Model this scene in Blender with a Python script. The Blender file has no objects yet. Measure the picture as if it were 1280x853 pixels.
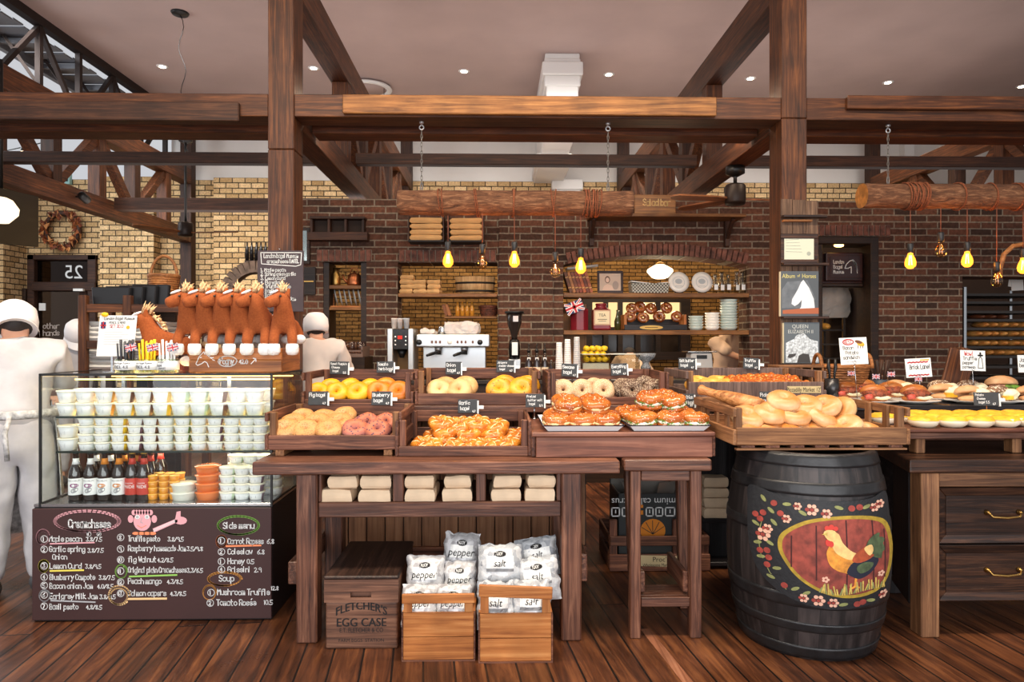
import bpy,math,random
from math import sin,cos,pi,radians as R,sqrt,atan2
from mathutils import Vector,Matrix,Euler,noise
SC=bpy.context.scene
COL=SC.collection
random.seed(7)

# ---------------------------------------------------------------- camera
CAM_H,FPX,YAW=1.35,853.0,math.atan(18/853)
cd=bpy.data.cameras.new('camera');cam=bpy.data.objects.new('camera',cd);COL.objects.link(cam)
cam.location=(0,0,CAM_H);cam.rotation_euler=(R(90),0,-YAW)
cd.sensor_width=36;cd.lens=36*FPX/1280;cd.clip_start=.05;cd.clip_end=200
SC.camera=cam
# ---------------------------------------------------------------- exposure
SC.view_settings.view_transform='Standard';SC.view_settings.look='None'
SC.view_settings.gamma=1;SC.view_settings.use_curve_mapping=False
SC.view_settings.exposure=0.42
SC.cycles.use_denoising=True
SC.cycles.max_bounces=8;SC.cycles.transparent_max_bounces=24
SC.cycles.sample_clamp_indirect=6
# ---------------------------------------------------------------- sky
wd=bpy.data.worlds.new('daylight_sky');SC.world=wd;wd.use_nodes=True
bg=wd.node_tree.nodes['Background'];bg.inputs[0].default_value=(.93,.95,1,1);bg.inputs[1].default_value=.48
# ---------------------------------------------------------------- large lights
def area(name,loc,rot,sx,sy,power,col):
    l=bpy.data.lights.new(name,'AREA');l.shape='RECTANGLE';l.size=sx;l.size_y=sy
    l.energy=power;l.color=col
    o=bpy.data.objects.new(name,l);COL.objects.link(o);o.location=loc;o.rotation_euler=rot
    return o
area('shopfront_daylight',(0,-3.2,2.0),(R(84),0,0),10,3.2,330,(.96,.97,1))
area('atrium_daylight',(-8.5,8,5.0),(0,R(-60),0),4,3,260,(.92,.96,1))
area('beam_top_uplight',(1,9.6,3.0),(R(180),0,0),13,3.0,100,(1,.90,.86))  # added fill aimed up to brighten the ceiling, no real fitting
area('hall_back_lamp',(0,9.0,5.3),(R(52),0,0),14,.5,120,(1,.95,.9)).data.spread=R(70)  # added fill that brightens the back wall, no lamp hangs here
area('kitchen_lamp',(1.2,8.8,2.9),(0,0,0),4.5,.5,30,(1,.74,.44))
area('bakery_track_light',(0,2.4,4.6),(R(8),0,0),6,.4,250,(1,.86,.68))  # added warm fill over the counters, brightens the food
area('back_bar_lamp',(-.2,6.1,3.4),(R(-15),0,0),7,.3,62,(1,.82,.6))  # added fill above the back bar, has no lamp body

# ---------------------------------------------------------------- pixel helpers (1280 x 853 frame)
FW=Vector((sin(YAW),cos(YAW),0));RT=Vector((cos(YAW),-sin(YAW),0));UP=Vector((0,0,1))
def P(px,py,Y):
    d=FW*FPX+RT*(px-640)+UP*(426.5-py)
    return Vector((0,0,CAM_H))+d*(Y/d.y)
def PX(px,Y):return P(px,426,Y).x
def PZ(py,Y,px=640):return P(px,py,Y).z
def PG(px,py,z=0.0):
    d=FW*FPX+RT*(px-640)+UP*(426.5-py)
    return Vector((0,0,CAM_H))+d*((z-CAM_H)/d.z)
ORD=['first','second','third','fourth','fifth','sixth','seventh','eighth','ninth','tenth','eleventh',
       'twelfth','thirteenth','fourteenth','fifteenth','sixteenth']
def rnd(a,b):return random.uniform(a,b)

# ---------------------------------------------------------------- mesh builder
class MB:
    def __init__(s):s.v=[];s.f=[];s.m=[];s.s=[]
    def add(s,vs,fs,mi=0,smooth=False):
        b=len(s.v);s.v+=[tuple(v)for v in vs]
        for f in fs:s.f.append([i+b for i in f]);s.m.append(mi);s.s.append(smooth)
        return s
    def box(s,x0,x1,y0,y1,z0,z1,mi=0):
        return s.add([(x0,y0,z0),(x1,y0,z0),(x1,y1,z0),(x0,y1,z0),(x0,y0,z1),(x1,y0,z1),(x1,y1,z1),(x0,y1,z1)],
                     [(3,2,1,0),(4,5,6,7),(0,1,5,4),(1,2,6,5),(2,3,7,6),(3,0,4,7)],mi)
    def obox(s,c,size,rot=(0,0,0),mi=0):
        M=Matrix.Translation(c)@Euler(rot).to_matrix().to_4x4()
        hx,hy,hz=size[0]/2,size[1]/2,size[2]/2
        vs=[M@Vector(p)for p in[(-hx,-hy,-hz),(hx,-hy,-hz),(hx,hy,-hz),(-hx,hy,-hz),(-hx,-hy,hz),(hx,-hy,hz),(hx,hy,hz),(-hx,hy,hz)]]
        return s.add(vs,[(3,2,1,0),(4,5,6,7),(0,1,5,4),(1,2,6,5),(2,3,7,6),(3,0,4,7)],mi)
    def beam(s,p,q,w,h,mi=0,up=(0,0,1)):
        p,q=Vector(p),Vector(q);d=(q-p).normalized();u=Vector(up)
        a=d.cross(u)
        if a.length<1e-4:a=d.cross(Vector((0,1,0)))
        a.normalize();b=a.cross(d).normalized()
        vs=[]
        for c in(p,q):
            for(i,j)in((-1,-1),(1,-1),(1,1),(-1,1)):vs.append(c+a*(w/2*i)+b*(h/2*j))
        return s.add(vs,[(3,2,1,0),(4,5,6,7),(0,1,5,4),(1,2,6,5),(2,3,7,6),(3,0,4,7)],mi)
    def lathe(s,prof,n=20,c=(0,0,0),mi=0,smooth=True,M=None,mis=None,sx=1,sy=1):
        vs=[];fs=[];k=len(prof)
        for i in range(n):
            t=2*pi*i/n
            for(r,z)in prof:vs.append(Vector((r*cos(t)*sx,r*sin(t)*sy,z)))
        vs=[(M@v if M else v)+Vector(c)for v in vs]
        b=len(s.v);s.v+=[tuple(v)for v in vs]
        for i in range(n):
            j=(i+1)%n
            for a in range(k-1):
                if prof[a][0]<1e-6 and prof[a+1][0]<1e-6:continue
                s.f.append([b+i*k+a,b+j*k+a,b+j*k+a+1,b+i*k+a+1])
                s.m.append(mis[a]if mis else mi);s.s.append(smooth)
        for a,rev in((0,True),(k-1,False)):
            if prof[a][0]>1e-6:
                f=[b+i*k+a for i in range(n)]
                s.f.append(f[::-1]if rev else f);s.m.append(mis[min(a,k-2)]if mis else mi);s.s.append(False)
        return s
    def tube(s,pts,r,n=8,closed=False,mi=0,caps=True,flat=1.0):
        pts=[Vector(p)for p in pts];N=len(pts)
        rs=r if isinstance(r,(list,tuple))else[r]*N
        b=len(s.v);prev=None
        for i,p in enumerate(pts):
            if closed:d=pts[(i+1)%N]-pts[i-1]
            else:d=pts[min(i+1,N-1)]-pts[max(i-1,0)]
            if d.length<1e-9:d=Vector((0,0,1))
            d.normalize()
            if prev is None:
                a=d.cross(Vector((0,0,1)))
                if a.length<.05:a=d.cross(Vector((0,1,0)))
            else:a=prev-d*prev.dot(d)
            a.normalize();prev=a;c=d.cross(a)
            for k in range(n):
                t=2*pi*k/n
                s.v.append(tuple(p+(a*cos(t)+c*sin(t)*flat)*rs[i]))
        for i in range(N if closed else N-1):
            j=(i+1)%N
            for k in range(n):
                l=(k+1)%n
                s.f.append([b+i*n+k,b+i*n+l,b+j*n+l,b+j*n+k]);s.m.append(mi);s.s.append(True)
        if not closed and caps:
            s.f.append([b+k for k in range(n)][::-1]);s.m.append(mi);s.s.append(False)
            s.f.append([b+(N-1)*n+k for k in range(n)]);s.m.append(mi);s.s.append(False)
        return s
    def ball(s,c,r,nu=14,nv=9,mi=0,M=None):
        rx,ry,rz=r if isinstance(r,(tuple,list))else(r,r,r)
        prof=[(cos(-pi/2+pi*i/nv),sin(-pi/2+pi*i/nv))for i in range(nv+1)]
        prof=[(0 if abs(a)<1e-6 else a,z)for a,z in prof]
        S=Matrix.Diagonal((rx,ry,rz,1));MM=(M@S)if M else S
        return s.lathe(prof,nu,c,mi,True,MM)
    def prism(s,poly,y0,y1,mi=0,plane='xz'):
        n=len(poly)
        mk={'xz':lambda a,b,t:(a,t,b),'xy':lambda a,b,t:(a,b,t),'yz':lambda a,b,t:(t,a,b)}[plane]
        vs=[mk(a,b,y0)for a,b in poly]+[mk(a,b,y1)for a,b in poly]
        fs=[list(range(n)),list(range(n,2*n))[::-1]]+[[(i+1)%n,i,n+i,n+(i+1)%n]for i in range(n)]
        return s.add(vs,fs,mi)
    def poly(s,pts,mi=0):return s.add(pts,[list(range(len(pts)))],mi)
    def torus(s,R0,r,n=22,k=10,c=(0,0,0),M=None,mi=0,sz=1.0,jit=0.0,seed=0,ripple=None):
        vs=[]
        for i in range(n):
            t=2*pi*i/n
            for j in range(k):
                u=2*pi*j/k
                rr=r
                if ripple:rr*=1+ripple[0]*sin(ripple[1]*t+ripple[2]*u)
                p=Vector(((R0+rr*cos(u))*cos(t),(R0+rr*cos(u))*sin(t),rr*sin(u)*sz))
                if jit:
                    q=noise.noise_vector(p*22+Vector((seed*7.3,seed*3.1,seed)))
                    p+=q*jit
                vs.append((M@p if M else p)+Vector(c))
        fs=[[i*k+j,((i+1)%n)*k+j,((i+1)%n)*k+(j+1)%k,i*k+(j+1)%k]for i in range(n)for j in range(k)]
        return s.add(vs,fs,mi,True)
    def xf(s,M):s.v=[tuple(M@Vector(v))for v in s.v];return s
    def mesh(s,name,mats):
        me=bpy.data.meshes.new(name);me.from_pydata(s.v,[],s.f)
        for m in(mats if isinstance(mats,(list,tuple))else[mats]):me.materials.append(m)
        me.polygons.foreach_set('material_index',s.m);me.polygons.foreach_set('use_smooth',s.s);me.update()
        return me

def ob(name,mb,mats,parent=None,bevel=0,world=False,seg=1,label=None):
    me=mb.mesh(name,mats)if isinstance(mb,MB)else mb
    if not isinstance(mb,MB)and mats is not None:
        me.materials.clear()
        for m in(mats if isinstance(mats,(list,tuple))else[mats]):me.materials.append(m)
    if world and parent is not None:me.transform(Matrix.Translation(-Vector(parent.location)))
    o=bpy.data.objects.new(name,me);COL.objects.link(o)
    if parent is not None:o.parent=parent
    if bevel:
        b=o.modifiers.new('bevel','BEVEL');b.width=bevel;b.segments=seg;b.limit_method='ANGLE';b.angle_limit=R(40)
    if label:o['label']=label
    return o
def tag(o,label,cat,group=None,kind=None):
    o['label']=label;o['category']=cat
    if group:o['group']=group
    if kind:o['kind']=kind
    return o
def thing(name,label,cat,loc=(0,0,0),rz=0,group=None,rot=None):
    o=bpy.data.objects.new(name,None);COL.objects.link(o);o.empty_display_size=.05
    o.location=loc;o.rotation_euler=rot if rot else(0,0,rz)
    return tag(o,label,cat,group)
def struct(name,mb,mats,bevel=0,label=None):
    o=ob(name,mb,mats,bevel=bevel);o['kind']='structure'
    if label:o['label']=label
    return o
def clone(root,loc,rot=None,label=None,scale=None,group=None):
    r=root.copy();COL.objects.link(r);r.location=loc
    if rot is not None:r.rotation_euler=rot
    if scale is not None:r.scale=(scale,)*3 if not isinstance(scale,(tuple,list))else scale
    if label:r['label']=label
    if group:r['group']=group
    for ch in root.children:
        c=ch.copy();COL.objects.link(c);c.parent=r
        for g in ch.children:
            d=g.copy();COL.objects.link(d);d.parent=c
    return r

# ---------------------------------------------------------------- materials
def lin(c):return tuple((x/255/12.92)if x/255<=.04045 else((x/255+.055)/1.055)**2.4 for x in c)+(1,)
_M={}
def nt(name):
    m=bpy.data.materials.new(name);m.use_nodes=True;t=m.node_tree
    return m,t,t.nodes['Principled BSDF'],t.nodes,t.links
def ramp(N,stops):
    r=N.new('ShaderNodeValToRGB');e=r.color_ramp.elements
    e[0].position,e[0].color=stops[0][0],lin(stops[0][1]);e[1].position,e[1].color=stops[-1][0],lin(stops[-1][1])
    for p,c in stops[1:-1]:x=e.new(p);x.color=lin(c)
    return r
def flat(name,c,rough=.6,metal=0,spec=.5,var=.0,vs=30,bump=0,emit=0,sss=0,coat=0):
    if name in _M:return _M[name]
    m,t,b,N,L=nt(name);_M[name]=m
    b.inputs['Base Color'].default_value=lin(c);b.inputs['Roughness'].default_value=rough;b.inputs['Metallic'].default_value=metal
    b.inputs['Specular IOR Level'].default_value=spec;b.inputs['Coat Weight'].default_value=coat
    if sss:b.inputs['Subsurface Weight'].default_value=sss;b.inputs['Subsurface Radius'].default_value=(.02,.012,.008)
    if emit:b.inputs['Emission Color'].default_value=lin(c);b.inputs['Emission Strength'].default_value=emit
    if var or bump:
        tc=N.new('ShaderNodeTexCoord');n=N.new('ShaderNodeTexNoise');n.inputs['Scale'].default_value=vs;n.inputs['Detail'].default_value=4
        L.new(tc.outputs['Object'],n.inputs['Vector'])
        if var:
            lo=tuple(max(0,x*(1-var))for x in c);hi=tuple(min(255,x*(1+var))for x in c)
            r=ramp(N,[(.3,lo),(.7,hi)]);L.new(n.outputs['Fac'],r.inputs[0]);L.new(r.outputs[0],b.inputs['Base Color'])
        if bump:
            bp=N.new('ShaderNodeBump');bp.inputs['Strength'].default_value=bump;bp.inputs['Distance'].default_value=.01
            L.new(n.outputs['Fac'],bp.inputs['Height']);L.new(bp.outputs[0],b.inputs['Normal'])
    return m
def wood(name,dark,mid,light,axis='x',sc=1.0,rough=.5,bump=.25,spec=.4,wear=0.0):
    key=name+axis
    if key in _M:return _M[key]
    m,t,b,N,L=nt(key);_M[key]=m
    tc=N.new('ShaderNodeTexCoord');oi=N.new('ShaderNodeObjectInfo')
    mp=N.new('ShaderNodeMapping');s={'x':(2.6,58,58),'y':(58,2.6,58),'z':(58,58,2.6)}[axis]
    mp.inputs['Scale'].default_value=tuple(v*sc for v in s)
    ad=N.new('ShaderNodeVectorMath');ad.operation='ADD';mu=N.new('ShaderNodeMath');mu.operation='MULTIPLY';mu.inputs[1].default_value=37
    L.new(oi.outputs['Random'],mu.inputs[0]);L.new(tc.outputs['Object'],mp.inputs['Vector'])
    L.new(mp.outputs[0],ad.inputs[0]);L.new(mu.outputs[0],ad.inputs[1])
    n=N.new('ShaderNodeTexNoise');n.inputs['Scale'].default_value=1;n.inputs['Detail'].default_value=8;n.inputs['Roughness'].default_value=.62;n.inputs['Distortion'].default_value=.9
    L.new(ad.outputs[0],n.inputs['Vector'])
    r=ramp(N,[(.30,dark),(.5,mid),(.70,light)]);L.new(n.outputs['Fac'],r.inputs[0])
    n2=N.new('ShaderNodeTexNoise');n2.inputs['Scale'].default_value=5;n2.inputs['Detail'].default_value=3
    av=N.new('ShaderNodeVectorMath');av.operation='ADD';L.new(tc.outputs['Object'],av.inputs[0]);L.new(mu.outputs[0],av.inputs[1]);L.new(av.outputs[0],n2.inputs['Vector'])
    mr=N.new('ShaderNodeMapRange');mr.inputs[1].default_value=.3;mr.inputs[2].default_value=.7;mr.inputs[3].default_value=.74;mr.inputs[4].default_value=1.16
    L.new(n2.outputs['Fac'],mr.inputs[0])
    hs=N.new('ShaderNodeHueSaturation');L.new(r.outputs[0],hs.inputs['Color'])
    m2=N.new('ShaderNodeMath');m2.operation='MULTIPLY';rv=N.new('ShaderNodeMapRange');rv.inputs[3].default_value=.82;rv.inputs[4].default_value=1.18
    L.new(oi.outputs['Random'],rv.inputs[0]);L.new(rv.outputs[0],m2.inputs[0]);L.new(mr.outputs[0],m2.inputs[1]);L.new(m2.outputs[0],hs.inputs['Value'])
    out=hs.outputs[0]
    if wear:
        n3=N.new('ShaderNodeTexNoise');n3.inputs['Scale'].default_value=2.2;n3.inputs['Detail'].default_value=10;n3.inputs['Roughness'].default_value=.75
        L.new(ad.outputs[0],n3.inputs['Vector'])
        r3=N.new('ShaderNodeMapRange');r3.inputs[1].default_value=.60;r3.inputs[2].default_value=.72;r3.inputs[4].default_value=wear
        L.new(n3.outputs['Fac'],r3.inputs[0])
        mx=N.new('ShaderNodeMix');mx.data_type='RGBA';mx.inputs[7].default_value=lin((150,122,100));L.new(r3.outputs[0],mx.inputs[0]);L.new(out,mx.inputs[6]);out=mx.outputs[2]
    L.new(out,b.inputs['Base Color']);b.inputs['Roughness'].default_value=rough;b.inputs['Specular IOR Level'].default_value=spec
    bp=N.new('ShaderNodeBump');bp.inputs['Strength'].default_value=bump;bp.inputs['Distance'].default_value=.004
    L.new(n.outputs['Fac'],bp.inputs['Height']);L.new(bp.outputs[0],b.inputs['Normal'])
    return m
def brick(name,c1,c2,mortar,bw,bh,ms=.011,shift=0.0,rough=.85):
    if name in _M:return _M[name]
    m,t,b,N,L=nt(name);_M[name]=m
    tc=N.new('ShaderNodeTexCoord');se=N.new('ShaderNodeSeparateXYZ');L.new(tc.outputs['Object'],se.inputs[0])
    ge=N.new('ShaderNodeNewGeometry');sn=N.new('ShaderNodeSeparateXYZ');L.new(ge.outputs['True Normal'],sn.inputs[0])
    ab=N.new('ShaderNodeMath');ab.operation='ABSOLUTE';L.new(sn.outputs[0],ab.inputs[0])
    gt=N.new('ShaderNodeMath');gt.operation='GREATER_THAN';gt.inputs[1].default_value=.6;L.new(ab.outputs[0],gt.inputs[0])
    mx=N.new('ShaderNodeMix');L.new(gt.outputs[0],mx.inputs[0]);L.new(se.outputs[0],mx.inputs[2]);L.new(se.outputs[1],mx.inputs[3])
    nz=N.new('ShaderNodeTexNoise');nz.inputs['Scale'].default_value=9;nz.inputs['Detail'].default_value=3;L.new(tc.outputs['Object'],nz.inputs['Vector'])
    wz=N.new('ShaderNodeMath');wz.operation='MULTIPLY_ADD';wz.inputs[1].default_value=.012;L.new(nz.outputs['Fac'],wz.inputs[0]);L.new(se.outputs[2],wz.inputs[2])
    cb=N.new('ShaderNodeCombineXYZ');L.new(mx.outputs[0],cb.inputs[0]);L.new(wz.outputs[0],cb.inputs[1])
    br=N.new('ShaderNodeTexBrick');L.new(cb.outputs[0],br.inputs['Vector'])
    br.inputs['Scale'].default_value=1;br.inputs['Brick Width'].default_value=bw;br.inputs['Row Height'].default_value=bh
    br.inputs['Mortar Size'].default_value=ms;br.inputs['Mortar Smooth'].default_value=.25;br.inputs['Bias'].default_value=0
    br.inputs['Color1'].default_value=lin(c1);br.inputs['Color2'].default_value=lin(c2);br.inputs['Mortar'].default_value=lin(mortar)
    n=N.new('ShaderNodeTexNoise');n.inputs['Scale'].default_value=35;n.inputs['Detail'].default_value=6;L.new(tc.outputs['Object'],n.inputs['Vector'])
    mr=N.new('ShaderNodeMapRange');mr.inputs[1].default_value=.3;mr.inputs[2].default_value=.7;mr.inputs[3].default_value=.7;mr.inputs[4].default_value=1.3;L.new(n.outputs['Fac'],mr.inputs[0])
    hs=N.new('ShaderNodeHueSaturation');L.new(br.outputs['Color'],hs.inputs['Color']);L.new(mr.outputs[0],hs.inputs['Value']);L.new(hs.outputs[0],b.inputs['Base Color'])
    b.inputs['Roughness'].default_value=rough;b.inputs['Specular IOR Level'].default_value=.25
    iv=N.new('ShaderNodeMath');iv.operation='SUBTRACT';iv.inputs[0].default_value=1;L.new(br.outputs['Fac'],iv.inputs[1])
    ad=N.new('ShaderNodeMath');ad.operation='MULTIPLY_ADD';ad.inputs[1].default_value=.35;L.new(n.outputs['Fac'],ad.inputs[0]);L.new(iv.outputs[0],ad.inputs[2])
    bp=N.new('ShaderNodeBump');bp.inputs['Strength'].default_value=.8;bp.inputs['Distance'].default_value=.012;L.new(ad.outputs[0],bp.inputs['Height']);L.new(bp.outputs[0],b.inputs['Normal'])
    return m
def glass(name='clear_glass',tint=(253,255,254),refl=1.0,rough=0.0):
    if name in _M:return _M[name]
    m,t,b,N,L=nt(name);_M[name]=m;N.remove(b)
    tr=N.new('ShaderNodeBsdfTransparent');tr.inputs[0].default_value=lin(tint);gl=N.new('ShaderNodeBsdfGlossy');gl.inputs['Roughness'].default_value=rough
    fr=N.new('ShaderNodeLayerWeight');fr.inputs[0].default_value=.5;pw=N.new('ShaderNodeMath');pw.operation='POWER';pw.inputs[1].default_value=4;L.new(fr.outputs['Facing'],pw.inputs[0]);ml=N.new('ShaderNodeMath');ml.operation='MULTIPLY_ADD';ml.inputs[1].default_value=.8;ml.inputs[2].default_value=.025*refl;L.new(pw.outputs[0],ml.inputs[0])
    mx=N.new('ShaderNodeMixShader');L.new(ml.outputs[0],mx.inputs[0]);L.new(tr.outputs[0],mx.inputs[1]);L.new(gl.outputs[0],mx.inputs[2])
    L.new(mx.outputs[0],N['Material Output'].inputs[0])
    return m
def speck(name,c1,c2,c3=None,scale=140,thr=.62,rough=.55,top=None,coat=0,blot=14,brown=None):
    """bread crust: base colour with patches (c2) and optional specks (c3); top = colour of the upper, baked side"""
    if name in _M:return _M[name]
    m,t,b,N,L=nt(name);_M[name]=m
    tc=N.new('ShaderNodeTexCoord');n=N.new('ShaderNodeTexNoise');n.inputs['Scale'].default_value=blot;n.inputs['Detail'].default_value=4
    oi=N.new('ShaderNodeObjectInfo');mu=N.new('ShaderNodeMath');mu.operation='MULTIPLY';mu.inputs[1].default_value=51;L.new(oi.outputs['Random'],mu.inputs[0])
    av=N.new('ShaderNodeVectorMath');av.operation='ADD';L.new(tc.outputs['Object'],av.inputs[0]);L.new(mu.outputs[0],av.inputs[1]);L.new(av.outputs[0],n.inputs['Vector'])
    r=ramp(N,[(.35,c1),(.65,c2)]);L.new(n.outputs['Fac'],r.inputs[0]);out=r.outputs[0]
    if top:
        se=N.new('ShaderNodeSeparateXYZ');L.new(tc.outputs['Object'],se.inputs[0])
        ad=N.new('ShaderNodeMath');ad.operation='MULTIPLY_ADD';ad.inputs[1].default_value=.03;L.new(n.outputs['Fac'],ad.inputs[0]);L.new(se.outputs[2],ad.inputs[2])
        mr=N.new('ShaderNodeMapRange');mr.inputs[1].default_value=top[1];mr.inputs[2].default_value=top[2];L.new(ad.outputs[0],mr.inputs[0])
        mx=N.new('ShaderNodeMix');mx.data_type='RGBA';mx.inputs[7].default_value=lin(top[0]);L.new(mr.outputs[0],mx.inputs[0]);L.new(out,mx.inputs[6]);out=mx.outputs[2]
    hgt=n.outputs['Fac']
    if c3:
        v=N.new('ShaderNodeTexVoronoi');v.inputs['Scale'].default_value=scale;L.new(av.outputs[0],v.inputs['Vector'])
        mr2=N.new('ShaderNodeMapRange');mr2.inputs[1].default_value=thr*.75;mr2.inputs[2].default_value=thr*.75-.08;L.new(v.outputs['Distance'],mr2.inputs[0])
        gp=N.new('ShaderNodeSeparateColor');L.new(v.outputs['Color'],gp.inputs[0])
        g2=N.new('ShaderNodeMath');g2.operation='GREATER_THAN';g2.inputs[1].default_value=.35;L.new(gp.outputs[0],g2.inputs[0])
        ml=N.new('ShaderNodeMath');ml.operation='MULTIPLY';L.new(mr2.outputs[0],ml.inputs[0]);L.new(g2.outputs[0],ml.inputs[1])
        mx=N.new('ShaderNodeMix');mx.data_type='RGBA';mx.inputs[7].default_value=lin(c3);L.new(ml.outputs[0],mx.inputs[0]);L.new(out,mx.inputs[6]);out=mx.outputs[2]
        hgt=ml.outputs[0]
    L.new(out,b.inputs['Base Color']);b.inputs['Roughness'].default_value=rough;b.inputs['Coat Weight'].default_value=coat;b.inputs['Coat Roughness'].default_value=.2
    bp=N.new('ShaderNodeBump');bp.inputs['Strength'].default_value=.3;bp.inputs['Distance'].default_value=.003;L.new(hgt,bp.inputs['Height']);L.new(bp.outputs[0],b.inputs['Normal'])
    return m
def emit(name,c,s):
    if name in _M:return _M[name]
    m,t,b,N,L=nt(name);_M[name]=m;N.remove(b);e=N.new('ShaderNodeEmission');e.inputs[0].default_value=lin(c);e.inputs[1].default_value=s
    L.new(e.outputs[0],N['Material Output'].inputs[0]);return m

# woods
def TIMBER(a):return wood('timber',(40,20,9),(82,44,21),(122,72,36),a,.8,.55,.2)
def TIMBERD(a):return wood('dark_timber',(34,18,10),(60,34,20),(86,52,31),a,.8,.6,.25)
def TIMBERL(a):return wood('pale_timber',(84,48,22),(140,90,46),(176,122,68),a,.7,.6,.3)
def CRATE(a):return wood('crate_wood',(50,27,19),(102,61,44),(148,98,72),a,1,.6,.3,wear=.25)
def CRATEL(a):return wood('light_crate_wood',(88,54,32),(134,90,56),(172,124,82),a,1,.65,.3)
def TABLE(a):return wood('table_wood',(44,24,18),(98,60,44),(148,102,78),a,.9,.4,.35,wear=.35)
def DESK(a):return wood('desk_wood',(22,13,9),(50,30,20),(92,58,38),a,.8,.36,.3,wear=.3)
def PINE(a):return wood('pine',(128,68,28),(180,110,54),(208,142,82),a,.6,.5,.15)
def SHELF(a):return wood('shelf_wood',(84,50,22),(128,82,38),(160,110,58),a,.8,.5,.2)
def BLACKW(a):return wood('black_stained_wood',(14,11,11),(30,25,26),(62,54,54),a,.7,.45,.3)
WHITE=flat('white_plastic',(236,236,230),.4)
CHALK=flat('chalk',(235,235,232),.9)
BLACK=flat('black_metal',(18,17,16),.4)
STEEL=flat('stainless_steel',(190,192,194),.25,1)
IRON=flat('dark_iron',(40,36,34),.5,.6)
BRASS=flat('brass',(178,140,80),.35,1)
PAPER=flat('white_paper',(238,236,230),.8)
KRAFT=flat('kraft_paper',(214,178,134),.8,var=.06,vs=12,bump=.15)
SLATE=flat('chalk_slate',(62,64,66),.75,var=.1,vs=20)
GLASS=glass()

# ---------------------------------------------------------------- stroke lettering
GL=dict(a='46 16 05 03 12 32 44,46 42',b='08 02,05 26 45 43 22 03',c='45 26 05 03 22 43',d='48 42,45 26 05 03 22 43',e='04 44 45 26 05 03 22 43',
 f='48 28 17 12,06 36',g='46 26 05 03 12 43,46 41 20 01',h='08 02,05 26 45 42',i='16 12,18 17',j='26 21 10 00,28 27',k='08 02,36 04 42',l='18 12',
 m='06 02,05 16 25 22,25 36 45 42',n='06 02,05 26 45 42',o='26 05 03 22 43 45 26',p='06 00,05 26 45 43 22 03',q='46 40,45 26 05 03 22 43',r='06 02,05 26 46',
 s='45 26 05 14 34 43 22 03',t='18 13 22 32,06 36',u='06 03 22 43,46 42',v='06 22 46',w='06 12 24 32 46',x='06 42,46 02',y='06 22,46 00',z='06 46 02 42',
 A='02 28 42,14 34',B='02 08 28 37 36 25 05,25 44 43 22 02',C='47 28 07 03 22 43',D='02 08 28 46 44 22 02',E='48 08 02 42,05 35',F='48 08 02,05 35',
 G='47 28 07 03 22 43 45 25',H='08 02,48 42,05 45',I='28 22',J='38 33 22 12 03',K='08 02,48 05 42',L='08 02 42',M='02 08 25 48 42',N='02 08 42 48',
 O='28 07 03 22 43 47 28',P='02 08 38 47 46 35 05',Q='28 07 03 22 43 47 28,24 42',R='02 08 38 47 46 35 05,25 42',S='47 28 07 06 44 43 22 03',T='08 48,28 22',
 U='08 03 22 43 48',V='08 22 48',W='08 12 26 32 48',X='08 42,48 02',Y='08 25 48,25 22',Z='08 48 02 42')
GL.update({'0':'28 07 03 22 43 47 28','1':'17 28 22','2':'07 28 47 46 02 42','3':'08 48 25 44 43 22 03','4':'32 38 04 44','5':'48 08 05 35 44 43 22 02',
 '6':'48 05 03 22 43 44 25 04','7':'08 48 12','8':'25 07 28 47 25 03 22 43 25','9':'45 25 06 07 28 47 42','.':'22 23','/':'02 48','!':'28 24,22 23',
 "'":'28 27','-':'05 45',',':'22 11','+':'25 45,36 34','é':'04 44 45 26 05 03 22 43,28 39','&':'42 07 28 36 03 22 44','(':'38 16 14 32',')':'18 36 34 12'})
def segs(mb,pts,w,fn,mi=0,n=0.0):
    for(a,b)in zip(pts,pts[1:]):
        dx,dy=b[0]-a[0],b[1]-a[1];l=sqrt(dx*dx+dy*dy)or 1e-6
        ex,ey=dx/l*w*.35,dy/l*w*.35;nx,ny=-dy/l*w/2,dx/l*w/2
        mb.add([fn(a[0]-ex+nx,a[1]-ey+ny,n),fn(a[0]-ex-nx,a[1]-ey-ny,n),fn(b[0]+ex-nx,b[1]+ey-ny,n),fn(b[0]+ex+nx,b[1]+ey+ny,n)],[(0,1,2,3)],mi)
def textw(s,h,sp=.3):return sum((.45 if c==' ' else(.5 if c in "il.'!I1," else .8))for c in s)*h*.78
def write(mb,s,x,y,h,fn,w=None,mi=0,jit=.04,n=0.0,maxw=None):
    """h = cap height; x, y = left baseline"""
    w=w or h*.13;k=1.0
    if maxw:k=min(1.0,maxw/max(1e-6,textw(s,h)))
    for ch in s:
        adv=(.45 if ch==' ' else(.5 if ch in "il.'!I1," else .8))*h*.78*k
        if ch in GL:
            x0=x-(h*.12*k if ch in "il.'!I1," else 0)
            dy=rnd(-jit,jit)*h
            for st in GL[ch].split(','):
                pts=[(x0+(int(q[0])/4*.52*k+rnd(-jit,jit)*.5)*h,y+dy+((int(q[1])-2)/6+rnd(-jit,jit)*.5)*h)for q in st.split()]
                segs(mb,pts,w,fn,mi,n)
        x+=adv
    return x
def oval(mb,cx,cy,rx,ry,w,fn,mi=0,n=0.0,turns=1.0,jit=0.0,a0=0,k=28):
    pts=[]
    for i in range(int(k*turns)+1):
        t=a0+2*pi*i/k;g=1+jit*sin(t*.5+1)
        pts.append((cx+rx*g*cos(t),cy+ry*g*sin(t)))
    segs(mb,pts,w,fn,mi,n)
def plane_fn(o,u,v,nrm,off=.0012):
    o,u,v,nrm=Vector(o),Vector(u),Vector(v),Vector(nrm)
    return lambda x,y,n=0.0:o+u*x+v*y+nrm*(off+n)
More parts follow.
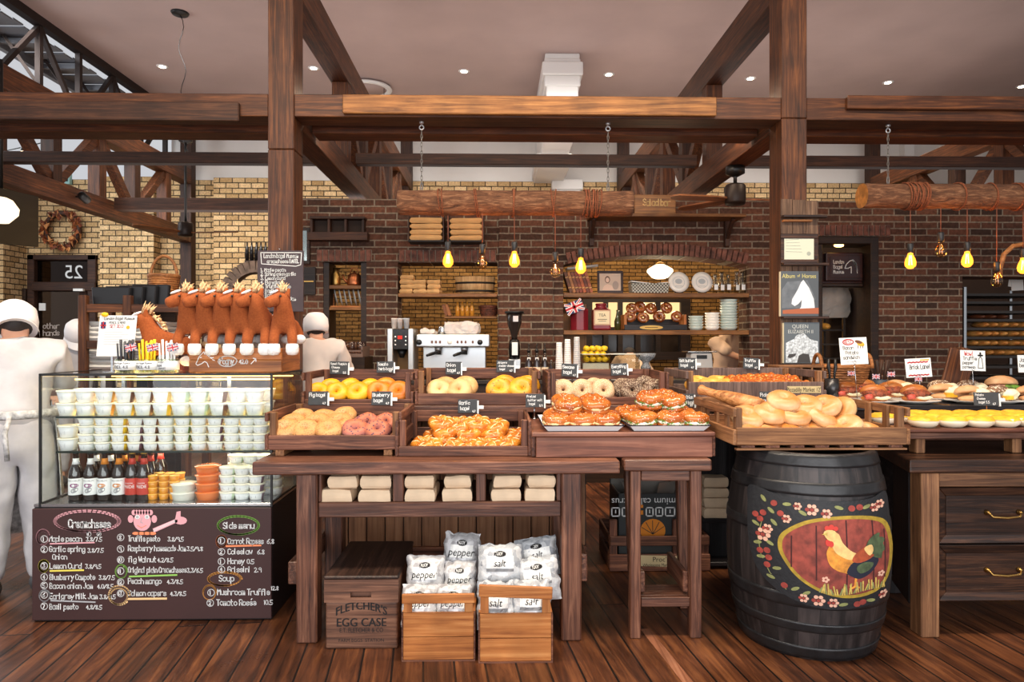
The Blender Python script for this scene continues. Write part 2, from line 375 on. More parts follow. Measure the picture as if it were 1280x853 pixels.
def smooth_outline(pts,step):
    """closed Catmull-Rom curve through pts, sampled every step"""
    out=[];k=len(pts)
    for i in range(k):
        p0,p1,p2,p3=pts[i-1],pts[i],pts[(i+1)%k],pts[(i+2)%k]
        m=max(1,int(sqrt((p2[0]-p1[0])**2+(p2[1]-p1[1])**2)/step))
        for q in range(m):
            t=q/m;out.append(tuple(.5*(2*p1[c]+(p2[c]-p0[c])*t+(2*p0[c]-5*p1[c]+4*p2[c]-p3[c])*t*t+(3*p1[c]-p0[c]-3*p2[c]+p3[c])*t**3)for c in(0,1)))
    return out
def star(mb,pts,fn,mi=0,n=0.0,rings=3):
    """fill a star-shaped outline with concentric rings so that it bends with its surface"""
    cx=sum(p[0]for p in pts)/len(pts);cy=sum(p[1]for p in pts)/len(pts);k=len(pts)
    vs=[fn(cx,cy,n)];fs=[]
    for r in range(1,rings+1):
        for p in pts:vs.append(fn(cx+(p[0]-cx)*r/rings,cy+(p[1]-cy)*r/rings,n))
    for i in range(k):
        j=(i+1)%k;fs.append((0,1+i,1+j))
        for r in range(rings-1):fs.append((1+r*k+i,1+(r+1)*k+i,1+(r+1)*k+j,1+r*k+j))
    mb.add(vs,fs,mi)
def disc(mb,cx,cy,rx,ry,fn,mi=0,n=0.0,rot=0,k=14,rings=2):
    star(mb,[(cx+rx*cos(2*pi*i/k)*cos(rot)-ry*sin(2*pi*i/k)*sin(rot),cy+rx*cos(2*pi*i/k)*sin(rot)+ry*sin(2*pi*i/k)*cos(rot))for i in range(k)],fn,mi,n,rings)
def font_mesh(txt,size,align='CENTER',extr=0.0):
    c=bpy.data.curves.new('lettering','FONT');c.body=txt;c.size=size;c.align_x=align;c.align_y='CENTER';c.extrude=extr;c.resolution_u=3
    o=bpy.data.objects.new('lettering',c);COL.objects.link(o)
    me=bpy.data.meshes.new_from_object(o.evaluated_get(bpy.context.evaluated_depsgraph_get()))
    bpy.data.objects.remove(o);bpy.data.curves.remove(c)
    return me
def add_font(mb,txt,size,fn,mi=0,cx=0,cy=0,sx=1.0,n=0.0,mirror=False,flip=False,align='CENTER',warp=None):
    me=font_mesh(txt,size,align)
    vs=[]
    for v in me.vertices:
        x,y=v.co.x*sx,v.co.y
        if flip:x,y=-x,-y
        if mirror:x=-x
        if warp:x,y=warp(x,y)
        vs.append(fn(cx+x,cy+y,n))
    mb.add(vs,[tuple(p.vertices)for p in me.polygons],mi)
    bpy.data.meshes.remove(me)
def skin(joints,bones,sub=2,root=0):
    """joints: list of (pos, radius); bones: index pairs -> smooth continuous mesh"""
    me=bpy.data.meshes.new('skin');me.from_pydata([j[0]for j in joints],bones,[]);o=bpy.data.objects.new('skin',me);COL.objects.link(o)
    m=o.modifiers.new('skin','SKIN');m.use_smooth_shade=True
    for i,j in enumerate(joints):
        r=j[1]if isinstance(j[1],(tuple,list))else(j[1],j[1])
        me.skin_vertices[0].data[i].radius=r;me.skin_vertices[0].data[i].use_root=(i==root)
    s=o.modifiers.new('sub','SUBSURF');s.levels=sub;s.render_levels=sub
    out=bpy.data.meshes.new_from_object(o.evaluated_get(bpy.context.evaluated_depsgraph_get()))
    bpy.data.objects.remove(o);bpy.data.meshes.remove(me)
    for p in out.polygons:p.use_smooth=True
    return out
# ================================================================ STRUCTURE
# ---- floor of dark planks, laid a few degrees off the room's axis
def floor_mat():
    m,t,b,N,L=nt('plank_floor')
    tc=N.new('ShaderNodeTexCoord');mp=N.new('ShaderNodeMapping');mp.inputs['Rotation'].default_value=(0,0,R(90-6.2));L.new(tc.outputs['Object'],mp.inputs['Vector'])
    br=N.new('ShaderNodeTexBrick');L.new(mp.outputs[0],br.inputs['Vector']);br.offset=.37
    for k,v in(('Scale',1),('Brick Width',1.7),('Row Height',.128),('Mortar Size',.0045),('Mortar Smooth',.1),('Bias',0)):br.inputs[k].default_value=v
    br.inputs['Color1'].default_value=(0,0,0,1);br.inputs['Color2'].default_value=(1,1,1,1);br.inputs['Mortar'].default_value=(.5,.5,.5,1)
    mu=N.new('ShaderNodeVectorMath');mu.operation='SCALE';mu.inputs['Scale'].default_value=9;L.new(br.outputs['Color'],mu.inputs[0])
    sc=N.new('ShaderNodeMapping');sc.inputs['Scale'].default_value=(2.2,26,1);L.new(mp.outputs[0],sc.inputs['Vector'])
    ad=N.new('ShaderNodeVectorMath');ad.operation='ADD';L.new(sc.outputs[0],ad.inputs[0]);L.new(mu.outputs[0],ad.inputs[1])
    n=N.new('ShaderNodeTexNoise');n.inputs['Scale'].default_value=1;n.inputs['Detail'].default_value=8;n.inputs['Roughness'].default_value=.65;n.inputs['Distortion'].default_value=.6;L.new(ad.outputs[0],n.inputs['Vector'])
    n2=N.new('ShaderNodeTexNoise');n2.inputs['Scale'].default_value=3.2;n2.inputs['Detail'].default_value=5;L.new(tc.outputs['Object'],n2.inputs['Vector'])
    r=ramp(N,[(.30,(32,17,11)),(.5,(80,44,25)),(.72,(122,74,42))]);L.new(n.outputs['Fac'],r.inputs[0])
    sp=N.new('ShaderNodeSeparateColor');L.new(br.outputs['Color'],sp.inputs[0])
    a1=N.new('ShaderNodeMath');a1.operation='MULTIPLY_ADD';a1.inputs[1].default_value=.5;a1.inputs[2].default_value=.35;L.new(sp.outputs[0],a1.inputs[0])
    a2=N.new('ShaderNodeMath');a2.operation='ADD';mr=N.new('ShaderNodeMapRange');mr.inputs[1].default_value=.35;mr.inputs[2].default_value=.65;mr.inputs[3].default_value=.15;mr.inputs[4].default_value=.65
    L.new(n2.outputs['Fac'],mr.inputs[0]);L.new(a1.outputs[0],a2.inputs[0]);L.new(mr.outputs[0],a2.inputs[1])
    hs=N.new('ShaderNodeHueSaturation');L.new(r.outputs[0],hs.inputs['Color']);L.new(a2.outputs[0],hs.inputs['Value'])
    gap=N.new('ShaderNodeMix');gap.data_type='RGBA';gap.inputs[7].default_value=lin((14,8,6));L.new(br.outputs['Fac'],gap.inputs[0]);L.new(hs.outputs[0],gap.inputs[6]);L.new(gap.outputs[2],b.inputs['Base Color'])
    rr=N.new('ShaderNodeMapRange');rr.inputs[1].default_value=.3;rr.inputs[2].default_value=.7;rr.inputs[3].default_value=.26;rr.inputs[4].default_value=.5;L.new(n2.outputs['Fac'],rr.inputs[0]);L.new(rr.outputs[0],b.inputs['Roughness'])
    b.inputs['Specular IOR Level'].default_value=.45
    iv=N.new('ShaderNodeMath');iv.operation='MULTIPLY_ADD';iv.inputs[1].default_value=-1;L.new(br.outputs['Fac'],iv.inputs[0])
    h=N.new('ShaderNodeMath');h.operation='MULTIPLY';h.inputs[1].default_value=.22;L.new(n.outputs['Fac'],h.inputs[0]);L.new(h.outputs[0],iv.inputs[2])
    bp=N.new('ShaderNodeBump');bp.inputs['Strength'].default_value=.5;bp.inputs['Distance'].default_value=.006;L.new(iv.outputs[0],bp.inputs['Height']);L.new(bp.outputs[0],b.inputs['Normal'])
    return m
struct('floor',MB().box(-11.5,12,-4,15.6,-.1,0),floor_mat())

PLASTER=flat('mauve_ceiling_paint',(188,166,160),.9,var=.03,vs=1.2)
a,b_=PG(806,787),PG(886,886);struct('trim_7',MB().prism([(a.x-.022,a.y),(a.x+.022,a.y),(b_.x+.022,b_.y),(b_.x-.022,b_.y)],.0003,.002,plane='xy'),wood('worn_inlay_board',(112,66,44),(156,100,72),(180,126,96),'y',.8,.45,.1))  # thin pale strip set on the floor, lighter than the planks
WALLW=flat('white_wall_paint',(226,222,216),.9,var=.02,vs=1.5)
TRIMW=flat('white_trim_paint',(236,234,230),.7)
struct('ceiling',MB().box(-6.1,12,1.0,13.3,5.7,5.85),PLASTER)
YB=brick('yellow_brick',(224,192,144),(178,144,98),(78,64,48),.235,.1,.010)
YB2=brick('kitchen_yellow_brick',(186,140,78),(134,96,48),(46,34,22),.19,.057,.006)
RB=brick('red_brick',(104,66,49),(60,43,35),(128,114,98),.245,.0745,.0085)
RBS=flat('red_brick_soldier',(104,66,54),.85,var=.3,vs=16,bump=.6)
MORT=flat('mortar',(140,126,112),.95,bump=.4,vs=60)

YD=13.0
dx0,dx1=PX(36,YD),PX(122,YD);dzt=PZ(319,YD,80)
w=MB();w.box(-11.4,dx0,YD,YD+.3,0,4.39);w.box(dx1,11.9,YD,YD+.3,0,4.39);w.box(dx0,dx1,YD,YD+.3,dzt,4.39)
w.box(PX(125,12.75),PX(192,12.75),12.75,YD,0,4.39)
w.box(PX(267,12.8),PX(350,12.8),12.8,YD,0,4.39)
w.box(-11.4,PX(4,12.4),12.4,YD,0,4.39)
struct('wall_back',w,YB)
w=MB();w.box(-6.1,11.9,YD+.06,YD+.3,4.39,5.7)
struct('wall_back_upper',w,WALLW)
w=MB();w.box(-6.1,-5.86,YD-.1,YD+.06,4.39,5.7)
struct('trim_1',w,TRIMW)
w=MB();w.box(PX(1130,12.9),PX(1142,12.9),12.88,13.06,4.39,5.7);struct('trim_2',w,TRIMW)
struct('wall_corridor',MB().box(-11.4,-5,15.2,15.4,0,4),flat('corridor_wall_paint',(150,132,116),.9))
struct('wall_right',MB().box(11.5,11.9,3,13.2,0,5.7),WALLW)

# white soffit and pilaster carried down from the ceiling
xa,xb=PX(683,10.3),PX(723,10.3)
w=MB();w.box(xa,xb,10.3,13.05,4.55,5.46);xm=(xa+xb)/2
pr=[(1.0,4.46),(1.1,4.5),(1.1,4.55)]
for z0,z1,e in((5.2,5.36,.03),(5.36,5.56,.065),(5.56,5.62,.03),(5.62,5.7,.02)):w.box(xa-e,xb+e,10.3-e,13.05,z0,z1)
for z0,z1,e in((4.42,4.55,.05),(4.36,4.42,.02)):w.box(xa-e-.03,xb+e,11.6,13.05,z0,z1)
w.box(PX(693,12.85),PX(726,12.85),12.85,13.05,0,4.4)
w.box(PX(690,12.8),PX(729,12.8),12.8,13.05,4.2,4.4)
struct('trim_3',w,TRIMW,bevel=.015)

# ---- red brick wall of the serving kitchen with its openings
RY=7.5
def rz(py):return PZ(py,RY)
def rx(px):return PX(px,RY)
ZT=2.905;TH=.34
w=MB()
def rb(pa,pb,z0,z1):w.box(rx(pa),rx(pb),RY,RY+TH,z0,z1)
rb(345,404,0,ZT);rb(404,458,rz(328),ZT);rb(404,458,0,.95);rb(458,497,0,ZT)
rb(497,622,rz(329),ZT);rb(497,622,0,.95);rb(622,704,0,ZT);rb(704,937,0,.95)
rb(937,1023,0,ZT);rb(1023,1098,rz(294),ZT);rb(1098,1203,0,ZT);rb(1203,1420,rz(345),ZT)
w.box(rx(624),rx(691),RY-.04,RY,0,ZT)
# wall above the segmental arch, in strips following the curve
def archz(px):t=(px-704)/(937-704)*2-1;return rz(331)+(rz(319)-rz(331))*(1-t*t)
for i in range(24):
    a,b=704+(937-704)*i/24,704+(937-704)*(i+1)/24
    za,zb=archz(a),archz(b);x0,x1=rx(a),rx(b)
    w.add([(x0,RY,za),(x1,RY,zb),(x1,RY,ZT),(x0,RY,ZT),(x0,RY+TH,za),(x1,RY+TH,zb),(x1,RY+TH,ZT),(x0,RY+TH,ZT)],
          [(0,1,2,3),(5,4,7,6),(4,5,1,0),(3,2,6,7)])
struct('wall_kitchen_front',w,RB)
w=MB()
def soldier(pa,pb,ya,yb,n):
    x0,x1,z0,z1=rx(pa),rx(pb),rz(yb),rz(ya);w.box(x0,x1,RY-.012,RY,z0,z1,1);s=(x1-x0)/n
    for i in range(n):w.box(x0+s*i+.006,x0+s*(i+1)-.006,RY-.028-rnd(0,.006),RY-.012,z0+.004,z1-.004,0)
soldier(396,465,313,328,9);soldier(499,620,313,328,16);soldier(1016,1112,280,294,14)
n=34
for i in range(n):
    a,b=706+(936-706)*i/n,706+(936-706)*(i+1)/n;m=(a+b)/2;t=(m-704)/233*2-1
    ang=-t*.26;c=(rx(m)-.02*t*0,RY-.012,archz(m)+.062)
    w.obox((rx(m)-t*.016,RY-.014,archz(m)+.064),(rx(b)-rx(a)-.011,.035,.124),(0,-ang,0),0)
struct('trim_4',w,[RBS,MORT],bevel=.004)
# kitchen behind the openings
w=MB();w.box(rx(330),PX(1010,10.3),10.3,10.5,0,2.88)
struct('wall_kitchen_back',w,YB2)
struct('wall_kitchen_side',MB().box(4.3,4.5,RY+TH,12.6,0,2.88),flat('dark_brown_paint',(52,36,28),.8))
FRB=wood('burgundy_door_paint',(30,12,10),(52,24,20),(70,34,28),'x',.6,.35,.1)
FRD=wood('dark_frame_wood',(24,15,10),(44,28,18),(66,44,28),'x',.6,.5,.15)
struct('beam_11',MB().box(.2,4.2,8.35,8.47,2.72,2.86),FRD)
# window in the kitchen's back wall (behind the bagel box)
Yk=10.24
a=ob('window_1',MB().box(PX(728,Yk),PX(862,Yk),Yk-.05,Yk+.05,PZ(378,Yk),PZ(370,Yk)).box(PX(728,Yk),PX(862,Yk),Yk-.05,Yk+.05,PZ(450,Yk),PZ(440,Yk))
   .box(PX(728,Yk),PX(740,Yk),Yk-.05,Yk+.05,PZ(440,Yk),PZ(378,Yk)).box(PX(850,Yk),PX(862,Yk),Yk-.05,Yk+.05,PZ(440,Yk),PZ(378,Yk)),FRD);a['kind']='structure'
mb=MB()
for p in(757,775,797,822):mb.box(PX(p-3,Yk),PX(p+3,Yk),Yk-.04,Yk+.03,PZ(440,Yk),PZ(378,Yk))
mb.box(PX(740,Yk),PX(850,Yk),Yk-.04,Yk+.03,PZ(414,Yk),PZ(409,Yk));ob('glazing_bar',mb,FRD,a)
ob('window_pane',MB().box(PX(740,Yk),PX(850,Yk),Yk+.03,Yk+.04,PZ(409,Yk),PZ(378,Yk)),emit('lit_window',(255,214,150),1.0),a)
ob('lower_pane',MB().box(PX(740,Yk),PX(850,Yk),Yk+.03,Yk+.04,PZ(440,Yk),PZ(414,Yk)),flat('dark_glass',(30,24,20),.15),a)

# ---- door with a transom at the far left
Yd=13.05
d=ob('door_1',MB().box(dx0,dx0+.13,YD-.06,YD+.2,0,dzt).box(dx1-.16,dx1,YD-.06,YD+.2,0,dzt).box(dx0,dx1,YD-.06,YD+.2,dzt-.1,dzt)
       .box(dx0+.1,dx1,YD-.08,YD+.2,PZ(365,YD),PZ(354,YD)),TIMBERD('x'),bevel=.012);d['kind']='structure'
ob('door_glass',MB().box(dx0+.13,dx1-.16,Yd,Yd+.01,0,PZ(365,YD)),glass('door_glass',(214,206,198),1.0),d)
ob('transom_glass',MB().box(dx0+.13,dx1-.16,Yd,Yd+.01,PZ(354,YD),dzt-.1),glass('transom_glass',(150,130,112),1.0),d)
mb=MB();add_font(mb,'25',.36,plane_fn(P(92,341,Yd-.02),(1,0,0),(0,0,1),(0,-1,0)),mirror=True,sx=1.0)
ob('house_number',mb,emit('white_vinyl',(235,235,235),.55),d)  # number glows by its own emission although it is no lamp
ob('door_stile',MB().box(dx1-.34,dx1-.2,YD,YD+.08,0,PZ(365,YD)),TIMBERD('z'),d,bevel=.006)
ob('door_closer',MB().box(PX(97,YD),PX(109,YD),YD-.14,YD-.07,PZ(365.5,YD),PZ(362.5,YD)),WHITE,d)
mb=MB();f=plane_fn(P(54,411,Yd-.01),(1,0,0),(0,0,1),(0,-1,0))
for i,s in enumerate(('other','hands')):write(mb,s,0,-.13*i,.1,f)
ob('door_lettering',mb,flat('faded_lettering',(205,190,178),.8),d)
mb=MB().box(PX(50,Yd),PX(58,Yd),Yd-.03,Yd-.012,PZ(389,Yd),PZ(380,Yd));ob('door_notice',mb,PAPER,d)
a=ob('door_2',MB().box(PX(4,YD),PX(9,YD),YD-.12,YD,0,PZ(362,YD)).box(PX(32,YD),PX(37,YD),YD-.12,YD,0,PZ(362,YD)).box(PX(9,YD),PX(32,YD),YD-.12,YD,PZ(369,YD),PZ(362,YD)).box(PX(9,YD),PX(32,YD),YD-.08,YD,0,PZ(369,YD)),FRD,bevel=.01)
a['kind']='structure';ob('door_panel',MB().box(PX(14,YD),PX(28,YD),YD-.1,YD-.07,PZ(396,YD),PZ(374,YD)),wood('grey_brown_panel',(60,48,38),(96,78,62),(120,98,80),'z',.6),a)
a=struct('window_2',MB().box(PX(82,YD),PX(91,YD),YD-.1,YD-.02,PZ(234,YD),PZ(217,YD)),flat('teal_window_frame',(150,196,190),.4))
ob('window_pane',MB().box(PX(84,YD),PX(89,YD),YD-.11,YD-.09,PZ(231,YD),PZ(220,YD)),flat('dark_glass',(30,24,20),.15),a)

# ---- doorway into the bakery (right)
zt=rz(294);x0,x1=rx(1023),rx(1098)
d=ob('door_3',MB().box(x0,x0+.06,RY+.02,RY+.3,0,zt).box(x1-.09,x1,RY-.015,RY+.3,0,zt).box(x0,x1,RY-.01,RY+.3,zt-.09,zt).box(x0+.06,x1-.09,RY+.14,RY+.24,rz(357),rz(352)),FRD,bevel=.01);d['kind']='structure'
ob('transom_panel',MB().box(x0+.06,x1-.09,RY+.18,RY+.22,rz(352),rz(313)),FRB,d)
struct('wall_bakery',MB().box(4.6,12,12.2,12.4,0,2.88),flat('bakery_dark_wall',(58,40,30),.9))

# ---- atrium canopy outside the ceiling's left edge
st=MB();X=-6.16
st.box(X-.06,X+.06,5,13.2,5.58,5.72);st.box(X-.05,X+.05,5,13.2,4.50,4.60)
Ys=[9.3+.87*k for k in range(-3,5)]
for k,y in enumerate(Ys):
    st.box(X-.035,X+.035,y-.035,y+.035,4.55,5.6)
    if k<len(Ys)-1:
        st.beam((X,y,5.58 if k%2 else 4.56),(X,y+.87,4.56 if k%2 else 5.58),.06,.06)
        st.beam((X-.5,y,5.5),(X,y+.3,4.6),.04,.04)
tag(ob('steel_truss',st,flat('rust_black_steel',(40,28,24),.6,.3)),'dark steel lattice truss along the ceiling edge at top left','truss')
mb=MB()
for k in range(40):
    y0=5+k*.205;mb.box(-6.8,-6.22,y0,y0+.19,5.47+(.02 if k%2 else 0),5.49+(.02 if k%2 else 0))
for y in Ys:mb.box(-6.8,-6.22,y+.1,y+.16,5.40,5.47)
mb.box(-6.86,-6.78,5,13.2,5.36,5.5)
struct('ceiling_canopy',mb,flat('galvanised_sheet',(120,122,128),.5,.4))

# ---- timber posts
PY,PW,PD=5.3,.2,.25
XT=[-5.66,(PX(335,PY)+PX(367,PY))/2,(PX(977,PY)+PX(1009,PY))/2,7.0]
for k,x in enumerate(XT):
    nm='pillar_%d'%(k+1)
    if k in(1,2):
        p=struct(nm,MB().box(x-PW/2,x+PW/2,PY,PY+PD,0,PZ(188 if k==1 else 145,PY)-.003).box(x-PW/2,x+PW/2,PY,PY+PD,PZ(188 if k==1 else 145,PY),5.7),TIMBER('z'),bevel=.006)
    p2=struct('pillar_back_%d'%(k+1),MB().box(x-.1,x+.1,12.505,12.7,0,5.69),TIMBERD('z'),bevel=.006)
# ---- long beams across the front (two lines) and the purlins behind
BZ0,BZ1=PZ(147,PY),PZ(119,PY)
segsx=[(-6.6,XT[1]-PW/2),(XT[1]+PW/2,XT[2]-PW/2),(XT[2]+PW/2,8.2)]
for k,(a,b)in enumerate(segsx):struct('beam_%d'%(k+1),MB().box(a,b,PY+.01,PY+.24,BZ0,BZ1),TIMBER('x'),bevel=.005)
segb=[(-5.55,XT[1]-.12),(XT[1]+.12,XT[2]-.12),(XT[2]+.12,XT[3]-.12)]
for k,(a,b)in enumerate(segb):
    struct('beam_%d'%(k+4),MB().box(a,b,5.74,5.96,BZ0-.0,BZ1-.02),TIMBER('x'),bevel=.005)
    struct('beam_%d'%(k+7),MB().box(a,b,7.5,7.62,3.29,3.41),TIMBERD('x'),bevel=.005)
struct('beam_10',MB().box(-5.5,XT[1]-.12,9.9,10.1,PZ(264,9.9),PZ(249,9.9)),TIMBERD('x'),bevel=.005)
for(pa,pb,ya,yb,mt,lab)in((-60,298,126,150,TIMBERD('x'),'long dark rough plank nailed along the left front beam'),(428,896,119.5,143,TIMBERL('x'),'long pale mottled plank nailed along the middle front beam'),(1060,1400,120,137,TIMBER('x'),'long brown plank nailed along the right front beam')):
    yy=PY-.035
    tag(ob('beam_plank',MB().box(PX(pa,yy),PX(pb,yy),yy,PY+.009,PZ(yb,yy,(pa+pb)/2),PZ(ya,yy,(pa+pb)/2)),mt,bevel=.006),lab,'plank','planks along the front beams')
# ---- roof trusses running back from the posts
def truss(x,label):
    r=thing('roof_truss',label,'truss',(x,PY,3.0),group='timber roof trusses')
    y0=PY+PD+.005 if x not in(XT[0],XT[3])else 4.6;y1=12.5
    zb0,zb1,zt0,zt1=3.05,3.28,4.1,4.38
    if x==XT[0]:zb0,zb1,zt0,zt1=3.14,3.38,4.2,4.48
    ob('bottom_chord',MB().box(x-.1,x+.1,y0,y1,zb0,zb1),TIMBER('y'),r,.006,True)
    ob('top_chord',MB().box(x-.1,x+.1,y0-(1.2 if x in(XT[1],XT[2])else 0)+(1.2 if x in(XT[1],XT[2])else 0),y1,zt0,zt1),TIMBER('y'),r,.006,True)
    ys=[7.35+.97*k for k in range(6)]
    if x==XT[0]:ys=[7.8,8.78,9.77,10.7,11.7]
    for k,y in enumerate(ys):
        ob('upright',MB().box(x-.085,x+.085,y-.085,y+.085,zb1,zt0),TIMBER('z')if k%2==0 else TIMBERD('z'),r,.005,True)
        if k<len(ys)-1:
            ya,yb=y+.085,ys[k+1]-.085
            p,q=((x,ya,zt0-.02),(x,yb,zb1+.02))if k%2==0 else((x,ya,zb1+.02),(x,yb,zt0-.02))
            ob('brace',MB().beam(p,q,.12,.12),TIMBER('y'),r,.005,True)
for x,l in zip(XT,('timber roof truss at the far left under the dark steel lattice','timber roof truss running back from the left brown post','timber roof truss running back from the right brown post','timber roof truss at the far right above the second hanging log')):truss(x,l)

# ---- ceiling downlights
dl=None
for i,(px,py)in enumerate(((203,83),(392,85),(580,89),(761,93),(938,98),(1110,103),(1277,108))):
    g=PG(px,py,5.7);lab='small round recessed downlight, %s from left along the mauve ceiling'%ORD[i]
    if dl is None:
        dl=thing('downlight',lab,'ceiling light',g,group='ceiling downlights')
        ob('trim_ring',MB().lathe([(.05,-.006),(.085,-.008),(.09,0)],24),TRIMW,dl)
        ob('lamp_lens',MB().lathe([(0,-.012),(.05,-.012),(.052,-.004)],20),emit('downlight_glow',(255,236,205),14),dl)
        r=dl
    else:r=clone(dl,g,label=lab)
    l=bpy.data.lights.new('downlight_beam','SPOT');l.energy=150;l.spot_size=R(95);l.spot_blend=.6;l.color=(1,.84,.64);l.shadow_soft_size=.06
    o=bpy.data.objects.new('downlight_beam',l);COL.objects.link(o);o.location=g+Vector((0,0,-.03))
# ring lamp and bare cord canopies
g=PG(460,108,5.7)
t=thing('ring_lamp','white ring shaped flush ceiling lamp above left brown post','ceiling light',g)
ob('ring',MB().torus(.36,.05,36,8,(0,0,-.05),sz=.6),TRIMW,t);ob('mount_plate',MB().lathe([(0,-.05),(.3,-.05),(.3,0)],30),PLASTER,t)
g=PG(225,16,5.7);t=thing('cord_pendant','black ceiling rose with long thin wavy cord','ceiling rose',g)
ob('canopy',MB().lathe([(0,-.03),(.1,-.025),(.115,0)],20),BLACK,t)
ob('cord',MB().tube([(.04*sin(k*.9)+.012*k*.35,0,-.02-k*.085)for k in range(24)],.005,6),BLACK,t)
g=PG(480,107,5.7);t=thing('ceiling_rose','small black ceiling rose with short straight cord','ceiling rose',g)
ob('canopy',MB().lathe([(0,-.03),(.09,-.025),(.1,0)],20),BLACK,t);ob('cord',MB().tube([(0,0,-.02),(.005,0,-.9)],.006,6),BLACK,t)
# ================================================================ FURNITURE
# ---------------------------------------------------------------- glass display case
CY0,CY1=3.33,3.84
CX0,CX1=PX(42,CY0),-1.092
CZB,CZT=PZ(634,CY0,200),PZ(470,CY0,200)
case=thing('display_case','glass display case on dark chalk painted base full of white tubs','display case',((CX0+CX1)/2,(CY0+CY1)/2,0))
MENU=flat('menu_board_brown',(58,31,29),.55,var=.05,vs=3)
ob('base',MB().box(CX0,CX1,CY0,CY1,0,CZB),flat('black_base_panel',(30,24,24),.5),case,.004,True,label='black base cabinet')
ob('menu_panel',MB().box(CX0,CX1,CY0-.012,CY0-.001,.01,CZB-.004),MENU,case,.002,True)
ob('floor_tray',MB().box(CX0,CX1,CY0,CY1,CZB+.001,CZB+.016),STEEL,case,.002,True)
GX0,GX1=PX(50,CY0),CX1-.004
ob('front_glass',MB().box(GX0,GX1,CY0+.004,CY0+.01,CZB+.016,CZT),GLASS,case,0,True)
ob('side_glass',MB().box(GX0,GX0+.006,CY0+.011,CY1,CZB+.016,CZT),GLASS,case,0,True)
ob('side_glass',MB().box(GX1-.006,GX1,CY0+.011,CY1,CZB+.016,CZT),GLASS,case,0,True)
ob('top_glass',MB().box(GX0,GX1,CY0+.004,CY1,CZT+.001,CZT+.009),GLASS,case,0,True)
bl=MB()
for x in(GX0,GX1):bl.box(x-.005,x+.005,CY0-.002,CY0+.008,CZB,CZT+.01)
bl.box(GX0,GX1,CY0-.002,CY0+.006,CZT,CZT+.011)
for x in(GX0,GX1):bl.box(x-.004,x+.004,CY0,CY1,CZT,CZT+.011);bl.box(x-.004,x+.004,CY0,CY1,CZB+.014,CZB+.022)
bl.box(GX0,GX1,CY1-.02,CY1,CZT-.02,CZT)
ob('black_edging',bl,BLACK,case,0,True)
SZ1,SZ2=PZ(520.5,CY0+.05,200),PZ(564,CY0+.05,200)
sh=glass('shelf_glass',(246,252,248),1.0)
SX0=PX(72,CY0+.06)
for z,nm in((SZ1,'upper'),(SZ2,'lower')):
    s=ob('shelf',MB().box(SX0,GX1-.01,CY0+.05,CY1-.04,z-.008,z),sh,case,0,True)
    ob('shelf_trim',MB().box(SX0,GX1-.01,CY0+.046,CY0+.05,z-.009,z+.001),flat('dark_green_glass_edge',(28,40,34),.2),s,0,False).location=-Vector(case.location)
for z in(CZT-.03,SZ1-.02):
    for y in(CY0+.12,CY1-.07):
        ob('light_strip',MB().box(GX0+.1,GX1-.03,y-.012,y+.012,z+.004,z+.01),emit('warm_led_strip',(255,200,105),5),case,0,True)
ob('rear_frame',MB().box(GX0+.12,GX0+.14,CY1-.02,CY1,CZB+.02,CZT-.02).box(-1.5,-1.48,CY1-.02,CY1,CZB+.02,CZT-.02).box(GX0,GX1,CY1-.02,CY1,CZB+.016,CZB+.05),STEEL,case,0,True)
for z,e,y in((CZT-.05,2.4,CY0+.2),(SZ1-.03,1.8,CY0+.2),(SZ2-.02,1.6,CY0+.2)):
    l=bpy.data.lights.new('case_light','AREA');l.shape='RECTANGLE';l.size=1.0;l.size_y=.05;l.energy=e;l.color=(1,.86,.6)
    o=bpy.data.objects.new('case_light',l);COL.objects.link(o);o.location=((GX0+GX1)/2,y,z)
# chalk menu lettering
fy=CY0-.012
def mfn(x,y,n=0.0):p=P(x,y,fy);return Vector((p.x,fy-.0014-n,p.z))
def mpx(x,y,n=0.0):return mfn(x,-y,n)  # stroke space: y up, pixels
CW=[CHALK,flat('pink_chalk',(226,164,170),.9),flat('yellow_chalk',(232,214,90),.9),flat('green_chalk',(150,200,96),.9),flat('orange_chalk',(238,140,96),.9),flat('peach_chalk',(240,196,140),.9),flat('amber_chalk',(216,150,80),.9),flat('grey_chalk',(170,170,172),.9)]
mb=MB()
def T(s,x,y,h,**k):h*=.86;write(mb,s,x,-y,h,mpx,w=max(.85,h*.145),jit=.03,**k)
def NUM(s,x,y,r=4.2):oval(mb,x,-y,r,r,.8,mpx,0,.0002,k=14);write(mb,s,x-1.8-(1.3 if len(s)>1 else 0),-y-2.5,5,mpx,w=1.1,n=.0002,maxw=6)
T('Creamcheese',86,660,12,maxw=53)
for a,s in enumerate(('Maple pecan','Garlic spring')):T(s,62,(677,690)[a],8,maxw=(41,45)[a])
T('3.8/7.5',108,677,6);T('3.8/7.5',110,691,6);T('Onion',66,699.5,7.5)
for s,y,mw,pr,pxx in(('Lemon Curd',711,40,'3.8/9.5',107),('Blueberry Compote',725,57,'3.8/7.5',124),('Bacon onion Jam',736,54,'4.0/8.5',122),('Earlgrey Milk Jam',749,60,'3.8/9.5',125),('Basil pesto',762,36,'4.8/8.5',108)):
    T(s,62.5,y,8,maxw=mw);T(pr,pxx,y,6)
for s,y in(('1',674),('2',687),('3',707.5),('4',721.5),('5',732),('6',744),('7',758)):NUM(s,55.5,y)
for s,y in(('8',672),('9',686.5),('10',700),('11',714),('12',728),('13',742)):NUM(s,151,y)
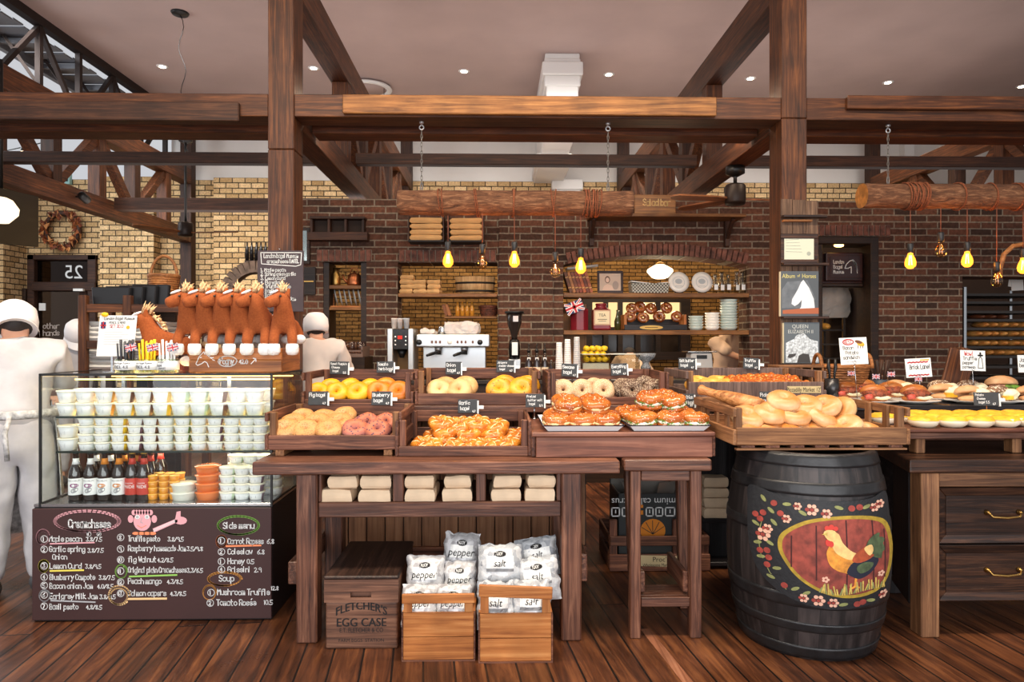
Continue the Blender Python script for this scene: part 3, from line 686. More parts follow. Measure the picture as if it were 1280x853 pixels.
for s,y,mw,pr,pxx in(('Truffle pesto',677,40,'3.8/9.5',210),('Raspberry homemade Jam',689,72,'3.5/9.8',234),('fig Walnut',703,36,'4.2/8.5',197),('Original plain Creamcheese',716,73,'3.3/6.5',234),('Peach mango',730,42,'4.3/8.5',209),('Salmon capers',745,48,'4.3/8.5',213)):
    T(s,160.5,y,8,maxw=mw);T(pr,pxx,y,6)
T('Side menu',279,661,9,maxw=42);T('Soup',274,727,9)
for s,y,mw,pr,pxx in(('Carrot Rapees',680,45,'6.8',334),('Coleslaw',693,31,'6.8',322),('Honey',705,22,'0.5',309),('Grissini',715.5,29,'2.9',318)):T(s,285,y,8,maxw=mw);T(pr,pxx,y,6.5)
for s,y in(('1',676),('2',690),('1',702),('4',712)):NUM(s,277,y)
T('Mushroom Truffle',272,744,8.5,maxw=66);T('12.8',339,738,5.5);T('Tomato Rosée',271,757,8.5,maxw=50);T('10.5',330,756,6.5)
NUM('1',264,741);NUM('2',263,754)
NUM('1',111.5,668,2.6);NUM('2',124,668,2.6)
oval(mb,109,-652,40,13,2,mpx,1,turns=2,jit=.05,k=40);oval(mb,54,-672,7.5,9,2,mpx,1,turns=1.7,jit=.08)
segs(mb,[(63,-680),(118,-678.5)],1.6,mpx,1);oval(mb,55,-708,6,7,2,mpx,2,turns=1.8,jit=.08);segs(mb,[(63,-714),(104.5,-713)],2,mpx,2)
oval(mb,56,-745,6.5,7,1.2,mpx,7,turns=1.5,jit=.07);segs(mb,[(64,-751),(119,-753)],1.8,mpx,7)
oval(mb,152,-715,7,8,1.6,mpx,3,turns=1.2,jit=.1);segs(mb,[(162,-721),(221,-719)],2,mpx,3)
oval(mb,149,-745,12,11,1.8,mpx,5,turns=1.9,jit=.16);segs(mb,[(160,-749),(208,-748.5)],2.6,mpx,5)
oval(mb,298,-657,25.5,11.5,1.8,mpx,3,turns=2,jit=.03,k=34);oval(mb,277,-677.5,6,7,2,mpx,4,turns=1.5,jit=.08);segs(mb,[(283,-683),(326,-682)],2.2,mpx,4)
oval(mb,281,-724,20.5,8.5,1.8,mpx,6,turns=1.8,jit=.06,k=30);oval(mb,262,-741,8,9,1.4,mpx,6,turns=1.5,jit=.05)
# pink chalk doodle of a face with a raised thumb
disc(mb,178,-652,11,12,mpx,1,0,0,18,1)
for k in range(7):disc(mb,167.5+k*3.5,-641,3,3.6,mpx,1,.0001,0,8,1)
for x in(163.5,193):disc(mb,x,-649,3.6,5,mpx,1,.0001,0,10,1)
star(mb,[(191,-661),(222,-648),(222,-653),(193,-666)],mpx,1,.0001,1);disc(mb,226,-651,8,5,mpx,1,.0001,0,12,1);star(mb,[(219,-650),(221,-640),(226,-639),(226,-650)],mpx,1,.0002,1)
for k in range(4):disc(mb,170+k*7,-667,4.5,2,mpx,4,.0003,0,10,1)
for x in(172,184):disc(mb,x,-646.5,3,2.6,mpx,0,.0005,0,10,1);oval(mb,x,-646.5,1.2,1.2,.7,mpx,7,.0008,k=10)
segs(mb,[(178,-647),(176,-653),(179,-654)],.6,mpx,7,.0006);segs(mb,[(172,-657),(177,-660),(183,-657)],.8,mpx,4,.0006)
for k in range(4):segs(mb,[(192,-662-k),(219,-650-k*.9)],.4,mpx,0,.0006)
ob('chalk_lettering',mb,CW,case,0,True)

# ---------------------------------------------------------------- main table
TZ=.815;TY0,TY1=3.03,3.69;TX0,TX1=-1.082,PX(775,TY0)
tb=thing('display_table','long wooden display table carrying bagel crates with bags on shelf','table',((TX0+TX1)/2,3.35,0))
ob('tabletop',MB().box(TX0,TX1,TY0,TY1,TZ-.057,TZ),TABLE('x'),tb,.006,True,2)
lx0,lx1=PX(370,TY0+.03),PX(396,TY0+.03);rx0,rx1=PX(702,TY0+.03),PX(727,TY0+.03)
for x0,x1 in((lx0,lx1),(rx0,rx1)):
    ob('leg',MB().box(x0,x1,TY0+.03,TY0+.125,0,TZ-.058),TABLE('z'),tb,.006,True)
    ob('leg',MB().box(x0,x1,TY1-.13,TY1-.04,0,TZ-.058),TABLE('z'),tb,.006,True)
szt,szb=PZ(628,TY0+.04),PZ(647,TY0+.04)
ob('shelf_rail',MB().box(lx1+.001,rx0-.001,TY0+.05,TY0+.08,szb,szt),TABLE('x'),tb,.004,True)
ob('shelf',MB().box(lx1+.001,rx0-.001,TY0+.081,TY1-.05,szt-.03,szt-.012),TABLE('x'),tb,.003,True)
for pa,pb in((397,402),(491,504),(595,607),(696,702)):
    y=TY0+.055
    ob('divider',MB().box(max(lx1+.001,PX(pa,y)),min(PX(pb,y),rx0-.001),y,TY1-.14,szt+.001,TZ-.058),TABLE('z'),tb,.003,True)
ob('side_stretcher',MB().box(lx0-.045,lx0-.001,TY0+.06,TY1-.06,PZ(729,TY0+.06),PZ(701,TY0+.06)),TABLE('y'),tb,.004,True)
ob('side_stretcher',MB().box(rx1+.001,rx1+.03,TY0+.06,TY1-.06,PZ(728,TY0+.06),PZ(694,TY0+.06)),TABLE('y'),tb,.004,True)

# ---------------------------------------------------------------- stool-like side table
sy=3.06
st=thing('stool','tall narrow wooden stool supporting the right end of tray box','stool',(PX(834,sy),sy+.2,0))
sx0,sx1=PX(780,sy),PX(890,sy)
ob('seat',MB().box(sx0,sx1,sy,sy+.42,TZ-.052,TZ),TABLE('x'),st,.006,True)
for pa,pb,lean in((788,801,.047),(863,877,.03)):
    a,b=PX(pa,sy+.02),PX(pb,sy+.02);c=(a+b)/2
    ob('leg',MB().beam((c,sy+.045,0.0),(c,sy+.045,TZ-.053),b-a,.055,up=(0,1,0)),TABLE('z'),st,.004,True)
    ob('leg',MB().beam((c+lean*1.5,sy+.38,0.0),(c+lean*.7,sy+.36,TZ-.053),.05,.045,up=(0,1,0)),TABLE('z'),st,.004,True)
x0,x1=PX(801.5,sy+.03),PX(862.5,sy+.03)
ob('apron',MB().box(x0,x1,sy+.03,sy+.055,PZ(604,sy),TZ-.053),TABLE('x'),st,.003,True)
ob('foot_rail',MB().box(x0,x1,sy+.03,sy+.06,PZ(764,sy),PZ(752,sy)),TABLE('x'),st,.003,True)
ob('foot_board',MB().box(x0,x1,sy+.06,sy+.2,PZ(754,sy),PZ(752,sy)+.0),TABLE('x'),st,.002,True)
for x,e in((x0,1),(x1,-1)):
    ob('side_rail',MB().box(min(x,x+e*.024),max(x,x+e*.024),sy+.06,sy+.36,PZ(748,sy),PZ(722,sy)),TABLE('y'),st,.003,True)

# ---------------------------------------------------------------- tray box standing on table and stool
by=3.115;bx0,bx1=PX(670,by),PX(891,by);BZT=PZ(541,by)
bx=thing('tray_box','low red brown wooden box under the two white enamel trays','box',((bx0+bx1)/2,by+.3,TZ))
ob('front_board',MB().box(bx0,bx1,by,by+.022,TZ+.001,BZT-.021),wood('redbrown_box',(78,42,34),(136,84,64),(166,112,88),'x',.5,.5,.25),bx,.004,True)
ob('lid',MB().box(bx0-.02,bx1+.012,by-.005,3.69,BZT-.02,BZT),wood('redbrown_box',(78,42,34),(136,84,64),(166,112,88),'x',.5,.5,.25),bx,.004,True)
for x0,x1 in((bx0-.02,bx0-.001),(bx1+.001,bx1+.02)):
    ob('side_board',MB().box(x0,x1,by+.023,3.68,TZ+.001,BZT-.021),CRATE('y'),bx,.003,True)
ob('back_board',MB().box(bx0,bx1,3.655,3.68,TZ+.001,BZT-.021),CRATE('x'),bx,.003,True)

# ---------------------------------------------------------------- back counter with beadboard
KZ=1.0;kx0,kx1=PX(374,3.72),PX(1034,3.78)
kc=thing('back_counter','wooden back counter with beadboard front behind the display table','counter',((kx0+kx1)/2,4.2,0))
ob('countertop',MB().box(kx0,kx1,3.705,4.62,KZ-.04,KZ-.001),TABLE('x'),kc,.005,True)
px0,px1=PX(412,4.04),PX(733,4.04)
ob('carcass',MB().box(px0,px1,4.06,4.58,0,KZ-.041),FRD,kc,0,True)
mb=MB();x=px0;k=0;bd=MB()
while x<px1-.01:
    x2=min(px1,x+.108);bd.box(x+.003,x2-.003,4.045,4.06,.135,KZ-.041);x=x2
ob('beadboard',bd,wood('beadboard',(112,70,44),(158,108,74),(180,130,94),'z',.6,.55,.15),kc,.003,True)
ob('baseboard',MB().box(px0,px1,4.03,4.059,0,.11).box(px0,px1,4.024,4.059,.11,.134),CRATE('x'),kc,.003,True)
ob('support_panel',MB().box(PX(905,4.3),PX(985,4.3),4.15,4.55,0,KZ-.041),BLACKW('z'),kc,.003,True)

# ---------------------------------------------------------------- egg case
ey=3.0;ex0,ex1=PX(405,ey),PX(498,ey);ez=PZ(719,ey)
EG=lambda a:wood('egg_case_wood',(58,36,27),(106,70,52),(146,104,80),a,.8,.6,.35,wear=.2)
EGT=wood('egg_case_lid_wood',(26,16,13),(46,29,22),(74,50,40),'y',.8,.45,.3)
eg=thing('egg_crate','old dark wooden egg case with hand slot and black stencil','crate',((ex0+ex1)/2,ey+.25,0))
lz=PZ(752,ey)
ob('body',MB().box(ex0+.006,ex1-.004,ey+.003,ey+.52,0,lz),EG('x'),eg,.008,True,2)
sl=PZ(739,ey);sh_=PZ(746,ey);s0,s1=PX(438,ey),PX(464,ey)
b=MB();b.box(ex0,s0,ey,ey+.52,lz,ez-.016);b.box(s1,ex1,ey,ey+.52,lz,ez-.016);b.box(s0,s1,ey,ey+.52,lz,sh_);b.box(s0,s1,ey,ey+.52,sl,ez-.016);b.box(s0,s1,ey+.02,ey+.5,sh_,sl)
ob('lid_collar',b,EG('x'),eg,0,True)
ob('lid',MB().box(ex0-.002,ex1+.002,ey-.003,ey+.525,ez-.015,ez),EGT,eg,.005,True)
INK=flat('black_stencil_ink',(22,18,18),.8)
f=plane_fn((0,ey+.003,0),(1,0,0),(0,0,1),(0,-1,0));mb=MB()
cx=(ex0+ex1)/2
def arch(x,y):return x,y-x*x*2.2+.012
[add_font(mb,"FLETCHER'S",.05,f,0,cx+q,PZ(760,ey),sx=.86,warp=arch,n=q*.1+.0002)for q in(-.0012,0,.0012)]
[add_font(mb,'EGG CASE',.052,f,0,cx+q,PZ(777.5,ey),sx=.92,n=q*.1+.0002)for q in(-.0012,0,.0012)]
add_font(mb,'E.T. FLETCHER & CO',.028,f,0,cx,PZ(787,ey),sx=.75)
add_font(mb,'FARM EGGS  STATION',.02,f,0,cx,PZ(799.5,ey),sx=1.0)
ob('stencil',mb,INK,eg,0,True)

# ---------------------------------------------------------------- pine boxes with condiment bags
def pine_box(pa,pb,pyb,pyt,pyh,pyr,label,skew,depth=.42):
    Y=1.35*FPX/(pyb-426.5);x0,x1=PX(pa,Y),PX(pb,Y);zf=PZ(pyt,Y);zh=PZ(pyh,Y);zr=PZ(pyr,Y)
    r=thing('condiment_box',label,'box',((x0+x1)/2,Y+depth/2,0),group='pine condiment boxes')
    ob('front_board',MB().box(x0+.006,x1-.006,Y,Y+.016,.006,(zf)*.5-.001).box(x0+.006,x1-.006,Y,Y+.016,zf*.5+.001,zf),PINE('x'),r,.002,True)
    ob('edge_trim',MB().box(x0,x1,Y-.003,Y+.018,0,.0055).box(x0,x0+.0055,Y-.003,Y+.018,.0055,zf).box(x1-.0055,x1,Y-.003,Y+.018,.0055,zf),CRATE('x'),r,0,True)
    for a,b in((x0,x0+.012),(x1-.012,x1)):ob('side_board',MB().box(a,b,Y+.019,Y+depth,.006,zf),PINE('y'),r,.002,True)
    ob('back_board',MB().box(x0+.013,x1-.013,Y+depth-.016,Y+depth,.006,zf+.1),PINE('x'),r,.002,True)
    ob('bottom',MB().box(x0+.013,x1-.013,Y+.019,Y+depth-.017,.006,.02),PINE('x'),r,0,True)
    for a in(x0+.008,x1-.045):ob('upright',MB().box(a,a+.035,Y+.002,Y+.016,zf+.001,zr),PINE('z'),r,.002,True)
    ob('handle_rail',MB().obox(((x0+x1)/2,Y-.006,(zh+zr)/2-.0),((x1-x0)*.985,.014,zh-zr),(0,skew,0)),PINE('x'),r,.003,True)
    return r,x0,x1,Y,zf,zr
pb1=pine_box(502,594,826,766,741,753,'pine box holding clear bags of pepper sachets beside the egg case',0)
pb2=pine_box(598,691,829,768,732,747,'pine box holding clear bags of salt sachets, right of the pepper box',.045)

# ---------------------------------------------------------------- black carton in a slatted crate behind the stool
cy=3.97;c0,c1=PX(762,cy),PX(888,cy)
cr=thing('slatted_crate','slatted wooden fruit crate on floor behind the stool legs','crate',((c0+c1)/2,cy+.2,0))
z1,z2,z3=PZ(695,cy),PZ(684,cy),PZ(672,cy);zt=PZ(652,cy)
ob('front_board',MB().box(c0,c1,cy,cy+.016,.004,z1),CRATE('x'),cr,.003,True)
ob('top_slat',MB().box(c0+.005,c1-.005,cy,cy+.016,z2,z3),CRATE('x'),cr,.003,True)
for a in(c0+.003,(c0+c1)/2+.08,c1-.05):ob('corner_post',MB().box(a,a+.045,cy+.017,cy+.04,.004,zt if a<c1-.1 else z3),CRATE('z'),cr,.003,True)
for a in(c0,c1-.014):ob('side_board',MB().box(a,a+.014,cy+.041,cy+.4,.004,z1).box(a,a+.014,cy+.041,cy+.4,z2,z3),CRATE('y'),cr,.003,True)
ob('back_board',MB().box(c0,c1,cy+.401,cy+.417,.004,z3),CRATE('x'),cr,.003,True)
ob('bottom',MB().box(c0+.015,c1-.015,cy+.045,cy+.4,.004,.016),CRATE('x'),cr,0,True)
mb=MB();f=plane_fn((0,cy,0),(1,0,0),(0,0,1),(0,-1,0))
lp=[(PX(801,cy),PZ(709,cy)),(PX(853,cy),PZ(711,cy)),(PX(853,cy),PZ(697,cy)),(PX(801,cy),PZ(695.5,cy))]
mb.poly([f(*q)for q in lp],0);add_font(mb,"Proc's",.04,f,1,PX(826,cy),PZ(701,cy),n=.001);add_font(mb,'Wholesome Market Goods',.026,f,1,PX(828,cy),PZ(708,cy),n=.001,sx=.8)
ob('paper_label',mb,[flat('aged_label',(196,178,138),.8),INK],cr,0,True)
ky=4.03;k0,k1=PX(751,ky),PX(853,ky);kt=PZ(618,ky)
CARD=flat('black_carton',(44,46,46),.6);CARDI=flat('grey_carton_inside',(148,142,134),.85)
ct=thing('carton','black open citrus carton with white lettering turned upside down','box',((k0+k1)/2,ky+.15,.02))
k0=c0+.06;
b=MB();b.box(k0,k1,ky,ky+.006,.018,kt);b.box(k0,k0+.006,ky,ky+.3,.018,kt);b.box(k1-.006,k1,ky,ky+.3,.018,kt)
b.box(k0,k1,ky+.3,ky+.306,.018,PZ(599,ky+.3));b.box(k0,k1,ky,ky+.3,.017,.022)
ob('body',b,CARD,ct,.001,True)
ob('lining',MB().box(k0+.007,k1-.007,ky+.292,ky+.299,.024,PZ(599,ky+.3)).box(k1-.013,k1-.007,ky+.01,ky+.29,.024,kt-.002).box(k0+.007,k0+.013,ky+.01,ky+.29,.024,kt-.002),CARDI,ct,0,True)
for a,b_,c in((k0+.06,.12,.3),(k1-.12,.14,-.5)):ob('flap',MB().obox((a+.06,ky+.15,kt-.015),(.11,.16,.004),(.5,c*.4,c)),CARDI,ct,0,True)
mb=MB();f=plane_fn((0,ky,0),(1,0,0),(0,0,1),(0,-1,0))
add_font(mb,'premium calif citrus',.058,f,0,(k0+k1)/2,PZ(627.5,ky),flip=True,sx=1.0)
zc=PZ(641,ky);sc_=4.03/FPX
def blk(x0,x1,z0,z1,w,gaps=()):  # outlined block letters
    for a,b_,c,d_ in((x0,x1,z0,z0+w),(x0,x1,z1-w,z1),(x0,x0+w,z0,z1),(x1-w,x1,z0,z1)):
        mb.poly([f(a,c),f(b_,c),f(b_,d_),f(a,d_)],0)
zlo,zhi=PZ(647,ky),PZ(635,ky)
for pa,pb in((764,775),(777,788),(807,817),(819,829),(831,844)):
    blk(PX(pa,ky),PX(pb,ky),zlo,zhi,.0075)
    xm=(PX(pa,ky)+PX(pb,ky))/2;mb.poly([f(xm-.003,zlo+.02),f(xm+.003,zlo+.02),f(xm+.003,zhi-.015),f(xm-.003,zhi-.015)],0)
for z0_,z1_ in((zlo+.012,zhi-.02),(zhi-.004,zhi+.014)):mb.poly([f(PX(795,ky),z0_),f(PX(804,ky),z0_),f(PX(804,ky),z1_),f(PX(795,ky),z1_)],1)
disc(mb,PX(816,ky),PZ(652,ky)-.06,.075,.07,f,1,0,0,24,1)
for k in range(5):segs(mb,[(PX(816,ky),PZ(652,ky)-.08),(PX(816,ky)+.07*cos(.4+k*.6),PZ(652,ky)-.06+.06*sin(.4+k*.6))],.004,f,2,.001)
ob('printing',mb,[CHALK,flat('orange_print',(236,140,30),.6),CARD],ct,0,True)

# ---------------------------------------------------------------- dark crate with bags right of the stool
dy=4.0;d0,d1=PX(878,dy),PX(917,dy)
dk=thing('shelf_unit','dark wooden shelf between stool and barrel holding paper bags','shelf',((d0+d1)/2,dy+.07,0))
for z in(PZ(650,dy),PZ(705,dy)):ob('shelf_board',MB().box(d0,d1+.05,dy-.0,dy+.14,z-.025,z),BLACKW('x'),dk,.003,True)
ob('side_panel',MB().box(d1+.051,d1+.075,dy,dy+.14,0,.9),BLACKW('z'),dk,.003,True)
ob('back_panel',MB().box(d0,d1+.05,dy+.115,dy+.14,0,PZ(650,dy)-.026).box(d0,d1+.05,dy+.125,dy+.14,PZ(650,dy),.9),BLACKW('z'),dk,.003,True)

# ---------------------------------------------------------------- barrel
BX,BY,BR=1.425,3.13,.349
BH=.87
def brad(z):t=(z/BH-.5)*2;return BR-.062*t*t
ba=thing('barrel','black wooden barrel with painted rooster panel under the plain bagel crate','barrel',(BX,BY,0))
prof=[(brad(BH*i/22),BH*i/22)for i in range(23)]
prof=[(0,0)]+prof+[(brad(BH)-.022,BH),(brad(BH)-.026,BH-.03),(0,BH-.03)]
def stave_mat():
    m,t,b,N,L=nt('barrel_staves');tc=N.new('ShaderNodeTexCoord');se=N.new('ShaderNodeSeparateXYZ');L.new(tc.outputs['Object'],se.inputs[0])
    at=N.new('ShaderNodeMath');at.operation='ARCTAN2';L.new(se.outputs[1],at.inputs[0]);L.new(se.outputs[0],at.inputs[1])
    ml=N.new('ShaderNodeMath');ml.operation='MULTIPLY';ml.inputs[1].default_value=24/(2*pi);L.new(at.outputs[0],ml.inputs[0])
    fr=N.new('ShaderNodeMath');fr.operation='FRACT';L.new(ml.outputs[0],fr.inputs[0]);fl=N.new('ShaderNodeMath');fl.operation='FLOOR';L.new(ml.outputs[0],fl.inputs[0])
    wn=N.new('ShaderNodeTexWhiteNoise');wn.noise_dimensions='1D';L.new(fl.outputs[0],wn.inputs['W'])
    mp=N.new('ShaderNodeMapping');mp.inputs['Scale'].default_value=(30,30,2.5);L.new(tc.outputs['Object'],mp.inputs['Vector'])
    n=N.new('ShaderNodeTexNoise');n.inputs['Scale'].default_value=1;n.inputs['Detail'].default_value=7;L.new(mp.outputs[0],n.inputs['Vector'])
    ad=N.new('ShaderNodeMath');ad.operation='MULTIPLY_ADD';ad.inputs[1].default_value=.4;L.new(wn.outputs['Value'],ad.inputs[0]);L.new(n.outputs['Fac'],ad.inputs[2])
    r=ramp(N,[(.35,(14,12,12)),(.65,(30,26,26)),(.95,(66,57,55))]);L.new(ad.outputs[0],r.inputs[0])
    ab=N.new('ShaderNodeMath');ab.operation='COMPARE';ab.inputs[1].default_value=0;ab.inputs[2].default_value=.025;L.new(fr.outputs[0],ab.inputs[0])
    mx=N.new('ShaderNodeMix');mx.data_type='RGBA';mx.inputs[7].default_value=(.004,.004,.004,1);L.new(ab.outputs[0],mx.inputs[0]);L.new(r.outputs[0],mx.inputs[6]);L.new(mx.outputs[2],b.inputs['Base Color'])
    b.inputs['Roughness'].default_value=.5;bp=N.new('ShaderNodeBump');bp.inputs['Strength'].default_value=.3;bp.inputs['Distance'].default_value=.004;L.new(n.outputs['Fac'],bp.inputs['Height']);L.new(bp.outputs[0],b.inputs['Normal'])
    return m
ob('staves',MB().lathe(prof,72),stave_mat(),ba)
HOOP=flat('black_painted_hoop',(34,33,34),.36,.2,var=.25,vs=14,bump=.35)
def hoop(z0,z1):
    p=[(brad(z0)-.004,z0),(brad(z0)+.0045,z0+.002)]+[(brad(z0+(z1-z0)*i/4)+.0045,z0+(z1-z0)*i/4)for i in range(1,4)]+[(brad(z1)+.0045,z1-.002),(brad(z1)-.004,z1)]
    ob('hoop',MB().lathe(p+[p[0]],72),HOOP,ba)
for z0,z1 in((.815,.868),(.70,.755),(.53,.575),(.232,.29),(.125,.168),(.006,.06)):hoop(z0,z1)
# painted panel facing the camera's left of the barrel front
cols=[flat('panel_black',(30,31,34),.6,var=.1,vs=60,bump=.2),flat('ochre_ring',(170,140,44),.7,var=.12,vs=40),flat('barn_red',(138,62,50),.75,var=.2,vs=30),flat('barn_gap',(64,26,24),.8),flat('rooster_cream',(232,190,120),.7,var=.1,vs=40),flat('rooster_orange',(222,142,52),.7,var=.18,vs=40),
        flat('rooster_red',(206,60,48),.7),flat('rooster_green',(74,88,58),.7,var=.2,vs=40),flat('rooster_navy',(30,32,48),.7),flat('berry_red',(150,60,50),.7,var=.15,vs=40),flat('leaf_green',(136,138,84),.7,var=.12,vs=40),flat('petal_pink',(228,176,150),.7),flat('grass_yellow',(196,168,84),.7,var=.15,vs=40),flat('rust_wing',(166,74,40),.7,var=.15,vs=40)]
# panel art in pixels of the photograph, wrapped round the staves
mb=MB()
def art(px,py,n=0.0):
    s=(px-1011)*.00352/BR;u=math.asin(max(-.99,min(.99,s)))
    a=R(-90)-atan2(BX,BY)*1.0+u  # surface angle measured from the line of sight
    v=.868-(-py-571+3)*.00318-.004
    rr=brad(max(0,min(BH,v)))+.0078+n*1.6
    return Vector((rr*cos(a),rr*sin(a),v))
out=[(943,615),(975,620),(1010,623),(1050,624),(1085,622),(1105,618),(1106,650),(1106.5,690),(1106,740),(1102,752),(1085,759),(1060,763),(1035,764),(1010,760),(990,753),(970,740),(957,724),(949,700),(945,670),(943,640)]
star(mb,smooth_outline([(x,-y)for x,y in out],5),art,0,0,24)
ocx,ocy=1045,696
ringo=[(1006,653),(1030,645),(1060,642),(1085,645),(1100,655),(1106,680),(1106,705),(1101,728),(1090,742),(1068,748),(1045,747),(1022,739),(1002,725),(988,706),(981,688),(985,670)]
ringi=[(ocx+(x-ocx)*.92,ocy+(y-ocy)*.92)for x,y in ringo]
star(mb,smooth_outline([(x,-y)for x,y in ringo],4),art,1,.0006,18);star(mb,smooth_outline([(x,-y)for x,y in ringi],4),art,2,.0012,18)
for x,ya,yb in((1022.5,656,726),(1054.5,648,742),(1083,650,740),(996,672,712),(1096,664,728)):
    segs(mb,[(x,-(ya+(yb-ya)*k/24))for k in range(25)],1.5,art,3,.0015)
# rooster
def st_(pts,mi,n,rings=3):star(mb,smooth_outline([(x,-y)for x,y in pts],2.5)if len(pts)>3 else[(x,-y)for x,y in pts],art,mi,n+.0006,rings+2)
st_([(1033,690),(1036,680),(1040,668),(1046,672),(1052,684),(1062,690),(1074,690),(1084,694),(1084,706),(1076,716),(1066,722),(1055,716),(1044,712),(1036,704)],5,.0016)
st_([(1054,714),(1060,702),(1072,698),(1084,696),(1088,702),(1080,716),(1068,723),(1060,720)],8,.002)
st_([(1036,666),(1040,662),(1046,665),(1050,676),(1058,686),(1066,692),(1058,698),(1046,692),(1040,684)],4,.0021)
st_([(1062,692),(1074,682),(1084,690),(1080,697),(1068,702),(1060,700)],13,.0022)
for(a,b_,c)in(((1074,686),(1084,668),(1090,667)),((1078,688),(1090,672),(1095,676)),((1080,692),(1092,680),(1095,690)),((1082,696),(1092,690),(1091,700))):st_([a,((a[0]+b_[0])/2-2,(a[1]+b_[1])/2-2),b_,c,((a[0]+c[0])/2+4,(a[1]+c[1])/2+2)],7,.0024)
st_([(1064,708),(1072,702),(1082,704),(1078,712),(1068,716)],7,.0026);st_([(1072,684),(1080,680),(1082,688),(1078,694)],4,.0027)
st_([(1030,664),(1034,660),(1042,661),(1044,668),(1040,674),(1034,672)],4,.0028)
for(x,y,rx_,ry_)in((1034,658,3,3.4),(1038.5,656.5,3,3.6),(1043,658,2.6,3),(1035,676,3.2,5),(1038,678,2.6,4)):disc(mb,x,-y,rx_,ry_,art,6,.003,0,10,1)
st_([(1028,666),(1034,663),(1034,667)],12,.0031,1);disc(mb,1037.5,-664.5,1.2,1.2,art,8,.0033,0,8,1)
segs(mb,[(1064,-720),(1063,-733),(1058,-736)],2.4,art,5,.0022);segs(mb,[(1063,-733),(1069,-735)],2,art,5,.0022)
for k in range(30):
    x=1026+k*2.4;hgt=rnd(6,14);yb=741+3*sin(k*.2);segs(mb,[(x,-yb),(x+rnd(-3,3),-(yb-hgt))],1.6,art,12 if k%3 else 10,.0022+.00002*k)
for cx_,cy_ in((1032,724),(1091,720)):
    for k in range(5):disc(mb,cx_+2.6*cos(k*1.256),-cy_+2.6*sin(k*1.256),1.7,1.7,art,11,.003,0,7,1)
# wreath of berries, flowers and leaves
def flower(x,y,s):
    s*=.86
    for k in range(6):disc(mb,x+s*cos(k*1.047),-y+s*sin(k*1.047),s*.5,s*.5,art,11 if k!=3 else 9,.0006+.00003*k,0,8,1)
    disc(mb,x,-y,s*.45,s*.45,art,9,.0012,0,8,1)
def berry(x,y,s):s*=.92;disc(mb,x,-y,s,s,art,9,.0007,0,12,1)
def leaf(x,y,a):disc(mb,x,-y,5.2,2.3,art,10,.0005,a,10,1)
for x,y in((975,633),(983,645),(954,652),(963,648),(960,657),(961,699),(969,697),(971,706),(969,716),(988,739),(1062,633),(1071,632),(1067,757),(1073,755)):berry(x,y,4.3)
for x,y,s in((1002,633,4),(1018,636,6),(1034,640,5),(990,651,4.4),(969,668,5),(964,677,7),(1088,634,4.5),(1095,631,4.5),(1009,752,4.6),(1025,753,6),(1041,755,5),(1096,750,4.5)):flower(x,y,s)
for x,y,a in((962,629,-.9),(990,632,.1),(1008,641,-.5),(972,643,-.7),(955,664,-.5),(976,658,-.8),(958,689,.3),(972,686,-.5),(962,707,.2),(980,718,.2),(973,731,-.3),(1000,741,.5),(1012,745,.6),(1048,632,-.3),(1079,632,.4),(1052,757,.2),(1082,754,-.2)):leaf(x,y,a)
segs(mb,[(962,-660),(958,-680),(962,-704),(972,-726),(990,-744)],1,art,10,.0004)
ob('painted_panel',mb,cols,ba)

# ---------------------------------------------------------------- drawer desk at the right
qy=3.03;q0=PX(1137,qy);q1=2.95
dz0=TZ-.062
de=thing('drawer_desk','dark weathered wooden desk with two brass handled drawers at right','desk',((q0+q1)/2,3.4,0))
topp=[(q0,qy),(q1,qy),(q1,4.62),(2.32,4.62),(q0+.19,3.72)]
ob('desktop',MB().prism(topp,dz0,TZ,plane='xy'),DESK('x'),de,.008,True,2)
a,b=PX(1152,qy+.03),PX(1175,qy+.03)
ob('leg',MB().box(a,b,qy+.03,qy+.12,0,dz0-.001),wood('worn_leg_wood',(70,44,28),(120,80,52),(164,118,80),'z',.8,.5,.3),de,.005,True)
ob('leg',MB().prism([(a-.004,qy+.121),(b,qy+.121),(b+.17,3.66),(a+.16,3.66)],.12,dz0-.001,plane='xy'),BLACKW('z'),de,.004,True,label='dark side panel')
ob('leg',MB().box(a+.15,b+.16,3.6,3.7,0,.119),BLACKW('z'),de,.004,True)
x0=b+.001;zb=PZ(757,qy+.04);fy2=qy+.045
ob('top_rail',MB().box(x0,q1,fy2-.01,fy2+.02,PZ(611,fy2),dz0-.001),wood('worn_leg_wood',(70,44,28),(120,80,52),(164,118,80),'x',.8,.5,.3),de,.003,True)
ob('carcass',MB().box(x0,q1,fy2+.03,3.6,zb,dz0-.001),BLACKW('x'),de,0,True)
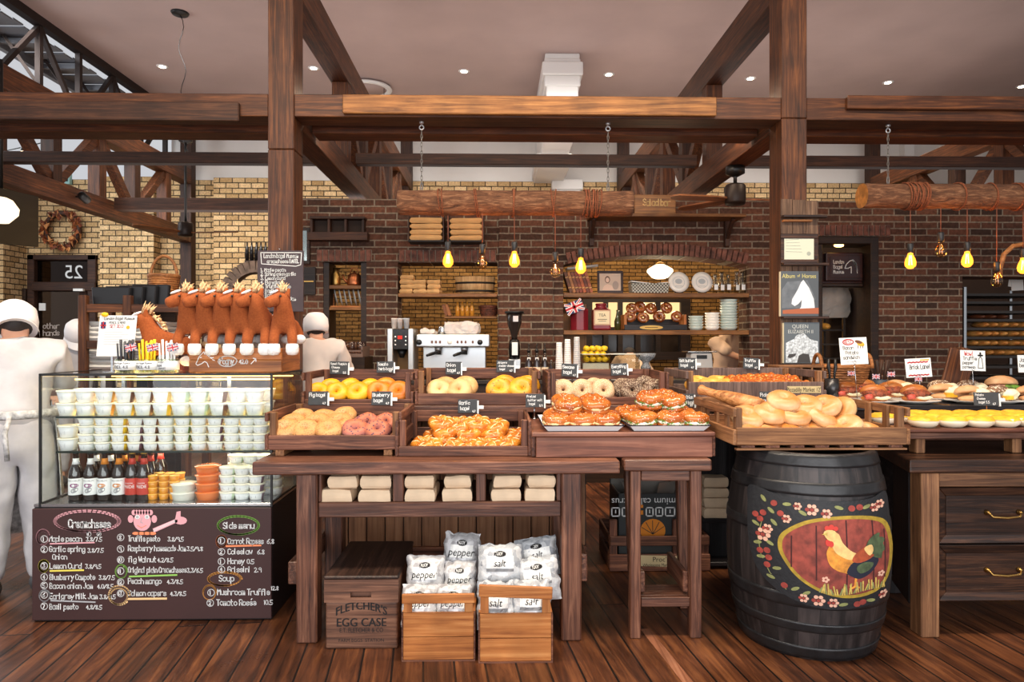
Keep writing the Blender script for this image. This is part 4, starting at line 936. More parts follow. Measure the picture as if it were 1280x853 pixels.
for(ya,yb)in((612,684),(685,757)):
    za,zc=PZ(yb,fy2),PZ(ya,fy2);dr=ob('drawer',MB().box(x0+.04,q1-.04,fy2+.005,fy2+.029,za+.04,zc-.04),DESK('x'),de,0,True)
    fr=MB();m_=.042
    def trap(p):fr.add([(p[0][0],fy2,p[0][1]),(p[1][0],fy2,p[1][1]),(p[2][0],fy2+.008,p[2][1]),(p[3][0],fy2+.008,p[3][1]),(p[0][0],fy2+.03,p[0][1]),(p[1][0],fy2+.03,p[1][1]),(p[2][0],fy2+.03,p[2][1]),(p[3][0],fy2+.03,p[3][1])],[(0,1,2,3),(3,2,6,7),(1,0,4,5),(0,3,7,4),(2,1,5,6)])
    trap([(x0+.002,za+.002),(q1-.002,za+.002),(q1-m_,za+m_),(x0+m_,za+m_)]);trap([(x0+.002,zc-.002),(x0+.002,za+.002),(x0+m_,za+m_),(x0+m_,zc-m_)])
    trap([(q1-.002,zc-.002),(x0+.002,zc-.002),(x0+m_,zc-m_),(q1-m_,zc-m_)]);trap([(q1-.002,za+.002),(q1-.002,zc-.002),(q1-m_,zc-m_),(q1-m_,za+m_)])
    o=ob('drawer_moulding',fr,DESK('x'),dr,.003);o.location=-Vector(de.location)
    hx,hz=PX(1234,fy2),(za+zc)/2+.004;hm=MB()
    for dx in(0,.15):hm.lathe([(.011,0),(.013,.004),(.008,.012),(.006,.02),(0,.022)],14,(hx+dx,fy2+.005,hz+.01),M=Matrix.Rotation(R(90),4,'X'))
    hm.tube([(hx,fy2-.014,hz+.01),(hx+.012,fy2-.02,hz-.006),(hx+.075,fy2-.026,hz-.01),(hx+.138,fy2-.02,hz-.006),(hx+.15,fy2-.014,hz+.01)],[.004,.005,.006,.005,.004],8)
    o=ob('handle',hm,BRASS,dr);o.location=-Vector(de.location)
# riser platform with the potato bagel board, and the upper sandwich shelf behind
ry=3.17;rz1=PZ(541,ry,1200)
rs=thing('display_riser','low slatted wooden riser on desk carrying yellow topped bagels','riser',(2.4,ry+.2,TZ))
rx0_,rx1_=PX(1136,ry),2.95
ob('front_rail',MB().box(rx0_,rx1_,ry,ry+.025,PZ(549,ry,1200),rz1),TABLE('x'),rs,.003,True)
ob('deck',MB().box(rx0_-.02,rx1_,ry+.026,3.66,rz1-.02,rz1),TABLE('x'),rs,.003,True)
for x in(PX(1150,ry),PX(1272,ry),2.85):ob('foot',MB().box(x,x+.045,ry+.03,ry+.09,TZ+.001,rz1-.021),CRATEL('z'),rs,.003,True)
ob('bearer',MB().box(rx0_,rx1_,ry+.5-.06,3.65,TZ+.001,rz1-.021),TABLE('x'),rs,.003,True)
bz=rz1+.018
bb=tag(ob('serving_board',MB().box(PX(1120,ry),2.95,ry-.012,3.6,rz1+.001,bz),wood('redbrown_tray',(60,32,24),(106,62,46),(136,88,66),'x',.8,.4,.2),bevel=.005),'red brown serving board under the yellow topped potato bagels','board')
uy=3.74;UZ=PZ(507,uy,1150)
us=thing('sandwich_shelf','dark wooden display tier carrying plates of sandwiches at right','shelf',(2.6,4.2,0))
ob('shelf_top',MB().box(kx1+.012,3.2,uy,4.62,UZ-.03,UZ),BLACKW('x'),us,.004,True)
ob('front_rail',MB().box(kx1+.012,3.2,uy+.02,uy+.045,UZ-.1,UZ-.031),DESK('x'),us,.003,True)
ob('post',MB().box(kx1+.03,kx1+.09,uy+.06,uy+.12,TZ*0,UZ-.101),BLACKW('z'),us,.003,True)
ob('cabinet',MB().box(2.34,3.2,uy+.08,4.6,TZ+.001,UZ-.031),BLACKW('x'),us,.003,True)
# ================================================================ BREAD CRATES AND BREAD
def crate(label,x0,x1,y0,y1,z0,zf,zp,wd,wdl=None,slats=False,feet=0.0,side='slat',front_top=None,group='wooden bagel crates',posts_front=None,low_back=True):
    """open bread crate: front board z0..zf, posts to zp"""
    wdl=wdl or wd;r=thing('bagel_crate',label,'crate',((x0+x1)/2,(y0+y1)/2,z0-feet),group=group);t=.016;pw=.03
    ob('base',MB().box(x0+t,x1-t,y0+t+.001,y1-t,z0+.004,z0+.016),wd('x'),r,.002,True)
    ob('front_board',MB().box(x0,x1,y0,y0+t,z0,zf),wd('x'),r,.003,True)
    for x in(x0+.001,x1-pw-.001):
        ob('corner_post',MB().box(x,x+pw,y0+t+.001,y0+t+.036,z0+.017,posts_front or zp),wdl('z'),r,.003,True)
        ob('corner_post',MB().box(x,x+pw,y1-t-.036,y1-t-.001,z0+.017,zp),wdl('z'),r,.003,True)
    h=zp-z0
    for xa,xb in((x0-t,x0),(x1,x1+t)):
        if side=='slat':
            ob('side_board',MB().box(xa,xb,y0,y1,z0,z0+h*.42),wd('y'),r,.003,True)
            ob('side_rail',MB().box(xa,xb,y0,y1,zp-h*.24,zp),wd('y'),r,.003,True)
        else:ob('side_board',MB().box(xa,xb,y0,y1,z0,zp),wd('y'),r,.003,True)
    if slats:
        for k in range(3):
            for xa in(x0+.002,x1-.016):
                y=y0+(y1-y0)*(.25+.25*k);ob('side_slat',MB().box(xa,xa+.014,y-.02,y+.02,z0+.017,zp-.002),wd('z'),r,.002,True)
    if low_back:ob('back_board',MB().box(x0,x1,y1-t,y1,z0,z0+h*.45),wd('x'),r,.003,True)
    ob('back_rail',MB().box(x0,x1,y1-t,y1,zp-h*.36,zp),wd('x'),r,.003,True)
    if feet:
        for x in(x0+.03,x1-.07):ob('foot',MB().box(x,x+.04,y0+.01,y1-.01,z0-feet+.001,z0-.001),wdl('y'),r,.002,True)
    return r
F1,F2,K1,K2=3.18,3.66,3.73,4.2
crate('wooden crate of fig and blueberry bagels at left end of display table',-1.062,PX(498,F1),F1,F2,TZ+.03,PZ(544,F1),PZ(515.5,F1),CRATE,CRATEL,feet=.03)
crate('wooden crate of garlic bagels in the middle of display table',PX(498,3.16),PX(660,3.16),3.16,F2,TZ+.001,PZ(558,3.16),PZ(526,3.16),CRATE,side='solid')
crate('wooden crate of yellow and orange bagels on back counter',PX(380,K1),PX(513,K1),K1,K2,KZ,PZ(499,K1),PZ(466,K1),CRATE)
crate('wooden crate of onion and jalapeno bagels on back counter',PX(522,K1),PX(672,K1),K1,K2,KZ,PZ(492,K1),PZ(464,K1),CRATE,CRATEL,low_back=False)
crate('wooden crate of sesame and seeded bagels on back counter',PX(688,K1),PX(833,K1),K1,K2,KZ,PZ(497,K1),PZ(466,K1),CRATE,side='solid')
pc=crate('grey wooden crate of golden bagels with pale market plate',PX(861,3.76),PX(1030,3.76),3.76,4.26,KZ,PZ(478,3.76),PZ(464,3.8),lambda a:wood('grey_crate',(66,50,46),(108,84,74),(142,114,102),'z',1,.65,.3),CRATEL)
mb=MB();f=plane_fn((0,3.76,0),(1,0,0),(0,0,1),(0,-1,0));mb.poly([f(PX(a,3.76),PZ(b,3.76))for a,b in((984,492),(1026,492),(1026,483.5),(984,483.5))],0);add_font(mb,'Piccadilly Market 12"',.034,f,1,PX(1005,3.76),PZ(488,3.76),n=.001,sx=.68)
ob('name_plate',mb,[flat('brass_plate',(206,182,130),.6),INK],pc,0,True)
# plain bagel crate on the barrel
by0,by1,bz0=2.96,3.56,.872
b0,b1=PX(921,by0),PX(1134,by0)
pcr=crate('pale slatted wooden crate heaped with plain bagels on the barrel',b0,b1,by0,by1,bz0+.022,PZ(536,by0),PZ(511,by0),CRATEL,CRATEL,slats=True)
for y in(by0,by1-.03):ob('bottom_rail',MB().box(b0,b1,y,y+.03,bz0,bz0+.008),CRATEL('x'),pcr,0,True)
for k in range(7):x=b0+.02+k*(b1-b0-.1)/6;ob('bottom_slat',MB().box(x,x+.062,by0+.002,by1-.002,bz0+.009,bz0+.021),CRATE('y'),pcr,.002,True)
# wooden bat lying in the crate
pa,pb=P(874,487,3.4),P(945,507,3.18);d=pb-pa
mb=MB();mb.tube([pa+d*t for t in(0,.03,.06,.12,.3,.36,.45,.7,1,1.1)],[.02,.027,.025,.021,.02,.024,.03,.037,.04,.034],14)
tag(ob('rolling_bat',mb,wood('bat_wood',(120,70,34),(176,116,66),(206,150,96),'x',.8,.45,.1)),'tapered brown wooden bat lying across the plain bagel crate','wooden bat')

# ---------------------------------------------------------------- bread prototypes (mesh data shared between copies)
MT=Matrix
def torus_mesh(nm,mats,R0,r,sz,jit,seed,ripple=None):return MB().torus(R0,r,26,12,sz=sz,jit=jit,seed=seed,ripple=ripple).mesh(nm,mats)
BM={
 'fig':speck('fig_crust',(222,178,126),(196,134,74),(96,58,36),150,.42,top=((202,142,80),.018,.042)),
 'blueberry':speck('blueberry_crust',(178,116,112),(136,80,84),(76,48,72),85,.5,top=((188,104,70),.02,.045)),
 'pumpkin':speck('pumpkin_crust',(236,180,30),(216,146,18),None,rough=.45),
 'tomato':speck('tomato_crust',(228,142,34),(206,108,26),None,rough=.45),
 'onion':speck('onion_crust',(228,190,132),(204,150,90),None,rough=.5),
 'jalapeno':speck('jalapeno_crust',(236,170,44),(214,128,28),(120,104,40),60,.36,rough=.45),
 'sesame':speck('sesame_crust',(216,176,132),(196,150,104),(240,220,188),330,.6,rough=.6),
 'everything':speck('everything_crust',(110,78,56),(74,52,40),(214,190,160),230,.62,rough=.7),
 'plain':speck('plain_crust',(236,206,160),(222,178,122),None,rough=.38,top=((196,118,46),.014,.046),blot=16),
 'garlic':speck('garlic_crust',(222,140,44),(186,96,26),(244,200,130),90,.34,rough=.35,coat=.2,blot=26),
 'truffle':speck('truffle_crust',(206,108,40),(150,66,26),(240,170,90),70,.5,rough=.4,blot=40),
 'salt':speck('salt_butter_crust',(244,190,96),(228,156,60),None,rough=.4),
 'pretzel':speck('pretzel_crust',(204,118,46),(168,82,28),(246,226,196),110,.36,rough=.25,coat=.35),
 'shelf':speck('dark_pretzel_crust',(150,78,30),(104,48,18),(220,160,90),40,.4,rough=.25,coat=.4),
}
CREAM=flat('cream_filling',(248,240,222),.5,var=.03,vs=60,bump=.3)
HERB=flat('green_herb',(86,124,40),.6,var=.3,vs=60)
CUT=flat('slashed_crumb',(246,214,160),.7)
SPECS={'fig':(.0335,.0305,.92,.005),'blueberry':(.0335,.0305,.9,.007),'pumpkin':(.034,.0305,.9,.003),'tomato':(.034,.0305,.9,.004),'onion':(.034,.031,.9,.002),'jalapeno':(.035,.033,.95,.004),
 'sesame':(.035,.0275,.95,.002),'everything':(.035,.0285,.95,.005),'plain':(.035,.0285,.86,.004),'salt':(.038,.026,.85,.004),'shelf':(.036,.026,.9,.004)}
PROTO={}
def proto(kind):
    if kind not in PROTO:
        a=SPECS[kind];PROTO[kind]=[torus_mesh(kind+'_bagel',BM[kind],a[0],a[1],a[2],a[3],3*k+len(kind))for k in range(3)]
    return PROTO[kind]
def twist_proto(kind):
    if kind not in PROTO:
        out=[]
        for k in range(3):out.append(torus_mesh(kind+'_bagel',BM[kind],.037,.027,.92,.003,k+5,(.16,6,1+k%2)))
        PROTO[kind]=out
    return PROTO[kind]
def slash_mesh(seed):
    mb=MB();random.seed(seed)
    for k in range(6):
        a=k*pi/3+.2;d1=Vector((cos(a),sin(a),0));d2=Vector((-sin(a),cos(a),0));pts=[]
        for j in range(6):
            u=.18+.5*pi*.9*j/5-.0;rr=.0278
            pts.append(d1*(.037+rr*cos(u+.35))+d2*(.004*(j-2.5))+Vector((0,0,rr*.92*sin(u+.35))))
        mb.tube(pts,[.0006,.0022,.0028,.0028,.0022,.0006],6)
    return mb.mesh('slash',CUT)
NB=0
def lay(kind,label,p,tilt=0,roll=0,spin=None,s=1.0,group=None,cat='bagel'):
    """one bagel; tilt leans its face towards the camera"""
    global NB;NB+=1
    me=(twist_proto(kind)if kind in('garlic','truffle')else proto(kind))[NB%3]
    o=bpy.data.objects.new(kind+'_bagel' if kind!='shelf' else 'pretzel_bagel',me);COL.objects.link(o);o.location=p;o.scale=(s,)*3
    o.rotation_euler=(Matrix.Rotation(roll,3,'Y')@Matrix.Rotation(tilt,3,'X')@Matrix.Rotation(rnd(0,6)if spin is None else spin,3,'Z')).to_euler()
    tag(o,label,cat,group)
    if kind=='garlic':
        c=bpy.data.objects.new('slash_marks',SLASH);COL.objects.link(c);c.parent=o
    return o
SLASH=slash_mesh(3)
def rows(kind,desc,group,spec,s=1.0,cat='bagel'):
    """spec: list of (row name, Y, tilt, [(px, py), ...])"""
    for rn,Y,tilt,pts in spec:
        for i,q in enumerate(pts):
            px,py=q[0],q[1];lab='%s, %s from left in %s'%(desc,ORD[i],rn)if len(pts)>1 else '%s, alone in %s'%(desc,rn)
            lay(kind,lab,P(px,py,Y),tilt+rnd(-.08,.08),(q[2]if len(q)>2 else rnd(-.12,.12)),s=s,group=group,cat=cat)
T1=R(38)
rows('fig','speckled tan fig bagel','fig bagels',[('front row',3.262,T1,[(357,537),(382,538),(411,538)]),('middle row',3.35,T1,[(367,530),(396,530),(424,529)]),('back row',3.44,T1,[(378,524),(405,524),(430,521),])],1.02)
rows('blueberry','purple blueberry bagel','blueberry bagels',[('front row',3.262,T1,[(444,538),(472,538)]),('middle row',3.36,T1,[(458,530),(482,530)])],1.02)
T2=R(48)
rows('pumpkin','bright yellow sweet pumpkin bagel','sweet pumpkin bagels',[('front row',3.82,T2,[(397,491),(421,491),(447,490)]),('back row',3.92,T2,[(413,486),(438,486),(462,486)])],1.05)
rows('tomato','orange tomato herb bagel','tomato herb bagels',[('front row',3.82,T2,[(473,490),(498,490)]),('back row',3.92,T2,[(482,485),])],1.08)
rows('onion','pale onion bagel','onion bagels',[('front row',3.82,T2,[(549,488),(574,488)]),('back row',3.92,T2,[(557,484),(582,483)])],1.12)
rows('jalapeno','orange jalapeno cheese bagel','jalapeno cheese bagels',[('front row',3.82,T2,[(624,487),(652,487)]),('back row',3.93,T2,[(631,483),(659,483)])],1.15)
T3=R(68)
rows('sesame','tan sesame bagel standing on edge','sesame bagels',[('front row',3.83,T3,[(704,488),(727.5,488),(754,488)]),('back row',3.9,T3,[(743,486)])],1.06)
rows('everything','dark seed crusted bagel standing on edge','seed crusted bagels',[('front row',3.83,T3,[(790,488),(818,488)]),('back row',3.91,T3,[(780,486),(806,484)])],1.08)
rows('garlic','glossy slashed garlic bagel','garlic bagels',[('bottom front row',3.262,.3,[(531,556),(556,557),(582,557),(608,557),(634,556)]),('bottom back row',3.39,.3,[(546,546),(574,547),(600,548),(628,546),(648,545)]),('second layer',3.35,.25,[(557,540),(586,542),(616,541)]),('top layer',3.38,.3,[(552,530),(574,532),(598,530),(620,534)])],1.05)
# plain bagels heaped on the barrel crate
PLB=[('bottom front row',3.07,.3,[(945,538),(972,539),(1000,539),(1026,539),(1056,533,-.5),(1082,540)]),('bottom back row',3.22,.3,[(950,524),(978,526),(1010,527),(1048,526)]),('second layer',3.12,.45,[(934,521),(962,517,.1),(992,519),(1027,520,.5)]),('top layer',3.16,.35,[(979,501),(1006,507,-.2),(1030,508,-.4),(1050,514,-1.0)])]
rows('plain','smooth pale plain bagel','plain bagels',PLB,1.22)
rows('salt','golden salt butter bagel','salt butter bagels',[('front row',3.84,.2,[(872,483),(890,481),(912,482)]),('back row',3.97,.2,[(876,478),(900,477)])],1.2)
rows('truffle','crusty orange truffle bagel','truffle bagels',[('front row',3.84,.15,[(928,480),(948,480),(968,480),(986,481),(1001,483)]),('back row',3.96,.15,[(920,476),(940,475),(962,475),(984,476)])],1.15)
# pretzel bun sandwiches on two enamel trays
def tray(px0,px1,label):
    Y=3.135;x0,x1=PX(px0,Y),PX(px1,Y);z=BZT+.001
    r=thing('enamel_tray',label,'tray',((x0+x1)/2,Y+.2,z),group='white enamel trays');h=.028
    b=MB();o=[(x0-.012,Y-.012),(x1+.012,Y-.012),(x1+.012,Y+.46),(x0-.012,Y+.46)];i_=[(x0+.012,Y+.012),(x1-.012,Y+.012),(x1-.012,Y+.44),(x0+.012,Y+.44)]
    vs=[(a,c,z+.001)for a,c in i_]+[(a,c,z+h)for a,c in o]+[(a,c,z+.004)for a,c in[(x0+.016,Y+.016),(x1-.016,Y+.016),(x1-.016,Y+.436),(x0+.016,Y+.436)]]+[(a,c,z+h)for a,c in[(x0-.008,Y-.008),(x1+.008,Y-.008),(x1+.008,Y+.456),(x0-.008,Y+.456)]]
    fs=[(3,2,1,0),(8,9,10,11)]
    for k in range(4):l=(k+1)%4;fs+=[(k,l,4+l,4+k),(4+k,4+l,12+l,12+k),(12+k,12+l,8+l,8+k)]
    b.add(vs,fs);ob('pan',b,flat('white_enamel',(240,240,240),.25,coat=.3),r,0,True)
    ob('rim',MB().tube([(a,c,z+h)for a,c in o],.0032,6,True),flat('navy_enamel_rim',(40,42,54),.3),r,0,True)
tray(682,776,'white enamel tray of pretzel butter buns, left of two');tray(790,884,'white enamel tray of spring onion cream buns, right of two')
def bun_parts(kind):
    lo=MB();lo.lathe([(0,0),(.042,.001),(.056,.008),(.058,.018),(.05,.024),(0,.024)],24);lo=lo.mesh('bun_base',BM['pretzel'])
    up=MB()
    up.torus(.034,.027,26,10,(0,0,.0),sz=.85,ripple=(.13,6,1),jit=.002,seed=4);up.lathe([(0,.006),(.02,.01),(.03,0)],16)
    up=up.mesh('bun_top',BM['pretzel'])
    fi=MB();n=30;vs=[];fs=[]
    for i in range(n):
        t=2*pi*i/n;e=noise.noise(Vector((cos(t)*3,sin(t)*3,5 if kind=='cream' else 1)))*.006
        vs+=[((.05+e)*cos(t),(.05+e)*sin(t),0),((.060+e)*cos(t),(.060+e)*sin(t),.008),((.052+e)*cos(t),(.052+e)*sin(t),.018)]
    for i in range(n):
        j=(i+1)%n;fs+=[(i*3,j*3,j*3+1,i*3+1),(i*3+1,j*3+1,j*3+2,i*3+2)]
    fi.add(vs,fs,0,True)
    if kind=='cream':
        random.seed(5)
        for k in range(80):
            t=rnd(0,6.28);rr=rnd(.053,.0605);fi.obox((rr*cos(t),rr*sin(t),rnd(.002,.017)),(.011,.0035,.003),(rnd(-1,1),rnd(-1,1),t+1.57+rnd(-.6,.6)),1)
        fi=fi.mesh('cream',[CREAM,HERB])
    else:fi=fi.mesh('butter',[flat('butter_filling',(250,226,168),.45),HERB])
    return lo,fi,up
BP={'butter':bun_parts('butter'),'cream':bun_parts('cream')}
def bun(kind,label,p,tilt,roll,spin,group,s=1.0):
    r=thing('pretzel_bun',label,'filled bun',p,group=group,rot=(Matrix.Rotation(roll,3,'Y')@Matrix.Rotation(tilt,3,'X')@Matrix.Rotation(spin,3,'Z')).to_euler());r.scale=(s,)*3
    lo,fi,up=BP[kind];h=.030 if kind=='cream' else .022
    for nm,me,z in(('bun_base',lo,0),('filling',fi,.02),('bun_top',up,h+.016)):
        c=bpy.data.objects.new(nm,me);COL.objects.link(c);c.parent=r;c.location=(0,0,z)
def buns(kind,desc,group,spec,s):
    for rn,Y,tilt,pts in spec:
        for i,(px,py)in enumerate(pts):bun(kind,'%s, %s from left in %s'%(desc,ORD[i],rn)if len(pts)>1 else '%s, alone in %s'%(desc,rn),P(px,py,Y),tilt,rnd(-.12,.12),rnd(-.5,.5),group,s)
zb=BZT+.007
def pyz(z,Y):return 426.5-(z-CAM_H)*FPX/Y
b1y,b2y=pyz(zb,3.26),pyz(zb,3.40);m1y=pyz(zb+.058,3.30)
buns('butter','shiny pretzel butter bun','pretzel butter buns',[('front row',3.215,.08,[(696,pyz(zb,3.215)),(728,pyz(zb,3.215)),(757,pyz(zb,3.215))]),('back row',3.36,.1,[(694,pyz(zb,3.36)),(726,pyz(zb,3.36)),(757,pyz(zb,3.36))]),('rear row',3.49,.1,[(700,pyz(zb,3.49)),(738,pyz(zb,3.49))]),('upper layer',3.28,.2,[(711,pyz(zb+.068,3.28)),(745,pyz(zb+.068,3.28))]),('top back layer',3.42,.22,[(706,pyz(zb+.07,3.42)),(740,pyz(zb+.07,3.42))])],1.14)
buns('cream','spring onion cream bun','spring onion cream buns',[('front row',3.215,.06,[(804,pyz(zb,3.215)),(837,pyz(zb,3.215)),(866,pyz(zb,3.215))]),('back row',3.36,.1,[(791,pyz(zb,3.36)),(822,pyz(zb,3.36)),(852,pyz(zb,3.36))]),('rear row',3.49,.1,[(786,pyz(zb,3.49)),(818,pyz(zb,3.49)),(846,pyz(zb,3.49))]),('top layer',3.3,.18,[(812,pyz(zb+.082,3.36)),(840,pyz(zb+.078,3.28))]),('top back layer',3.44,.2,[(828,pyz(zb+.082,3.46))])],1.14)
# yellow topped potato cheese bagels on the serving board
pm=MB();pm.lathe([(0,0),(.045,.001),(.062,.014),(.067,.028),(.06,.042),(.0,.046)],26)
PB=pm.mesh('bread',speck('pale_bun_crumb',(246,232,206),(238,216,180),None,rough=.5))
pt=MB();n=26;vs=[(0,0,.054)];fs=[]
for j,(rr,z)in enumerate(((.025,.053),(.045,.051),(.058,.045),(.0675,.034))):
    for i in range(n):
        t=2*pi*i/n;e=noise.noise(Vector((cos(t)*2.2,sin(t)*2.2,j*.4)))*(.006 if j==3 else .002);vs.append(((rr+e*.4)*cos(t),(rr+e*.4)*sin(t),z+e))
for i in range(n):
    k=(i+1)%n;fs.append((0,1+i,1+k))
    for j in range(3):fs.append((1+j*n+i,1+(j+1)*n+i,1+(j+1)*n+k,1+j*n+k))
pt.add(vs,fs,0,True);PT=pt.mesh('cheese',speck('potato_cheese',(246,196,58),(232,158,36),None,rough=.45,blot=30))
for rn,Y,xs_ in(('front row',3.24,(1154,1190,1223,1255,1288)),('second row',3.375,(1105,1140,1172,1205,1238,1270)),('third row',3.50,(1146,1176,1207,1238,1268))):
    for i,px in enumerate(xs_):
        q=P(px,520,Y);r=thing('potato_bagel','yellow topped potato cheese bagel, %s from left in %s on board'%(ORD[i],rn),'bagel',(q.x,Y,bz+.001),rnd(0,6),'potato cheese bagels')
        for nm,me in(('bread',PB),('cheese_topping',PT)):c=bpy.data.objects.new(nm,me);COL.objects.link(c);c.parent=r
# ---------------------------------------------------------------- plates of sandwiches on the upper tier
PLATE=flat('white_china',(236,232,224),.25,coat=.3)
PLM=MB().lathe([(0,.004),(.05,.003),(.05,0),(.062,.0),(.075,.006),(.118,.017),(.12,.02),(.075,.0105),(.06,.006),(0,.006)],36).mesh('plate',PLATE)
BUNB=speck('brown_bun_crust',(186,112,52),(158,86,36),None,rough=.35,blot=12)
CIAB=speck('floury_bun_crust',(222,176,128),(200,146,98),None,rough=.6,blot=18)
SEED=speck('seeded_bun_crust',(150,112,80),(116,82,58),(226,206,180),110,.7,rough=.7)
MEAT=flat('pulled_meat',(124,58,32),.6,var=.4,vs=90,bump=.8);BAC=flat('bacon_red',(176,74,58),.5,var=.25,vs=40);POT=flat('potato_cream',(244,228,190),.6,var=.06,vs=50,bump=.5);EGGY=flat('yellow_omelette',(236,176,48),.5,var=.12,vs=40);GREEN=flat('lettuce_green',(96,132,48),.6,var=.3,vs=50)
def half_bun(mat,w,d,h,op):
    """top and bottom halves of a roll opened towards the camera"""
    b=MB();b.ball((0,0,h*.26),(w,d,h*.26),20,10);bot=b.mesh('roll_base',mat)
    t=MB();t.ball((0,0,0),(w,d*1.05,h*.52),20,12);t.v=[(x,y,max(z,-h*.07))for x,y,z in t.v];t.xf(Matrix.Translation((0,d*.12,h*.68))@Matrix.Rotation(-op,4,'X'))
    return bot,t.mesh('roll_top',mat)
def blob(w,d,h,mat,seed,nm,flatz=.5,k=.25):
    b=MB();b.ball((0,0,0),(w,d,h),26,14);b.v=[tuple(Vector(v)*(1+k*noise.noise(Vector(v)*55+Vector((seed,seed,0)))))for v in b.v];return b.mesh(nm,mat)
SW={}
bt=half_bun(BUNB,.075,.05,.085,.35);SW['bacon']=[('roll_base',bt[0],(0,.0,0)),('roll_top',bt[1],(0,.012,.0)),('meat_filling',blob(.068,.05,.026,MEAT,2,'meat'),(.0,-.016,.05)),('potato_filling',blob(.05,.03,.013,POT,4,'potato'),(.022,-.036,.03)),('bacon_roll',MB().lathe([(0,-.02),(.014,-.02),(.016,0),(.014,.02),(0,.02)],14,(-.048,-.042,.034),M=Matrix.Rotation(R(80),4,'Y')).mesh('bacon',BAC),(0,-.006,0))]
bt=half_bun(CIAB,.078,.05,.08,.3);SW['truffle']=[('roll_base',bt[0],(0,0,0)),('roll_top',bt[1],(-.008,.014,0)),('cream_filling',blob(.052,.046,.03,POT,6,'cream'),(.042,-.012,.05)),('omelette',MB().obox((0,0,0),(.06,.03,.024)).mesh('omelette',EGGY),(.012,-.042,.032))]
bt=half_bun(SEED,.074,.05,.08,.3);SW['seeded']=[('roll_base',bt[0],(0,0,0)),('roll_top',bt[1],(-.008,.014,0)),('cream_filling',blob(.052,.044,.03,POT,9,'cream'),(.038,-.014,.048)),('omelette',MB().obox((0,0,0),(.05,.03,.02)).mesh('omelette',EGGY),(.0,-.042,.028))]
bt=half_bun(CIAB,.088,.052,.09,.15);SW['green']=[('roll_base',bt[0],(0,0,0)),('roll_top',bt[1],(0,.008,0)),('salad_leaves',blob(.07,.045,.016,GREEN,3,'leaves',k=.5),(.02,-.016,.042)),('ham_slice',blob(.055,.04,.012,flat('pink_ham',(222,160,140),.5),5,'ham'),(-.02,-.014,.046))]
def sandwich(kind,px,Y,label,plabel,rz=0.0,s=1.0,z=None):
    q=P(px,490,Y);z=UZ if z is None else z
    pl=tag(bpy.data.objects.new('plate',PLM),plabel,'plate','white sandwich plates');COL.objects.link(pl);pl.location=(q.x,Y,z+.001);pl.scale=(1.15,1,1)
    r=thing('filled_roll',label,'sandwich',(q.x,Y-.01,z+.0075),rz,'filled rolls on plates');r.scale=(s,)*3
    for nm,me,loc in SW[kind]:c=bpy.data.objects.new(nm,me);COL.objects.link(c);c.parent=r;c.location=loc
FR,MR_,RR=3.86,4.12,4.4
for i,(kind,px,Y,rn)in enumerate((('bacon',1092,FR,'front'),('bacon',1143,FR,'front'),('truffle',1180,4.02,'middle'),('truffle',1213,FR,'front'),('seeded',1250,FR,'front'),('truffle',1290,FR,'front'),
                                       ('bacon',1058,MR_,'middle'),('bacon',1113,MR_,'middle'),('bacon',1080,RR,'back'),('truffle',1122,RR+.02,'back'),('seeded',1177,RR,'back'),('seeded',1213,RR,'back'),('green',1252,RR,'back'))):
    nm={'bacon':'brown roll filled with dark pulled meat','truffle':'floury roll filled with cream and yellow omelette','seeded':'seeded roll filled with potato cream','green':'long floury roll with green salad leaves'}[kind]
    near={1092:'third from left at table edge',1143:'nearest to the yellow bagels',1180:'behind the front rolls',1213:'in the middle of the front row',1250:'behind potato cheese tag',1290:'at right frame edge',1058:'leftmost on the tier',1113:'second row behind plain bagel crate',1080:'below bacon potato card',1122:'left of the small white card',1177:'right of small white card',1252:'at the back right'}
    key=near.get(px,'below ringed paper card')if not(px==1213 and Y==RR)else 'below ringed paper card'
    sandwich(kind,px,Y,'%s, %s'%(nm,key),'round white plate under the %s, %s'%({'bacon':'meat roll','truffle':'floury roll','seeded':'seeded roll','green':'salad roll'}[kind],key),rnd(-.2,.2),1.0 if kind!='green' else 1.15)
# ================================================================ IN THE DISPLAY CASE
LIDM=flat('cream_lid',(250,244,222),.35);LBL=flat('white_label',(240,240,238),.5)
def tub_meshes(key,r1,r0,h,content,lab=(200,325),clear=False):
    b=MB();n=24;prof=[(r0,0),(r0+(r1-r0)*.5,h*.5),(r1,h)]
    b.lathe(prof,n,mis=[1,1]);k=0
    # camera-facing sector carries the wrap-round label
    for fi,f in enumerate(b.f):
        if len(f)==4:
            cx=sum(b.v[i][0]for i in f)/4;cy=sum(b.v[i][1]for i in f)/4;a=math.degrees(atan2(cy,cx))%360
            b.m[fi]=0 if lab[0]<a<lab[1]else 1
        else:b.m[fi]=1
    if not clear:
        f=lambda u,v,nn=0.0:Vector(((r0+(r1-r0)*v/h+.0006)*cos(R(262)+u/r1),(r0+(r1-r0)*v/h+.0006)*sin(R(262)+u/r1),v))
        for q in range(3):segs(b,[(-.022+q*.004,h*(.62-.13*q)),(.012,h*(.62-.13*q))],.0022,f,2)
    cup=b.mesh('cup',[LBL,content,flat('grey_print',(120,120,124),.7)])
    lid=MB().lathe([(0,h+.004),(r1*.8,h+.004),(r1*.85,h+.007),(r1+.003,h+.007),(r1+.004,h),(r1,h-.001)],n).mesh('lid',LIDM)
    return cup,lid
def cmat(n,c):return flat(n+'_filling',c,.4)
FLAV=[cmat('cream',(240,234,212)),cmat('lemon',(240,196,40)),cmat('pale_green',(206,222,190)),cmat('amber',(226,160,50)),cmat('brown',(120,74,50)),cmat('plum',(120,84,96)),cmat('herb',(120,150,80)),cmat('white',(236,238,234))]
